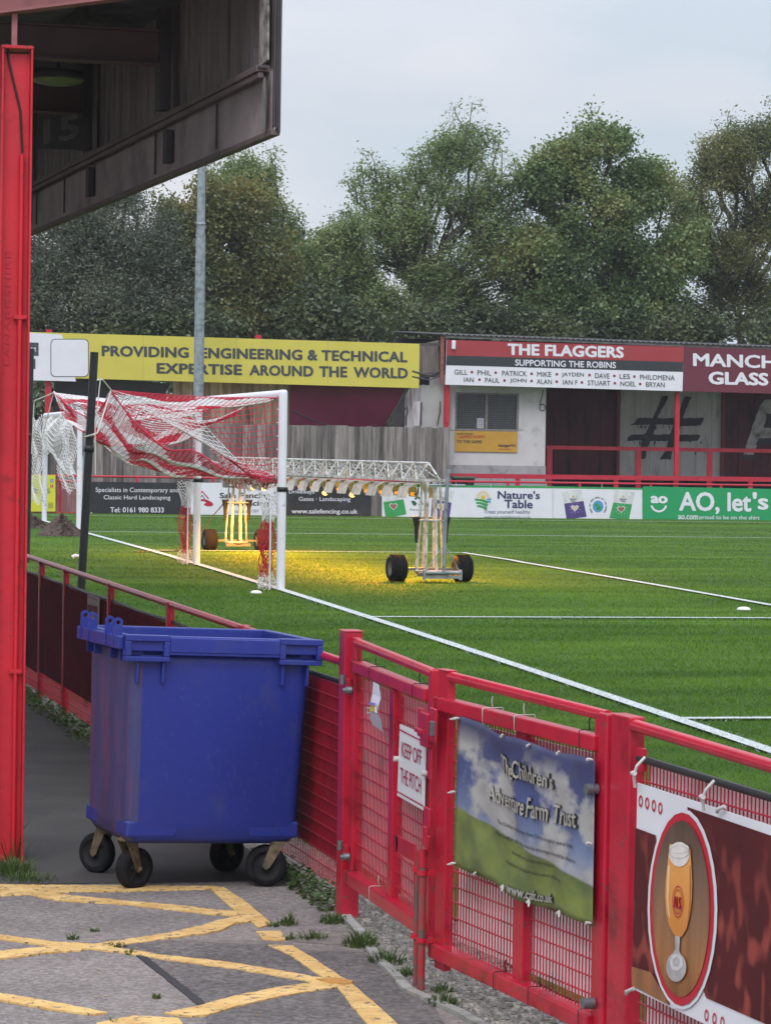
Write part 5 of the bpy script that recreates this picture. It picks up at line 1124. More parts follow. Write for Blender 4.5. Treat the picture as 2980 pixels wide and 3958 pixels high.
# ------------------------------------------------------------------ far side: hoardings on the perimeter rail
YH = 77.5; NB_ = Vector((0, -1, 0)); PHf = lambda x, y: at(x, y, YH)
YS = 80.; PSf = lambda x, y: at(x, y, YS)
rail = thing('perimeter_rail', (18, 77.7, .38), 'thin red tubular rail with mesh behind the far advertising hoardings', 'rail')
mb = MB(); mb.tube([(5.5, 77.65, 1.40), (18, 77.65, 1.385), (30, 77.65, 1.385)], .03, 8); mb.build('top_rail', RED_FAR, rail)
for x in [5.6+i*2.05 for i in range(12)]: mb = MB(); mb.bar((x, 77.65, .3), (x, 77.65, 1.40), .07, .05); mb.build('post', RED_FAR, rail)
mb = MB()
for i in range(52): mb.bar((5.5+i*.05, 77.62, .42), (5.5+i*.05, 77.62, 1.26), .008, .008)
for i in range(14): mb.bar((5.5, 77.61, .42+i*.062), (8.1, 77.61, .42+i*.062), .010, .010)
mb.bar((5.5, 77.6, 1.26), (8.5, 77.6, 1.26), .06, .06); mb.bar((5.5, 77.6, .40), (8.5, 77.6, .40), .09, .06); mb.build('mesh_infill', RED_FAR, rail)
HT = .02
YELB = mat('board_yellow', (.62, .60, .035), .5, .06, 3); TEAL = mat('print_teal', (.02,.16,.19), .5); NAVY = mat('print_navy', (.035,.04,.13), .5); GRN = mat('print_green', (.03,.30,.085), .5, .1, 4); AOG = mat('board_green', (.012,.30,.105), .45, .05, 2); PUR = mat('print_purple', (.075,.045,.20), .5, .15, 6)
REDP = mat('print_red', (.44,.015,.04), .5); BLUEP = mat('print_blue', (.09,.30,.58), .5); YELP = mat('print_yellow', (.70,.48,.05), .5); NUT = mat('print_nuts', (.28,.12,.07), .6, .5, 60); NUTW = mat('print_pale_nuts', (.60,.50,.38), .6, .3, 60); BAGW = mat('print_bag_white', (.62,.62,.64), .5, .15, 9); GREYP = mat('print_grey', (.13,.16,.24), .5); BLK = mat('print_black', (.02,.02,.025), .5)
LBLUE = mat('print_linkedin_blue', (.02,.16,.36), .5)
def hb(label, Z, cor, m, Y=YH, cat='hoarding', grp='hoardings along the far touchline', t=HT, name='hoarding'): return Board(name, label, cat, grp, (lambda x, y: at(x, y, Y)), NB_, Z, cor, t, m)
b1 = hb('bright yellow hoarding with teal letters behind the training goal', Z2, [(100,1078),(297,1078),(297,882),(100,882)], YELB)
b1.text('ETER', (145,955,980,204,955,980), TEAL, .004, .01); b1.text('S', (250,955,980,269,955,980), TEAL, .004, .01); b1.text('rg', (146,1042,1066,164,1042,1066), BLK, .004, .004)
b1.area([(270,905),(286,905),(286,922),(270,922)], LBLUE, .004, 'emblem'); b1.text('in', (273,908,920,283,908,920), WHITE, .007, .02, name='emblem'); b1.area([(270,934),(285,934),(285,950),(270,950)], REDP, .004, 'emblem'); b1.text('S', (273,937,948,280,937,948), WHITE, .007, .01, name='emblem')
for y in (1031,1038,1044,1051,1057): b1.area([(258,y),(285,y),(285,y+3),(258,y+3)], mat('print_dim', (.20,.20,.06), .5), .004, 'print')
b1.done()
b2 = hb('black hoarding for contemporary and classic hard landscaping with a phone number', Z2, [(475,1103),(1003,1110),(1003,925),(475,918)], DARKB)
b2.text('Specialists in Contemporary and', (513,949,981,957,951,983), WHITE, .004, .004); b2.text('Classic Hard Landscaping', (556,990,1020,914,992,1021), WHITE, .004, .004); b2.text('Tel: 0161 980 8333', (591,1055,1083,879,1056,1084), WHITE, .004, .018)
b2.area([(486,1083),(492,1080),(500,1098),(488,1100)], mat('scuff_white', (.45,.47,.5), .6), .004, 'print'); b2.done()
b3 = hb('white fencing and surfacing hoarding with a red swirl and house logo', Z2, [(1005,1112),(1543,1116),(1543,926),(1005,923)], WHITE, Y=77.52)
b3.area([(1001,923),(1016,923),(1006,970),(1004,1040),(1010,1111),(1001,1111)], DARKB, .003)
b3.text('Sale Fencing', (1178,977,1016,1451,977,1016), BLK, .004, .028); b3.text('& Surfacing', (1191,1018,1055,1443,1018,1056), BLK, .004, .028); b3.text('Established 1969', (1246,1066,1085,1387,1066,1085), GREYP, .004, .0, it=.2)
b3.area([(1056,1012),(1084,965),(1122,1009),(1116,1012),(1084,974),(1064,1012)], REDP, .004, 'emblem'); b3.area([(1068,1012),(1084,988),(1103,1012),(1098,1012),(1084,995),(1073,1012)], BLK, .004, 'emblem')
b3.area([(1058,1013),(1090,1011),(1112,1016),(1136,1028),(1145,1040),(1136,1049),(1116,1051),(1098,1046),(1092,1038),(1106,1032),(1098,1024),(1076,1022),(1060,1026)], REDP, .005, 'emblem'); b3.done()
b4 = hb('black hoarding for gates and landscaping with a web address', Z3, [(120,1250),(722,1254),(722,1053),(120,1046)], DARKB)
b4.text('Driveways', (195,1070,1102,358,1072,1104), WHITE, .004, .004); b4.text('Gates · Landscaping', (258,1116,1150,590,1118,1152), WHITE, .004, .004); b4.text('www.salefencing.co.uk', (211,1193,1232,636,1195,1234), WHITE, .004, .018); b4.done()
for bdx in (): pass
def bag(bd, Z, W_, C_, heart, m, nuts, nm='packet'):
    bd.area(W_, BAGW, .004, nm, Z); bd.area(C_, m, .006, nm, Z); x, y, r_ = heart
    P = []
    for i in range(24):
        a = 2*math.pi*i/24; P.append((x+r_*16*math.sin(a)**3/16, y-r_*(13*math.cos(a)-5*math.cos(2*a)-2*math.cos(3*a)-math.cos(4*a))/16))
    bd.area(P, WHITE, .008, nm, Z); bd.area([(x+(px-x)*.82, y+(py-y)*.82) for px, py in P], nuts, .010, nm, Z)
    for i in range(10):
        a = i*math.pi/5+.3; ca, sa = math.cos(a), math.sin(a); bd.area([(x+ca*r_*1.25-sa*.8, y+sa*r_*1.25+ca*.8), (x+ca*r_*1.25+sa*.8, y+sa*r_*1.25-ca*.8), (x+ca*r_*1.5+sa*.8, y+sa*r_*1.5-ca*.8), (x+ca*r_*1.5-sa*.8, y+sa*r_*1.5+ca*.8)], WHITE, .0085, nm, Z)
b5 = hb('white snack hoarding with sunrise logo, recycling arrows and two snack packets', Z4, [(-290,983),(567,988),(567,818),(-290,810)], WHITE)
b5.area([(-290,810),(567,818),(567,829),(-290,821)], GRN, .003)
zf = lambda x, y: ((1480+x/3.964)/SPX, (1750+y/3.964)/SPX)
bag(b5, zf, [(20,640),(290,610),(320,735),(10,760)], [(5,757),(315,712),(360,942),(150,985),(40,1000)], (160,820,62), GRN, NUT, 'green_packet')
b5.text('Recyclable', (418,852,895,676,858,898), GREYP, .005, .0, Z=zf)
for P in ([(430,735),(480,735),(520,770),(500,815),(460,800)], [(560,735),(600,740),(620,790),(560,820),(540,790),(560,790)], [(480,700),(530,655),(580,700),(560,720),(530,690),(505,725)]): b5.area(P, mat('print_recycle', (.02,.09,.06), .5), .005, 'emblem', zf)
bag(b5, zf, [(780,590),(1095,590),(1040,770),(745,740)], [(752,706),(1050,766),(1015,1006),(735,975)], (900,830,75), PUR, NUTW, 'purple_packet')
b5.text("Nature's", (850,668,690,975,675,697), NAVY, .006, .01, Z=zf); b5.text('Table', (880,700,720,950,702,722), NAVY, .006, .01, Z=zf)
def sunlogo(bd, Z, x, y, s):
    bd.disc(x, y, 12*s, 12*s, YELP, .005, 'emblem', Z=Z)
    for i in range(11):
        a = math.radians(0+18*i); ca, sa = math.cos(a), -math.sin(a); r1, r2, w = 18*s, 33*s, 2.6*s
        bd.area([(x+ca*r1-sa*w*.4, y+sa*r1+ca*w*.4), (x+ca*r1+sa*w*.4, y+sa*r1-ca*w*.4), (x+ca*r2+sa*w, y+sa*r2-ca*w), (x+ca*r2-sa*w, y+sa*r2+ca*w)], YELP, .005, 'emblem', Z)
    for k_, (dy, m_) in enumerate(((8, GRN), (22, GRN), (36, GRN))):
        P = []; N_ = 10
        for i in range(N_+1): u = i/N_; P.append((x-41*s+u*(72-k_*10)*s+k_*6*s, y+(dy-2)*s+14*s*u*u+k_*2*s))
        for i in range(N_, -1, -1): u = i/N_; P.append((x-41*s+u*(62-k_*10)*s+k_*6*s, y+(dy+8)*s+16*s*u*u+k_*2*s))
        bd.area(P, m_, .005, 'emblem', Z)
    bd.area([(x+14*s,y+8*s),(x+41*s,y+3*s),(x+40*s,y+14*s),(x+26*s,y+16*s)], BLUEP, .005, 'emblem', Z); bd.area([(x+26*s,y+18*s),(x+40*s,y+17*s),(x+34*s,y+33*s),(x+31*s,y+26*s)], BLUEP, .005, 'emblem', Z)
sunlogo(b5, Z4, 217, 875, 1.0)
b5.text("Nature's", (290,840,882,503,843,884), NAVY, .005, .03); b5.text('Table', (324,886,929,467,888,931), NAVY, .005, .03); b5.text('Treat yourself healthy', (223,937,961,455,938,962), GREYP, .005, .004, it=.15); b5.text('www.naturestablesnacks.co.uk', (222,966,979,455,967,980), GREYP, .005, .004)
b5.done()
b6 = hb('white hoarding with a purple packet, a blue globe and a green packet', Z4, [(569,988),(1018,991),(1018,827),(569,819)], WHITE)
b6.area([(569,819),(1018,827),(1018,836),(569,829)], GRN, .003)
bag(b6, Z4, [(613,848),(712,833),(722,900),(625,905)], [(625,906),(722,893),(738,972),(637,986)], (678,928,19), PUR, NUTW, 'purple_packet')
bag(b6, Z4, [(880,838),(982,848),(966,912),(872,903)], [(872,900),(966,910),(950,990),(852,978)], (911,934,20), GRN, NUT, 'green_packet')
for x0 in (652, 903): b6.text("Nature's", (x0,878,888,x0+37,878,888), NAVY, .008, .01); b6.text('Table', (x0+6,890,898,x0+30,890,898), NAVY, .008, .01); b6.disc(x0+18, 870, 5, 5, YELP, .008, 'picture')
b6.disc(795, 920, 27, 30, BLUEP, .005, 'emblem'); b6.disc(787, 912, 11, 9, GRN, .007, 'emblem'); b6.disc(803, 928, 9, 12, GRN, .007, 'emblem'); b6.area([(782,928),(795,924),(799,934),(788,940)], GRN, .007, 'emblem')
txt = 'Good for you, good for the planet'
for i, ch in enumerate(txt):
    if ch == ' ': continue
    a = math.radians(222-i*(264/(len(txt)-1))); cx, cy = 795+41*math.cos(a), 920-45*math.sin(a); ux, uy = math.sin(a), math.cos(a); vx, vy = math.cos(a), -math.sin(a); hw = 3.0 if ch not in 'ltfr,' else 1.6; hh = 4.5
    q = lambda i_, j_: (cx+ux*hw*i_+vx*hh*j_, cy+uy*hw*i_+vy*hh*j_)
    b6.text(ch, None, GREYP, .005, .02, quad=(q(-1,-1), q(1,-1), q(1,1), q(-1,1)))
b6.done()
b7 = hb('green hoarding with big white letters and a smile logo', Z4, [(1019,991),(2300,1003),(2300,845),(1022,819)], AOG, Y=77.48)
b7.text('AO, let', None, WHITE, .004, .03, quad=((1202,957),(1566,962),(1566,850),(1202,846))); b7.text("'s", None, WHITE, .004, .03, quad=((1572,936),(1652,938),(1652,850),(1572,848)))
b7.text('ao', (1059,866,904,1146,868,906), WHITE, .004, .05, name='emblem'); b7.disc(1101, 908, 42, 42, WHITE, .004, 'emblem', a0=192, a1=348, hole=.76)
b7.text('ao.com', (1198,963,985,1298,965,987), WHITE, .004, .02); b7.text('proud to be on the shirt', (1305,964,990,1608,967,993), WHITE, .004, .006); b7.done()
mb = MB()
for x in (480, 640, 800, 985, 1060, 1180, 1300): p = at(x, 1045+.008*(x-480), YH-.02); mb.tube([p+Vector((0,0,-.03)), p+Vector((0,.02,.09))], .008, 4)
mb.build('cable_tie', TIE_W, rail)

# ------------------------------------------------------------------ far side: plank fence, timber screen, tarpaulins
def planks(name, label, x0, x1, y, z0, z1, w, m, sd):
    o = thing(name, ((x0+x1)/2, y, z0), label, 'fence'); r_ = random.Random(sd); mb = MB(); x = x0; i = 0
    while x < x1:
        ww = w*r_.uniform(.8, 1.15); dz = r_.uniform(-.02, .02); dy = -.04 if i % 2 else 0
        mb.box((x, y+dy, z0), (min(x1+.02, x+ww)-.012, y+dy+.025, z1+dz)); x += ww*(.93); i += 1
    mb.build('boards', m, o); mb = MB()
    for z in (z0+.5, z1-.35): mb.box((x0, y+.03, z), (x1, y+.09, z+.1))
    mb.build('cross_rail', m, o); return o
planks('plank_fence', 'weathered grey vertical board fence behind the far hoardings', 4.6, 18.63, 79.2, .3, 2.87, .20, WOODG, 1)
planks('timber_screen', 'paler brown board screen between the floodlight column and the maroon tarpaulin', 11.03, 14.33, 80.4, 2.5, 4.25, .22, WOODL, 2)
tp = thing('tarpaulin', (9.0, 80.5, 2.8), 'black tarpaulin sagging beneath the yellow sign on the left', 'tarpaulin')
mb = MB(); P = [(7.72,2.7),(10.98,3.2),(10.75,3.6),(10.95,3.98),(8.0,4.15),(7.72,4.15)]; mb.prism([(a, 80.45, z) for a, z in P], NB_, .02); mb.build('sheet', mat('black_tarp', (.014,.015,.020), .45, .3, 2, bump=.4, bscale=4), tp)
tp = thing('tarpaulin', (15.5, 80.3, 2.8), 'dark maroon tarpaulin hanging slanted under the right part of the yellow sign', 'tarpaulin')
mb = MB(); n_ = 20
V = []
for j in range(11):
    for i in range(n_+1):
        u, v = i/n_, j/10; xr_ = 17.0+v*.62; x = 14.30+(xr_-14.30)*u; V.append((x, 80.15+.06*math.sin(3*u+v*2)+.25*(1-v), 2.83+1.25*v))
mb.add(V, [(j*(n_+1)+i, j*(n_+1)+i+1, (j+1)*(n_+1)+i+1, (j+1)*(n_+1)+i) for j in range(10) for i in range(n_)], 0, True); q = mb.build('sheet', mat('maroon_tarp', (.105,.006,.030), .5, .15, 2), tp)
mb = MB(); mb.tube([(14.3, 80.02, 3.28), (14.9, 80.05, 3.02), (15.6, 80.05, 2.80)], .022, 5); mb.tube([(17.0, 80.0, 2.85), (17.64, 80.05, 4.0)], .03, 6); mb.build('rope', BLACK, tp)
WOODP = mat('shed_white_paint', (.50,.46,.48), .7, .12, 3, '6a5f5f', .4, 2.5, stretch=(4,4,.5)); SHEDS = mat('shed_side', (.36,.35,.34), .7, .08, 3)
sh = thing('white_shed', (17.9, 80.4, .3), 'small white wooden shed with a narrow hatch between maroon tarpaulin and kiosk', 'shed')
mb = MB(); a, b_ = at(875, 842, 80.6), at(912, 832, 80.2); c = at(955, 830, 80.2)
mb.prism([Vector((a.x, 80.6, .3)), Vector((b_.x, 80.1, .3)), Vector((b_.x, 80.1, 4.08)), Vector((a.x, 80.6, 3.93))], (-.8,-.6,0), .05); mb.build('front', WOODP, sh)
mb = MB(); mb.prism([Vector((b_.x+.012, 80.1, .3)), Vector((c.x+.1, 80.1, .3)), Vector((c.x+.1, 80.1, 4.07)), Vector((b_.x+.012, 80.1, 4.07))], NB_, .05); mb.build('side', SHEDS, sh)
mb = MB(); q = lambda x, y: at(x, y, 80.05); mb.prism([q(894,919),(q(906,919)),(q(909,866)),(q(892,868))], NB_, .02); mb.build('hatch', WOODP, sh)
mb = MB(); mb.tube([q(909.5,868), q(908.5,917)], .022, 5); mb.tube([q(874,885), q(879,878), q(880,890), q(876,900), q(877,919)], .02, 5); mb.tube([q(951,866), q(950,890), q(944,919)], .016, 5); mb.build('cable', BLACK, sh)

# ------------------------------------------------------------------ yellow sign on red posts
YEL = mat('sign_yellow', (.60, .515, .085), .5, .05, 1.5); CHAR = mat('print_charcoal', (.055,.058,.070), .5)
DY = lambda x, y: (x, y)
bs = hb('long yellow engineering sign with a white left end, raised above the plank fence', DY, [(20,812.5),(905,838),(906,742),(20,715)], YEL, Y=79.9, cat='sign', grp=None, t=.04, name='raised_sign')
zz = Z2
bs.area([Z2(60,370),Z2(408,380),Z2(332,128),Z2(60,112)], WHITE, .004, 'print')
bs.area([Z2(120,168),Z2(207,172),Z2(207,243),Z2(120,240)], CHAR, .008, 'print'); bs.area([Z2(120,256),Z2(190,258),Z2(190,313),Z2(120,311)], CHAR, .008, 'print')
w_ = lambda l, x0, y0, x1, y1: bs.text(l, (Z2(x0,0)[0], Z2(0,y0)[1], Z2(0,y1)[1], Z2(x1,0)[0], Z2(0,y0+1)[1], Z2(0,y1+1)[1]), WHITE, .012, .012)
w_('port', 152,194,194,228); w_('FC', 150,268,179,300)
def rrect(x0, y0, x1, y1, r_, m, lift):
    P = []
    for cx, cy, a0 in ((x1-r_, y1-r_, 0), (x0+r_, y1-r_, 90), (x0+r_, y0+r_, 180), (x1-r_, y0+r_, 270)):
        for i in range(6): a = math.radians(a0+i*18); P.append(Z2(cx+r_*math.cos(a), cy+r_*math.sin(a)))
    bs.area(P, m, lift, 'print')
rrect(271,151,476,356,26,CHAR,.008); rrect(275,155,472,352,24,WHITE,.012)
tl = lambda x: 745.5+(x-219)*.0205
for wd_, xl, xr, row in (('PROVIDING',219.5,408,0),('ENGINEERING',432,653,0),('&',663.5,686,0),('TECHNICAL',694,880,0),('EXPERTISE',338,523,1),('AROUND',538.5,677,1),('THE',689,750,1),('WORLD',763.5,881,1)):
    o_ = 0 if row == 0 else 35.0; bs.text(wd_, (xl, tl(xl)+o_, tl(xl)+23.5+o_, xr, tl(xr)+o_, tl(xr)+23.5+o_), CHAR, .006, .045, 1.05)
for x in (309, 511, 708): 
    y = 715+(x-20)*.0305; bs.area([(x-.35,y+1),(x+.35,y+1),(x+.35,y+95),(x-.35,y+95)], mat('joint_line', (.35,.30,.03), .6), .003, 'print')
bs.done()
for x, t_ in ((105, 711), (557, 723)):
    p = at(x, 760, 80.1); mb = MB(); mb.bar((p.x, 80.1, .3 if x < 200 else 4.3), (p.x, 80.1, at(x, t_, 80.1).z), .16, .10); mb.build('post', RED_FAR, bs.root)

# ------------------------------------------------------------------ terrace stand on the right of the far side
ts = thing('terrace_stand', (18.75, 80.0, .35), 'low covered terrace with red posts and corrugated roof at the far right', 'stand')
TIMB = mat('dirty_cladding', (.19,.155,.145), .85, .3, 4, '2f2624', .5, 2.5, .2, 40, stretch=(7,7,.4)); CORR = mat('corrugated_roof', (.05,.05,.055), .7, .3, 5); MARW = mat('maroon_back_wall', (.080,.008,.014), .7, .2, 2, '1c0407', .4, 1.2, stretch=(3,3,.6)); GREYW = mat('grubby_white_panel', (.46,.45,.44), .75, .1, 2, '7a766f', .2, 1.4, stretch=(3,3,.7)); BLKP = mat('black_wall_paint', (.018,.020,.026), .6, .25, 8)
for x, y in ((964.5,835),(1463,845),(1960,860)):
    p = at(x, y, 80.05); mb = MB(); mb.bar((p.x, 80.05, .3), (p.x, 80.05, p.z+.1), .13, .10, side=(1,0,0)); 
    if x < 1000: mb.bar((p.x+.02, 79.99, 3.0), (p.x+.02, 79.99, 4.05), .12, .04, side=(1,0,0))
    mb.build('post', RED_FAR, ts)
mb = MB(); x = 18.45; P = []                            # corrugated eaves
while x < 34: P += [(x, 0), (x+.04, .02), (x+.08, .0), (x+.12, -.02)]; x += .16
zt_ = lambda x: 5.50-(x-18.7)*.0135
for (xa, da), (xb, db) in zip(P, P[1:]): mb.face([(xa, 79.75, zt_(xa)+da), (xb, 79.75, zt_(xb)+db), (xb, 86, zt_(xb)+db+.3), (xa, 86, zt_(xa)+da+.3)])
q = mb.build('roof_sheet', CORR, ts); s_ = q.modifiers.new('sheet', 'SOLIDIFY'); s_.thickness = .02
mb = MB(); mb.bar((18.62, 79.86, 5.44), (34, 79.86, 5.24), .03, .07, side=(0,1,0)); mb.build('eaves_board', mat('eaves_grey', (.30,.28,.28), .8, .3, 5), ts)
mb = MB(); mb.bar((18.56, 79.9, 4.12), (18.56, 79.9, 5.48), .10, .06, side=(1,0,0)); mb.build('corner_trim', mat('rust_trim', (.26,.09,.07), .8, .4, 9), ts)
mb = MB(); V = [(18.5, 80.0, 5.40), (18.5, 80.0, 4.12), (16.6, 84.5, 4.2), (16.6, 84.5, 5.1)]; mb.prism([Vector((18.48,80.05,4.30)), Vector((18.48,80.05,5.35)), Vector((17.85,82.2,5.15)), Vector((17.2,84.0,4.95)), Vector((17.2,84.0,4.30))], (-.9,-.3,0), .05); mb.build('end_cladding', TIMB, ts)
mb = MB(); mb.bar((17.9, 79.95, 5.20), (18.6, 79.95, 5.22), .06, .08, side=(0,1,0)); mb.bar((17.6, 80.0, 4.30), (18.6, 80.0, 4.38), .05, .14, side=(0,1,0)); mb.tube([(17.7, 79.9, 4.45), (18.2, 79.9, 4.33), (18.55, 79.9, 4.5)], .025, 5); mb.tube([(17.7, 79.9, 4.3), (18.2, 79.9, 4.2), (18.55, 79.9, 4.36)], .02, 5); mb.build('tie_beam', SOOT, ts)
mb = MB(); mb.box((18.5, 86, .3), (34, 86.1, 5.6)); mb.build('back_wall', SOOT, ts)
mb = MB(); mb.box((18.9, 83.0, .3), (34, 86, .85)); mb.box((18.9, 84.2, .85), (34, 86, 1.2)); mb.box((21.7, 82.2, .3), (34, 82.999, .58)); mb.build('step', CONC, ts)
mb = MB(); mb.box((18.5, 80.2, 5.0), (34, 86, 5.05)); mb.build('ceiling', SOOT, ts)
YB = 84.; wl = lambda x, y: at(x, y, YB)
def wallpanel(name, xa, xb, m, z0=1.5, z1=5.0, y=YB):
    mb = MB(); x = xa; i = 0
    while x < xb-.01:
        w_2 = min(.16, xb-x); mb.box((x, y-(.02 if i % 3 == 0 else 0), z0), (x+w_2, y+.05, z1)); x += w_2; i += 1
    return mb.build(name, m, ts)
def X_(x, y=900): return at(x, y, YB).x
wallpanel('wall_panel', X_(1180)-1.2, X_(1330), MARW); wallpanel('wall_panel', X_(1339), X_(1558), GREYW); wallpanel('wall_panel', X_(1563), X_(1563)+8, MARW)
for x in (1334, 1560): mb = MB(); mb.box((X_(x)-.05, YB-.10, 1.4), (X_(x)+.05, YB-.03, 5.0)); mb.build('wall_batten', mat('batten_maroon', (.16,.014,.022), .6), ts)
def paint(polys, m, name):
    mb = MB(); r_ = random.Random(3)
    for P in polys:
        out = []
        for (xa, ya), (xb, yb) in zip(P, P[1:]+P[:1]):
            n = max(1, int(math.hypot(xb-xa, yb-ya)/18))
            for i in range(n): u = i/n; out.append(at(*ZH(xa+(xb-xa)*u+r_.uniform(-5,5), ya+(yb-ya)*u+r_.uniform(-5,5)), YB-.03))
        mb.face(out)
        for i_ in range(len(mb.v)-len(out), len(mb.v)): pass
    return mb.build(name, m, ts)
H_ = [[(498,418),(568,418),(505,540),(440,650),(420,760),(380,880),(330,1000),(318,1095),(205,1095),(255,990),(300,860),(370,720),(420,600),(460,520)],
      [(735,422),(812,425),(760,540),(720,640),(690,760),(640,880),(610,990),(585,1100),(470,1095),(540,990),(575,860),(620,720),(690,560)],
      [(235,652),(600,655),(942,652),(915,735),(700,738),(520,722),(200,730),(150,732),(205,700)],
      [(170,832),(600,830),(902,835),(880,900),(700,905),(450,900),(200,895),(115,905),(130,860)]]
for i, p in enumerate(H_): q = paint([p], BLKP, 'painted_hashtag'); q.location.y -= .0025*i
r_ = random.Random(8); D_ = []
for _ in range(26):
    x = r_.uniform(180, 980); y = r_.choice((735, 905, 905, 985)); h = r_.uniform(10, 60); D_.append([(x, y), (x+r_.uniform(8,18), y), (x+10, y+h), (x+4, y+h)])
q = paint(D_, BLKP, 'paint_drip'); q.location.y -= .012
AW = mat('white_wall_paint', (.42,.41,.40), .7, .15, 6, '3a0a10', .4, 3)
q = paint([[(1600,455),(1800,455),(1860,1050),(1760,1050),(1745,900),(1530,900),(1480,1050),(1365,1050),(1420,880),(1480,700),(1550,520)]], AW, 'painted_letter'); q.location.y -= .003
q = paint([[(1620,610),(1720,610),(1735,760),(1580,760),(1600,700)]], BLKP, 'painted_letter'); q.location.y -= .006
q = paint([[(1530,870),(1800,870),(1800,930),(1500,940)],[(1325,1060),(1500,1060),(1480,1095),(1320,1095)]], BLKP, 'painted_letter'); q.location.y -= .009
# barriers of the terrace
mb = MB(); p1, p2 = at(1180, 966, 81.8), at(1665, 972, 81.8); mb.bar(p1, Vector((34, 81.8, p1.z)), .06, .11, side=(0,1,0)); mb.build('crush_barrier', RED_FAR, ts)
for x in (1187, 1379, 1533, 1780): p = at(x, 970, 81.81); mb = MB(); mb.bar((p.x, 81.81, .5), (p.x, 81.81, p.z), .16, .05, side=(1,0,0)); mb.build('barrier_post', RED_FAR, ts)
mb = MB(); p1, p2 = at(968, 1027, 79.7), at(1665, 1034, 79.7); mb.bar((18.75, 79.7, p1.z), (34, 79.7, p1.z+.02), .06, .13, side=(0,1,0)); mb.build('front_rail', RED_FAR, ts)
for x in (1118, 1330, 1620): p = at(x, 1040, 79.71); mb = MB(); mb.bar((p.x, 79.71, .3), (p.x, 79.71, 1.5), .13, .06, side=(1,0,0)); mb.build('front_rail_post', RED_FAR, ts)

# kiosk under the terrace roof
ki = thing('kiosk', (20.2, 80.6, .35), 'grubby white rendered kiosk with a meshed double window beneath the names sign', 'kiosk')
YK = 80.5; kz = lambda x, y: at(*ZK(x, y), YK); REND = mat('grubby_render', (.55,.53,.54), .8, .06, 2, '8f8a88', .15, 1.6, .15, 30)
xl, xr = kz(480, 900).x, kz(1524, 900).x; wx0, wx1 = kz(553, 830).x, kz(1228, 830).x; wz0, wz1 = kz(880, 1040).z, kz(880, 632).z; zt2 = kz(1000, 560).z+.3
mb = MB(); mb.box((xl, YK, .3), (wx0, 83, zt2)); mb.box((wx1, YK, .3), (xr, 83, zt2)); mb.box((wx0, YK, .3), (wx1, 83, wz0)); mb.box((wx0, YK, wz1), (wx1, 83, zt2)); mb.build('wall', REND, ki)
pl = kz(1000, 1412).z; mb = MB(); mb.box((xl-.01, YK-.03, .3), (xr+.02, YK-.002, pl)); mb.build('plinth', mat('plinth_grey', (.33,.32,.34), .8, .12, 4, '66605e', .15, 3), ki)
wi = MB(); fr = .05; xm = kz(888, 830).x
for a, c in (((wx0, YK-.02, wz0), (wx0+fr, YK+.1, wz1)), ((wx1-fr, YK-.02, wz0), (wx1, YK+.1, wz1)), ((xm-.035, YK-.02, wz0+fr), (xm+.035, YK+.1, wz1-fr)), ((wx0+fr, YK-.02, wz0), (wx1-fr, YK+.1, wz0+fr)), ((wx0+fr, YK-.02, wz1-fr), (wx1-fr, YK+.1, wz1))): wi.box(a, c)
win = wi.build('window', mat('window_frame_grey', (.20,.185,.18), .7, .3, 12), ki)
gm = mat('window_glass', (.022,.024,.026), .08, .3, 3); mb = MB(); mb.box((wx0+fr, YK+.06, wz0+fr), (wx1-fr, YK+.07, wz1-fr)); mb.build('pane', gm, win)
mb = MB(); x = wx0+fr
while x < wx1-fr: mb.bar((x, YK+.02, wz0+fr), (x, YK+.02, wz1-fr), .007, .007); x += .062
z = wz0+fr
while z < wz1-fr: mb.bar((wx0+fr, YK+.012, z), (wx1-fr, YK+.012, z), .007, .007); z += .062
mb.build('grille', mat('grille_grey', (.17,.175,.18), .6, .2, 20), win)
mb = MB()
for x0, x1 in ((500, 553), (1230, 1278)): a, c = kz(x0, 1030), kz(x1, 640); mb.box((a.x, YK-.03, a.z), (c.x-.002, YK-.001, c.z))
mb.build('shutter', REND, ki, .005)
a, c = kz(788, 1012), kz(862, 903); pp = thing('notice', ((a.x+c.x)/2, YK+.04, a.z), 'white paper notice with grey lines fixed inside the left window pane', 'notice'); mb = MB(); mb.box((a.x, YK+.030, a.z), (c.x, YK+.032, c.z)); mb.build('sheet', WHITE, pp)
mb = MB()
for i in range(7): z = a.z+(c.z-a.z)*(.15+i*.11); mb.box((a.x+.03, YK+.026, z), (c.x-.03, YK+.0275, z+.010))
mb.build('lettering', mat('notice_grey', (.35,.35,.37), .6), pp)
mb = MB(); cc = kz(1488, 790); P = [kz(1495, 600), kz(1478, 690), kz(1460, 760)]+[cc+Vector((.085*math.cos(t_), -.01, .095*math.sin(t_))) for t_ in [i*.35+2.6 for i in range(20)]]; mb.tube([Vector((p.x, YK-.02, p.z)) for p in P], .012, 5); mb.build('cable_loop', BLACK, ki)
kb = Board('kiosk_sign', 'mustard yellow storage sign below the kiosk window', 'sign', None, lambda x, y: at(x, y, YK-.04), NB_, ZK, [(550,1262),(1218,1272),(1220,1049),(552,1041)], .015, mat('sign_mustard', (.50,.28,.035), .5, .05, 4))
kb.text("GLAD YOU'VE", (572,1060,1081,742,1063,1084), BLK, .004, .012); kb.text('HOPPED ALONG', (598,1090,1122,866,1086,1116), REDP, .004, .016); kb.text('TO THE GAME!', (568,1136,1170,840,1142,1176), BLK, .004, .022)
kb.text('kangar', (1018,1178,1222,1150,1180,1224), BLK, .004, .022); kb.text('o', (1150,1182,1208,1172,1182,1208), BLK, .004, .022); kb.text('o', (1176,1188,1214,1199,1188,1214), BLK, .004, .022); kb.text('self storage', (1018,1228,1247,1140,1229,1248), REDP, .004, .004); kb.done()
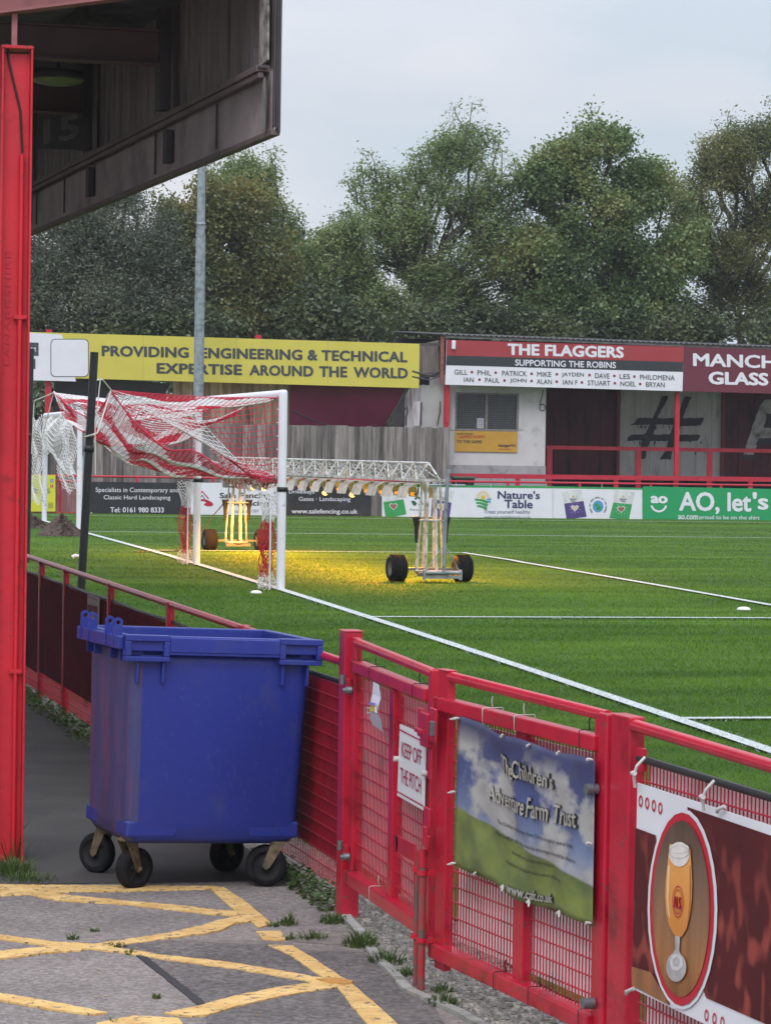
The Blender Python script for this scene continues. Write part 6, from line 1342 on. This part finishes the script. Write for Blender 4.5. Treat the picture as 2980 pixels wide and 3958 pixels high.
wb = thing('black_planter', at(1000, 1040, 79.4), 'black plastic tub with dull green rim behind the rail below the kiosk', 'tub'); a = at(982, 1040, 79.4); c = at(1026, 1031, 79.4)
mb = MB(); mb.prism([Vector((a.x+.06,79.4,.7)), Vector((c.x-.1,79.4,.7)), Vector((c.x,79.4,c.z-.03)), Vector((a.x,79.4,c.z-.03))], NB_, .4); mb.build('tub', BLACK, wb, .01); mb = MB(); mb.box((a.x-.05,79.38,c.z-.029), (c.x+.02,79.82,c.z+.03)); mb.build('rim', mat('rim_green', (.09,.11,.075), .6, .3, 9), wb, .01)

# signs along the terrace eaves
FLR = mat('sign_flag_red', (.34,.035,.045), .5, .05, 2); FLB = mat('sign_slate', (.028,.032,.040), .5, .08, 3); GLM = mat('sign_wine', (.135,.020,.038), .5, .06, 2); DKT = mat('print_slate', (.05,.055,.065), .5)
fb = Board('eaves_sign', 'red, black and white supporters sign listing first names, on the terrace eaves', 'sign', None, lambda x, y: at(x, y, 79.78), NB_, Z4, [(28,307),(1220,340),(1227,117),(35,82)], .05, WHITE)
fb.area([(33,160),(1224,193),(1227,117),(35,82)], FLR, .004, 'print'); fb.area([(31,209),(1222,243),(1224,193),(33,160)], FLB, .004, 'print')
fb.text('THE FLAGGERS', (340,99,158,925,116,174), WHITE, .008, .045, 1.02); fb.text('SUPPORTING THE ROBINS', (378,180,212,885,193,225), WHITE, .008, .02)
for w_, xl, a, b_, xr, c, d in (('GILL',73,231,256,138,233,258),('PHIL',189,234,259,258,236,261),('PATRICK',313,237,262,437,239,265),('MIKE',489,242,266,560,243,268),('JAYDEN',612,245,270,724,247,273),('DAVE',780,249,274,853,251,277),('LES',903,253,278,956,254,279),('PHILOMENA',1006,256,281,1181,260,286),
    ('IAN',121,270,292,170,271,294),('PAUL',227,272,296,300,274,298),('JOHN',353,275,299,435,277,302),('ALAN',487,279,303,563,281,305),('IAN F',618,282,306,692,284,308),('STUART',743,285,310,857,288,313),('NOEL',907,290,314,985,292,316),('BRYAN',1036,293,318,1130,296,321)): fb.text(w_, (xl,a,b_,xr,c,d), DKT, .006, .006)
for x, y in ((161,244),(280,247),(461,252),(588,255),(752,259),(877,263),(978,266),(199,282),(325,286),(461,289),(587,292),(714,296),(880,300),(1007,304)): fb.area([(x-6,y+6),(x+6,y+6),(x+6,y-6),(x-6,y-6)], mat('bullet_red', (.22,.02,.035), .5), .006, 'print')
fb.done()
el = thing('emergency_light', at(980, 744, 79.7), 'small white rounded lamp casing on the red band of the names sign', 'light'); mb = MB(); a, c = at(975.8, 754, 79.7), at(984, 735, 79.7); mb.box((a.x, 79.66, a.z), (c.x, 79.775, c.z)); mb.build('casing', WHITE, el, .025)
gb = Board('eaves_sign', 'wine red glass company sign with white letters at the right edge', 'sign', None, lambda x, y: at(x, y, 79.78), NB_, Z4, [(1222,340),(2300,370),(2300,148),(1229,117)], .05, GLM)
gb.text('MANCHESTER', (1272,148,214,2010,170,238), WHITE, .006, .032); gb.text('GLASS', (1350,240,306,1652,248,313), WHITE, .006, .045); gb.done()

# ------------------------------------------------------------------ trees beyond the far side
BARK = mat('bark', (.075, .062, .052), .9, .3, 6, bump=.5, bscale=20)
def tubes_np(segs):
    """segs: (p, q, r0, r1) -> mesh arrays of 5-sided tapered tubes"""
    V, F = [], []; k = 5; ca = [(math.cos(2*math.pi*i/k), math.sin(2*math.pi*i/k)) for i in range(k)]; c = 0
    for p, q, a, b_ in segs:
        d = q-p; l = np.linalg.norm(d)
        if l < 1e-6: continue
        d = d/l; x = np.cross(d, (0, 0, 1.)) if abs(d[2]) < .95 else np.cross(d, (1., 0, 0)); x /= np.linalg.norm(x); y = np.cross(d, x)
        for cc, sn in ca: V.append(p+(x*cc+y*sn)*a)
        for cc, sn in ca: V.append(q+(x*cc+y*sn)*b_)
        for i in range(k): F.append((c+i, c+(i+1) % k, c+k+(i+1) % k, c+k+i))
        c += 2*k
    return np.array(V), np.array(F)
def grow(seed, base, blobs, ntips, step=.55, shell=.45, gap=-.45, shoots=.08):
    r_ = np.random.default_rng(seed); base = np.array(base, float); pts = []
    wts = np.array([b_[3]*b_[4]*b_[5] for b_ in blobs]); wts = wts**.8/sum(wts**.8)
    for bi, n in enumerate((wts*ntips).astype(int)):
        cx, cy, cz, rx, ry, rz = blobs[bi]; d = r_.normal(size=(n, 3)); d /= np.linalg.norm(d, axis=1)[:, None]; rad = (shell+(1-shell)*r_.random(n))**.6
        pts.append(np.stack([base[0]+cx+d[:, 0]*rx*rad, base[1]+cy+d[:, 1]*ry*rad, base[2]+cz+d[:, 2]*rz*rad], 1))
    A = np.concatenate(pts); ph = r_.uniform(0, 6.28, 6)
    cl = np.sin(1.9*A[:, 0]+ph[0])*np.sin(1.7*A[:, 2]+ph[1])+np.sin(1.3*A[:, 1]+ph[2])*np.sin(2.3*A[:, 2]-1.1*A[:, 0]+ph[3])+.5*np.sin(3.7*A[:, 0]+2.9*A[:, 2]+ph[4])
    A = A[(A[:, 2] > base[2]+.5) & (cl > gap)]
    ctr = np.array((A[:, 0].mean(), A[:, 1].mean(), base[2]+(A[:, 2].max()-base[2])*.45)); up_ = A[A[:, 2] > ctr[2]]   # shoots poking out of the outline
    k_ = r_.choice(len(up_), int(len(up_)*shoots)); d = up_[k_]-ctr; A = np.concatenate([A, up_[k_]+d*r_.uniform(.02, .10, (len(k_), 1))+np.stack([np.zeros(len(k_)), np.zeros(len(k_)), r_.uniform(0, .35, len(k_))], 1)])
    top = max(b_[2]+b_[5] for b_ in blobs); hT = top*.55
    nodes = [base+np.array((.0, 0, z))+np.array((.12*math.sin(z*.9+seed), .1*math.cos(z*.7), 0)) for z in np.arange(0, hT, .6)]
    par = [-1]+list(range(len(nodes)-1)); cost = [i*.6*.25 for i in range(len(nodes))]
    A = A[np.argsort(np.linalg.norm(A-(base+np.array((0, 0, hT*.6))), axis=1))]
    cap = 60000; N = np.zeros((cap, 3)); C = np.zeros(cap); n = len(nodes); N[:n] = nodes; C[:n] = cost; tips = []
    for a in A:
        d = np.linalg.norm(N[:n]-a, axis=1); pen = np.maximum(0, N[:n, 2]-a[2]+.15*d)*1.2
        i = int(np.argmin(d+.5*C[:n]+pen)); p = N[i]; L_ = d[i]; k = max(1, int(L_/step)); prev = i; bend = np.array((0, 0, -.10*L_)); jit = r_.normal(0, .06, 3)*min(1, L_)
        for s in range(1, k+1):
            u = s/k; q = p+(a-p)*u+bend*math.sin(math.pi*u)*1.0+jit*math.sin(math.pi*u)
            if n >= cap: break
            N[n] = q; C[n] = C[prev]+L_/k; par.append(prev); prev = n; n += 1
        tips.append(prev)
    ch = np.zeros(n); 
    for t_ in tips: ch[t_] += 1
    for i in range(n-1, 0, -1): ch[par[i]] += ch[i]
    return N[:n], np.array(par), ch, tips, r_
def tree(name, label, base, blobs, ntips, lpt, lsz, lm, seed, cat='tree', spread=.32, twig=.010, aspect=.5, droop=.3, rmax=.13, skip=0., shell=.45, gap=-.45, shoots=.08, tipsonly=False):
    N, par, ch, tips, r_ = grow(seed, base, blobs, ntips, shell=shell, gap=gap, shoots=shoots)
    rad = np.minimum(rmax, twig*np.maximum(1, ch)**.40)
    o = thing(name, tuple(base), label, cat, 'trees behind the far side')
    V, F = tubes_np([(N[par[i]], N[i], rad[par[i]] if ch[par[i]] < 3*ch[i] else rad[i]*1.2, rad[i]) for i in range(1, len(N))])
    bigmesh('trunk', V, F, BARK, o, smooth=True)
    src = []
    for t_ in tips:
        if r_.random() < skip: continue
        i = t_; src.append(N[i]); 
        if par[i] > 0: src.append((N[i]+N[par[i]])/2 if not tipsonly else N[i]*.75+N[par[i]]*.25)
    src = np.array(src); M_ = max(1, lpt//2); C_ = np.repeat(src, M_, 0); n = len(C_)
    P = C_+r_.normal(0, 1, (n, 3))*np.array((spread, spread, spread*.75))
    ax = r_.normal(size=(n, 3)); ax[:, 2] = ax[:, 2]*.6-droop; ax /= np.linalg.norm(ax, axis=1)[:, None]
    sd_ = np.cross(ax, r_.normal(size=(n, 3))); sd_ /= np.linalg.norm(sd_, axis=1)[:, None]
    l = lsz*r_.uniform(.6, 1.35, n)[:, None]; w = l*aspect
    nrm = np.cross(ax, sd_)*l*.12
    V = np.stack([P, P+ax*l*.45+sd_*w*.5+nrm, P+ax*l, P+ax*l*.45-sd_*w*.5+nrm], 1).reshape(-1, 3)
    bigmesh('crown', V, np.arange(4*n).reshape(-1, 4), lm, o)
    return o
LD = leafmat('leaf_thicket', [(0.025,0.040,0.018), (0.046,0.070,0.028), (0.080,0.110,0.042), (0.13,0.16,0.06)], .2)
LG = leafmat('leaf_ash', [(0.072,0.115,0.041), (0.132,0.206,0.065), (0.205,0.285,0.092), (0.30,0.36,0.14)], .42)
LM = leafmat('leaf_maple', [(0.050,0.092,0.034), (0.104,0.172,0.053), (0.165,0.245,0.075), (0.28,0.29,0.095)], .38)
LW = leafmat('leaf_willow', [(0.070,0.095,0.060), (0.115,0.150,0.092), (0.165,0.205,0.130), (0.24,0.27,0.18)], .42)
LY = leafmat('leaf_autumn', [(0.055,0.080,0.028), (0.105,0.140,0.042), (0.165,0.185,0.052), (0.31,0.23,0.06)], .42)
LO = leafmat('leaf_olive', [(0.056,0.080,0.026), (0.110,0.142,0.042), (0.165,0.195,0.056), (0.26,0.25,0.085)], .42)
def TP(x, Y): return at(x, 1000, Y).x
S_ = lambda Y: Y/6284*1.02
def tr(name, label, x, Y, blobs_px, *a, **k):
    """blobs in survey-photo units around trunk x: (centre x, centre y, rx, ry), depth radius follows rx"""
    X = TP(x, Y); s = S_(Y); B = []
    for cx, cy, rx, ry in blobs_px:
        z = at(cx, cy, Y).z; B.append((at(cx, cy, Y).x-X, 0, z-.3, rx*s, rx*s*.8, ry*s))
    return tree(name, label, (X, Y, .3), B, *a, **k)
tr('willow_tree', 'broad grey green willow filling the left beneath the dark roof edge', 190, 92, [(130,560,150,170),(260,510,130,150),(330,620,110,110),(90,650,120,110),(225,660,170,80),(370,690,90,50)], 3800, 40, .13, LW, 11, spread=.27, aspect=.30, shell=.6, gap=-.7)
tr('maple_tree', 'maple with yellowing leaf tips right behind the floodlight column', 500, 93, [(450,560,110,120),(540,590,95,130),(430,450,80,60),(530,470,60,70),(480,680,120,50),(590,640,60,90)], 2900, 42, .115, LY, 12, spread=.24, aspect=.75, shell=.55, gap=-.5)
tr('ash_tree', 'loose ash with sparse upright sprays above the maple, left of the sky gap', 560, 96, [(520,420,80,80),(470,380,50,50),(590,430,50,70),(630,500,28,85),(560,360,45,35),(635,420,18,35),(560,560,110,120),(600,650,70,90)], 1700, 26, .125, LG, 13, spread=.17, aspect=.42, twig=.010, shell=.3, gap=-.25, shoots=.12, tipsonly=True)
tr('ash_tree', 'wide ash with bare twigs sticking out left, in the middle of the tree line', 880, 95, [(830,560,150,120),(960,520,160,140),(980,390,130,100),(1010,320,90,55),(870,450,80,100),(800,400,55,55),(760,620,100,110),(900,660,170,85),(830,700,110,45),(1000,705,110,45),(1090,450,85,130),(1080,600,110,110)], 4200, 26, .12, LG, 14, spread=.18, aspect=.42, twig=.011, shell=.3, skip=.08, gap=-.45, shoots=.10, tipsonly=True)
tr('ash_tree', 'slim pale ash between the sky gap and the wide ash', 720, 94, [(700,560,55,70),(740,500,55,45),(690,640,60,70),(770,620,60,80)], 1000, 28, .125, LG, 21, spread=.20, aspect=.42, shell=.4, gap=-.4, tipsonly=True)
tr('maple_tree', 'tall dark green maple behind the names sign', 1290, 94, [(1290,480,150,130),(1290,360,110,80),(1300,310,60,45),(1180,430,80,90),(1400,450,80,110),(1200,590,150,100),(1400,590,140,110),(1460,500,60,80),(1290,680,190,55),(1200,350,50,40),(1440,560,50,90)], 4200, 46, .115, LM, 15, spread=.22, aspect=.75, shell=.5, rmax=.2, gap=-.35, shoots=.06)
tr('ash_tree', 'yellowish ash cut by the right edge of the view', 1590, 96, [(1560,500,130,150),(1500,600,80,100),(1620,350,120,90),(1560,330,70,70),(1660,300,70,55),(1640,560,110,110),(1530,590,60,80),(1600,680,110,50),(1730,420,110,140),(1500,440,50,90)], 3600, 26, .12, LO, 16, spread=.18, aspect=.42, shell=.3, skip=.08, twig=.011, gap=-.42, shoots=.10, tipsonly=True)
for i, (x, Y, lab, B, m_) in enumerate(((640, 92, 'leafy bush below the sky gap, above the yellow sign', [(650,650,50,60),(690,690,70,50),(620,700,60,40)], LD), (860, 91.5, 'low thicket behind the right half of the yellow sign', [(790,715,60,28),(880,705,50,40),(1010,718,80,22),(1075,708,40,36)], LD), (1250, 92, 'dark thicket behind the names sign', [(1150,712,50,34),(1240,722,80,24),(1350,720,60,28),(1450,708,50,38)], LD), (1580, 92, 'olive thicket behind the wine red sign', [(1530,724,50,26),(1610,718,50,34),(1700,720,70,30)], LD), (300, 91, 'dense thicket behind the left half of the yellow sign', [(100,705,70,34),(230,712,90,26),(340,706,60,34),(480,710,80,28)], LD))):
    tr('bush', lab, x, Y, B, 600, 26, .17, m_, 40+i, cat='bush', spread=.28, aspect=.5)
fol = leafmat('leaf_far', [(0.036,0.056,0.024), (0.064,0.092,0.036), (0.104,0.136,0.052)], .2)
for i, (x0, x1) in enumerate(((-8, 18), (18, 44))):     # wood farther back, one mass
    r_ = np.random.default_rng(60+i); n = 30000; X = r_.uniform(x0, x1, n); Yv = r_.uniform(104, 112, n); top = 5.2+1.1*np.sin(X*.5)+.8*np.sin(X*1.3+1); Z = .2+(top)*r_.random(n)**.8; P = np.stack([X, Yv, Z], 1)
    ax = r_.normal(size=(n, 3)); ax /= np.linalg.norm(ax, axis=1)[:, None]; sd_ = np.cross(ax, r_.normal(size=(n, 3))); sd_ /= np.linalg.norm(sd_, axis=1)[:, None]; l = r_.uniform(.2, .42, n)[:, None]
    V = np.stack([P, P+ax*l*.5+sd_*l*.3, P+ax*l, P+ax*l*.5-sd_*l*.3], 1).reshape(-1, 3); struct(bigmesh('far_wood', V, np.arange(4*n).reshape(-1, 4), fol), 'stuff')

# ------------------------------------------------------------------ small things on the ground
WEED = leafmat('weed_blade', [(.045,.075,.018), (.085,.14,.034), (.15,.21,.06)], .42)
def tuft(label, x, y, n, h, sp, z=.0, name='grass_tuft', cat='weed', px=Z8, wid=.0042):
    c = on(*(px(x, y) if px else (x, y)), z); r_ = np.random.default_rng(int(x*7+y)); o = thing(name, c, label, cat, 'weeds along the kerb'); mb = MB()
    for _ in range(n):
        a = r_.uniform(0, 6.283); d = r_.random()**.7*sp; p = c+Vector((d*math.cos(a), d*math.sin(a)*1.2, 0)); hh = h*r_.uniform(.25, 1.1)*(1-.5*d/sp); ln = r_.uniform(.2, .9)*hh; q = Vector((math.cos(a+r_.normal(0,.6)), math.sin(a+r_.normal(0,.6)), 0)); s = Vector((-q.y, q.x, 0))*wid*r_.uniform(.6, 1.2)
        m1, tp_ = p+q*ln*.35+Vector((0,0,hh*.65)), p+q*ln+Vector((0,0,hh*.9))
        mb.face([p-s, p+s, m1+s*.7, m1-s*.7]); mb.face([m1-s*.7, m1+s*.7, tp_])
    mb.build('blades', WEED, o)
for lab, x, y, n, h, sp in (('small spiky grass tuft on the tarmac just right of the yellow corner marking', 1030, 348, 90, .075, .045), ('sparse grass tuft beside the broken yellow marking', 1118, 400, 90, .06, .07), ('grass tuft at the foot of the kerb left of the tall gate post', 1190, 340, 120, .07, .07), ('biggest grass tuft by the kerb beneath the narrow gate leaf', 1295, 425, 240, .10, .085), ('grass tuft spilling over the tarmac edge left of the drop bolts', 1385, 482, 170, .075, .085), ('grass tuft at the white kerb just left of the drop bolts', 1452, 530, 110, .06, .05), ('grass tuft on the gravel just right of the drop bolts', 1582, 588, 90, .06, .04), ('grass tuft over the kerb at the bottom, below the drop bolts', 1590, 635, 130, .065, .07), ('thin weed in the tarmac above the left yellow crossing', 262, 400, 45, .045, .03), ('thin flat weed between the two left yellow lines', 336, 372, 26, .03, .025), ('weed sprawled on the yellow crossing', 412, 428, 60, .035, .05), ('weed at the corner of the dark tarmac patch', 466, 452, 50, .03, .03), ('single small weed low on the left tarmac', 560, 612, 30, .035, .02), ('tiny weed at the bottom yellow marking', 402, 700, 26, .035, .018), ('few blades by the broken end of the yellow diagonal', 975, 354, 40, .04, .03), ('few blades on dirt at the right of the broken marking', 1040, 400, 40, .04, .035)): tuft(lab, x, y, n, h, sp)
tuft('grass clump grown round the foot of the red column, left edge', 30, 165, 300, .13, .14); tuft('low grass mat spreading from the foot of the red column', 100, 185, 260, .05, .16)
for lab, x, y, h in (('dry thin weed stalks standing against the red column', 55, 105, .30), ): tuft(lab, x, y+20, 40, h, .06, wid=.003)
iv = thing('ivy', (2.62, 14.3, 0), 'low ivy and ground weeds along the barrier foot behind the right bin wheel', 'ivy'); r_ = np.random.default_rng(5); mb = MB()
for _ in range(900):
    y = r_.uniform(13.55, 15.2); x = fence_x(y)-.17+r_.uniform(0, .16); z = r_.random()**1.4*.085; s = r_.uniform(.008, .02); a = r_.uniform(0, 6.28); t_ = r_.uniform(-.5, .7); c, d = Vector((math.cos(a), math.sin(a), t_))*s, Vector((-math.sin(a), math.cos(a), .3))*s*.7; p = Vector((x, y, z)); mb.face([p-c, p+d, p+c, p-d])
mb.build('leaves', WEED, iv)
v2 = thing('ground_weeds', (2.25, 23, 0), 'dark low weeds at the foot of the far barrier posts', 'weed'); mb = MB()
for _ in range(900):
    y = r_.uniform(20.5, 27); x = fence_x(y)-.22+r_.uniform(0, .25); z = r_.random()*.07; s = r_.uniform(.01, .03); a = r_.uniform(0, 6.28); c, d = Vector((math.cos(a), math.sin(a), .5))*s, Vector((-math.sin(a), math.cos(a), .3))*s*.7; p = Vector((x, y, z)); mb.face([p-c, p+d, p+c, p-d])
mb.build('leaves', WEED, v2)
LIT = mat('marker_white', (.72,.74,.76), .5, .08)
for lab, x, y, r0_ in (('flat white marker disc on the grass in front of the near goalpost', 553, 1283, .075), ('flat white marker disc on the grass near the right edge', 1606, 1319, .085)):
    p = onp(x, y); o = thing('marker_disc', p, lab, 'marker'); mb = MB(); mb.lathe([(0, .045), (.03, .045), (r0_*.8, .035), (r0_, .012), (r0_*.98, .008), (0, .02)], p, (0,0,1), 24); mb.build('disc', LIT, o)
p = onp(163, 1208); o = thing('hose_nozzle', p, 'small white pipe end standing in the grass beside the leaning black pole', 'pipe'); mb = MB(); mb.tube([p+Vector((-.05,0,.03)), p+Vector((.0,0,.055)), p+Vector((.09,0,.04))], [.035,.032,.02], 10); mb.build('pipe', LIT, o)
LEAFY = leafmat('fallen_leaf', [(.30,.14,.03), (.45,.30,.05), (.22,.10,.04)], .2)
r_ = random.Random(12); V, F = [], []
for i in range(60):
    c = on(*Z8(r_.uniform(300, 1600), r_.uniform(230, 690)), .012+(.012 if i % 2 else 0)); a = r_.uniform(0, 6.28); s = r_.uniform(.005, .014); k0 = len(V)
    for u, v, w_ in ((-1,0,0), (0,-.5,.3), (1,0,.1), (0,.5,.3)): V.append((c.x+s*(u*math.cos(a)-v*math.sin(a)), c.y+s*(u*math.sin(a)+v*math.cos(a)), c.z+s*w_))
    F.append((k0, k0+1, k0+2, k0+3))
struct(bigmesh('fallen_leaves', V, F, LEAFY), 'stuff')

# ------------------------------------------------------------------ thin haze volume, added to lift the darks of far things
m = bpy.data.materials.new('air'); m.use_nodes = True; t = m.node_tree; t.nodes.remove(t.nodes['Principled BSDF']); v = nn(t, 'ShaderNodeVolumePrincipled'); v.inputs['Color'].default_value = (.86, .90, 1, 1); v.inputs['Density'].default_value = .00032
t.links.new(v.outputs[0], t.nodes['Material Output'].inputs['Volume'])
mb = MB(); mb.box((-950, -60, -1.2), (950, 950, 16)); hz = mb.build('haze', m); hz['kind'] = 'stuff'
bpy.data.scenes.remove(tsc)
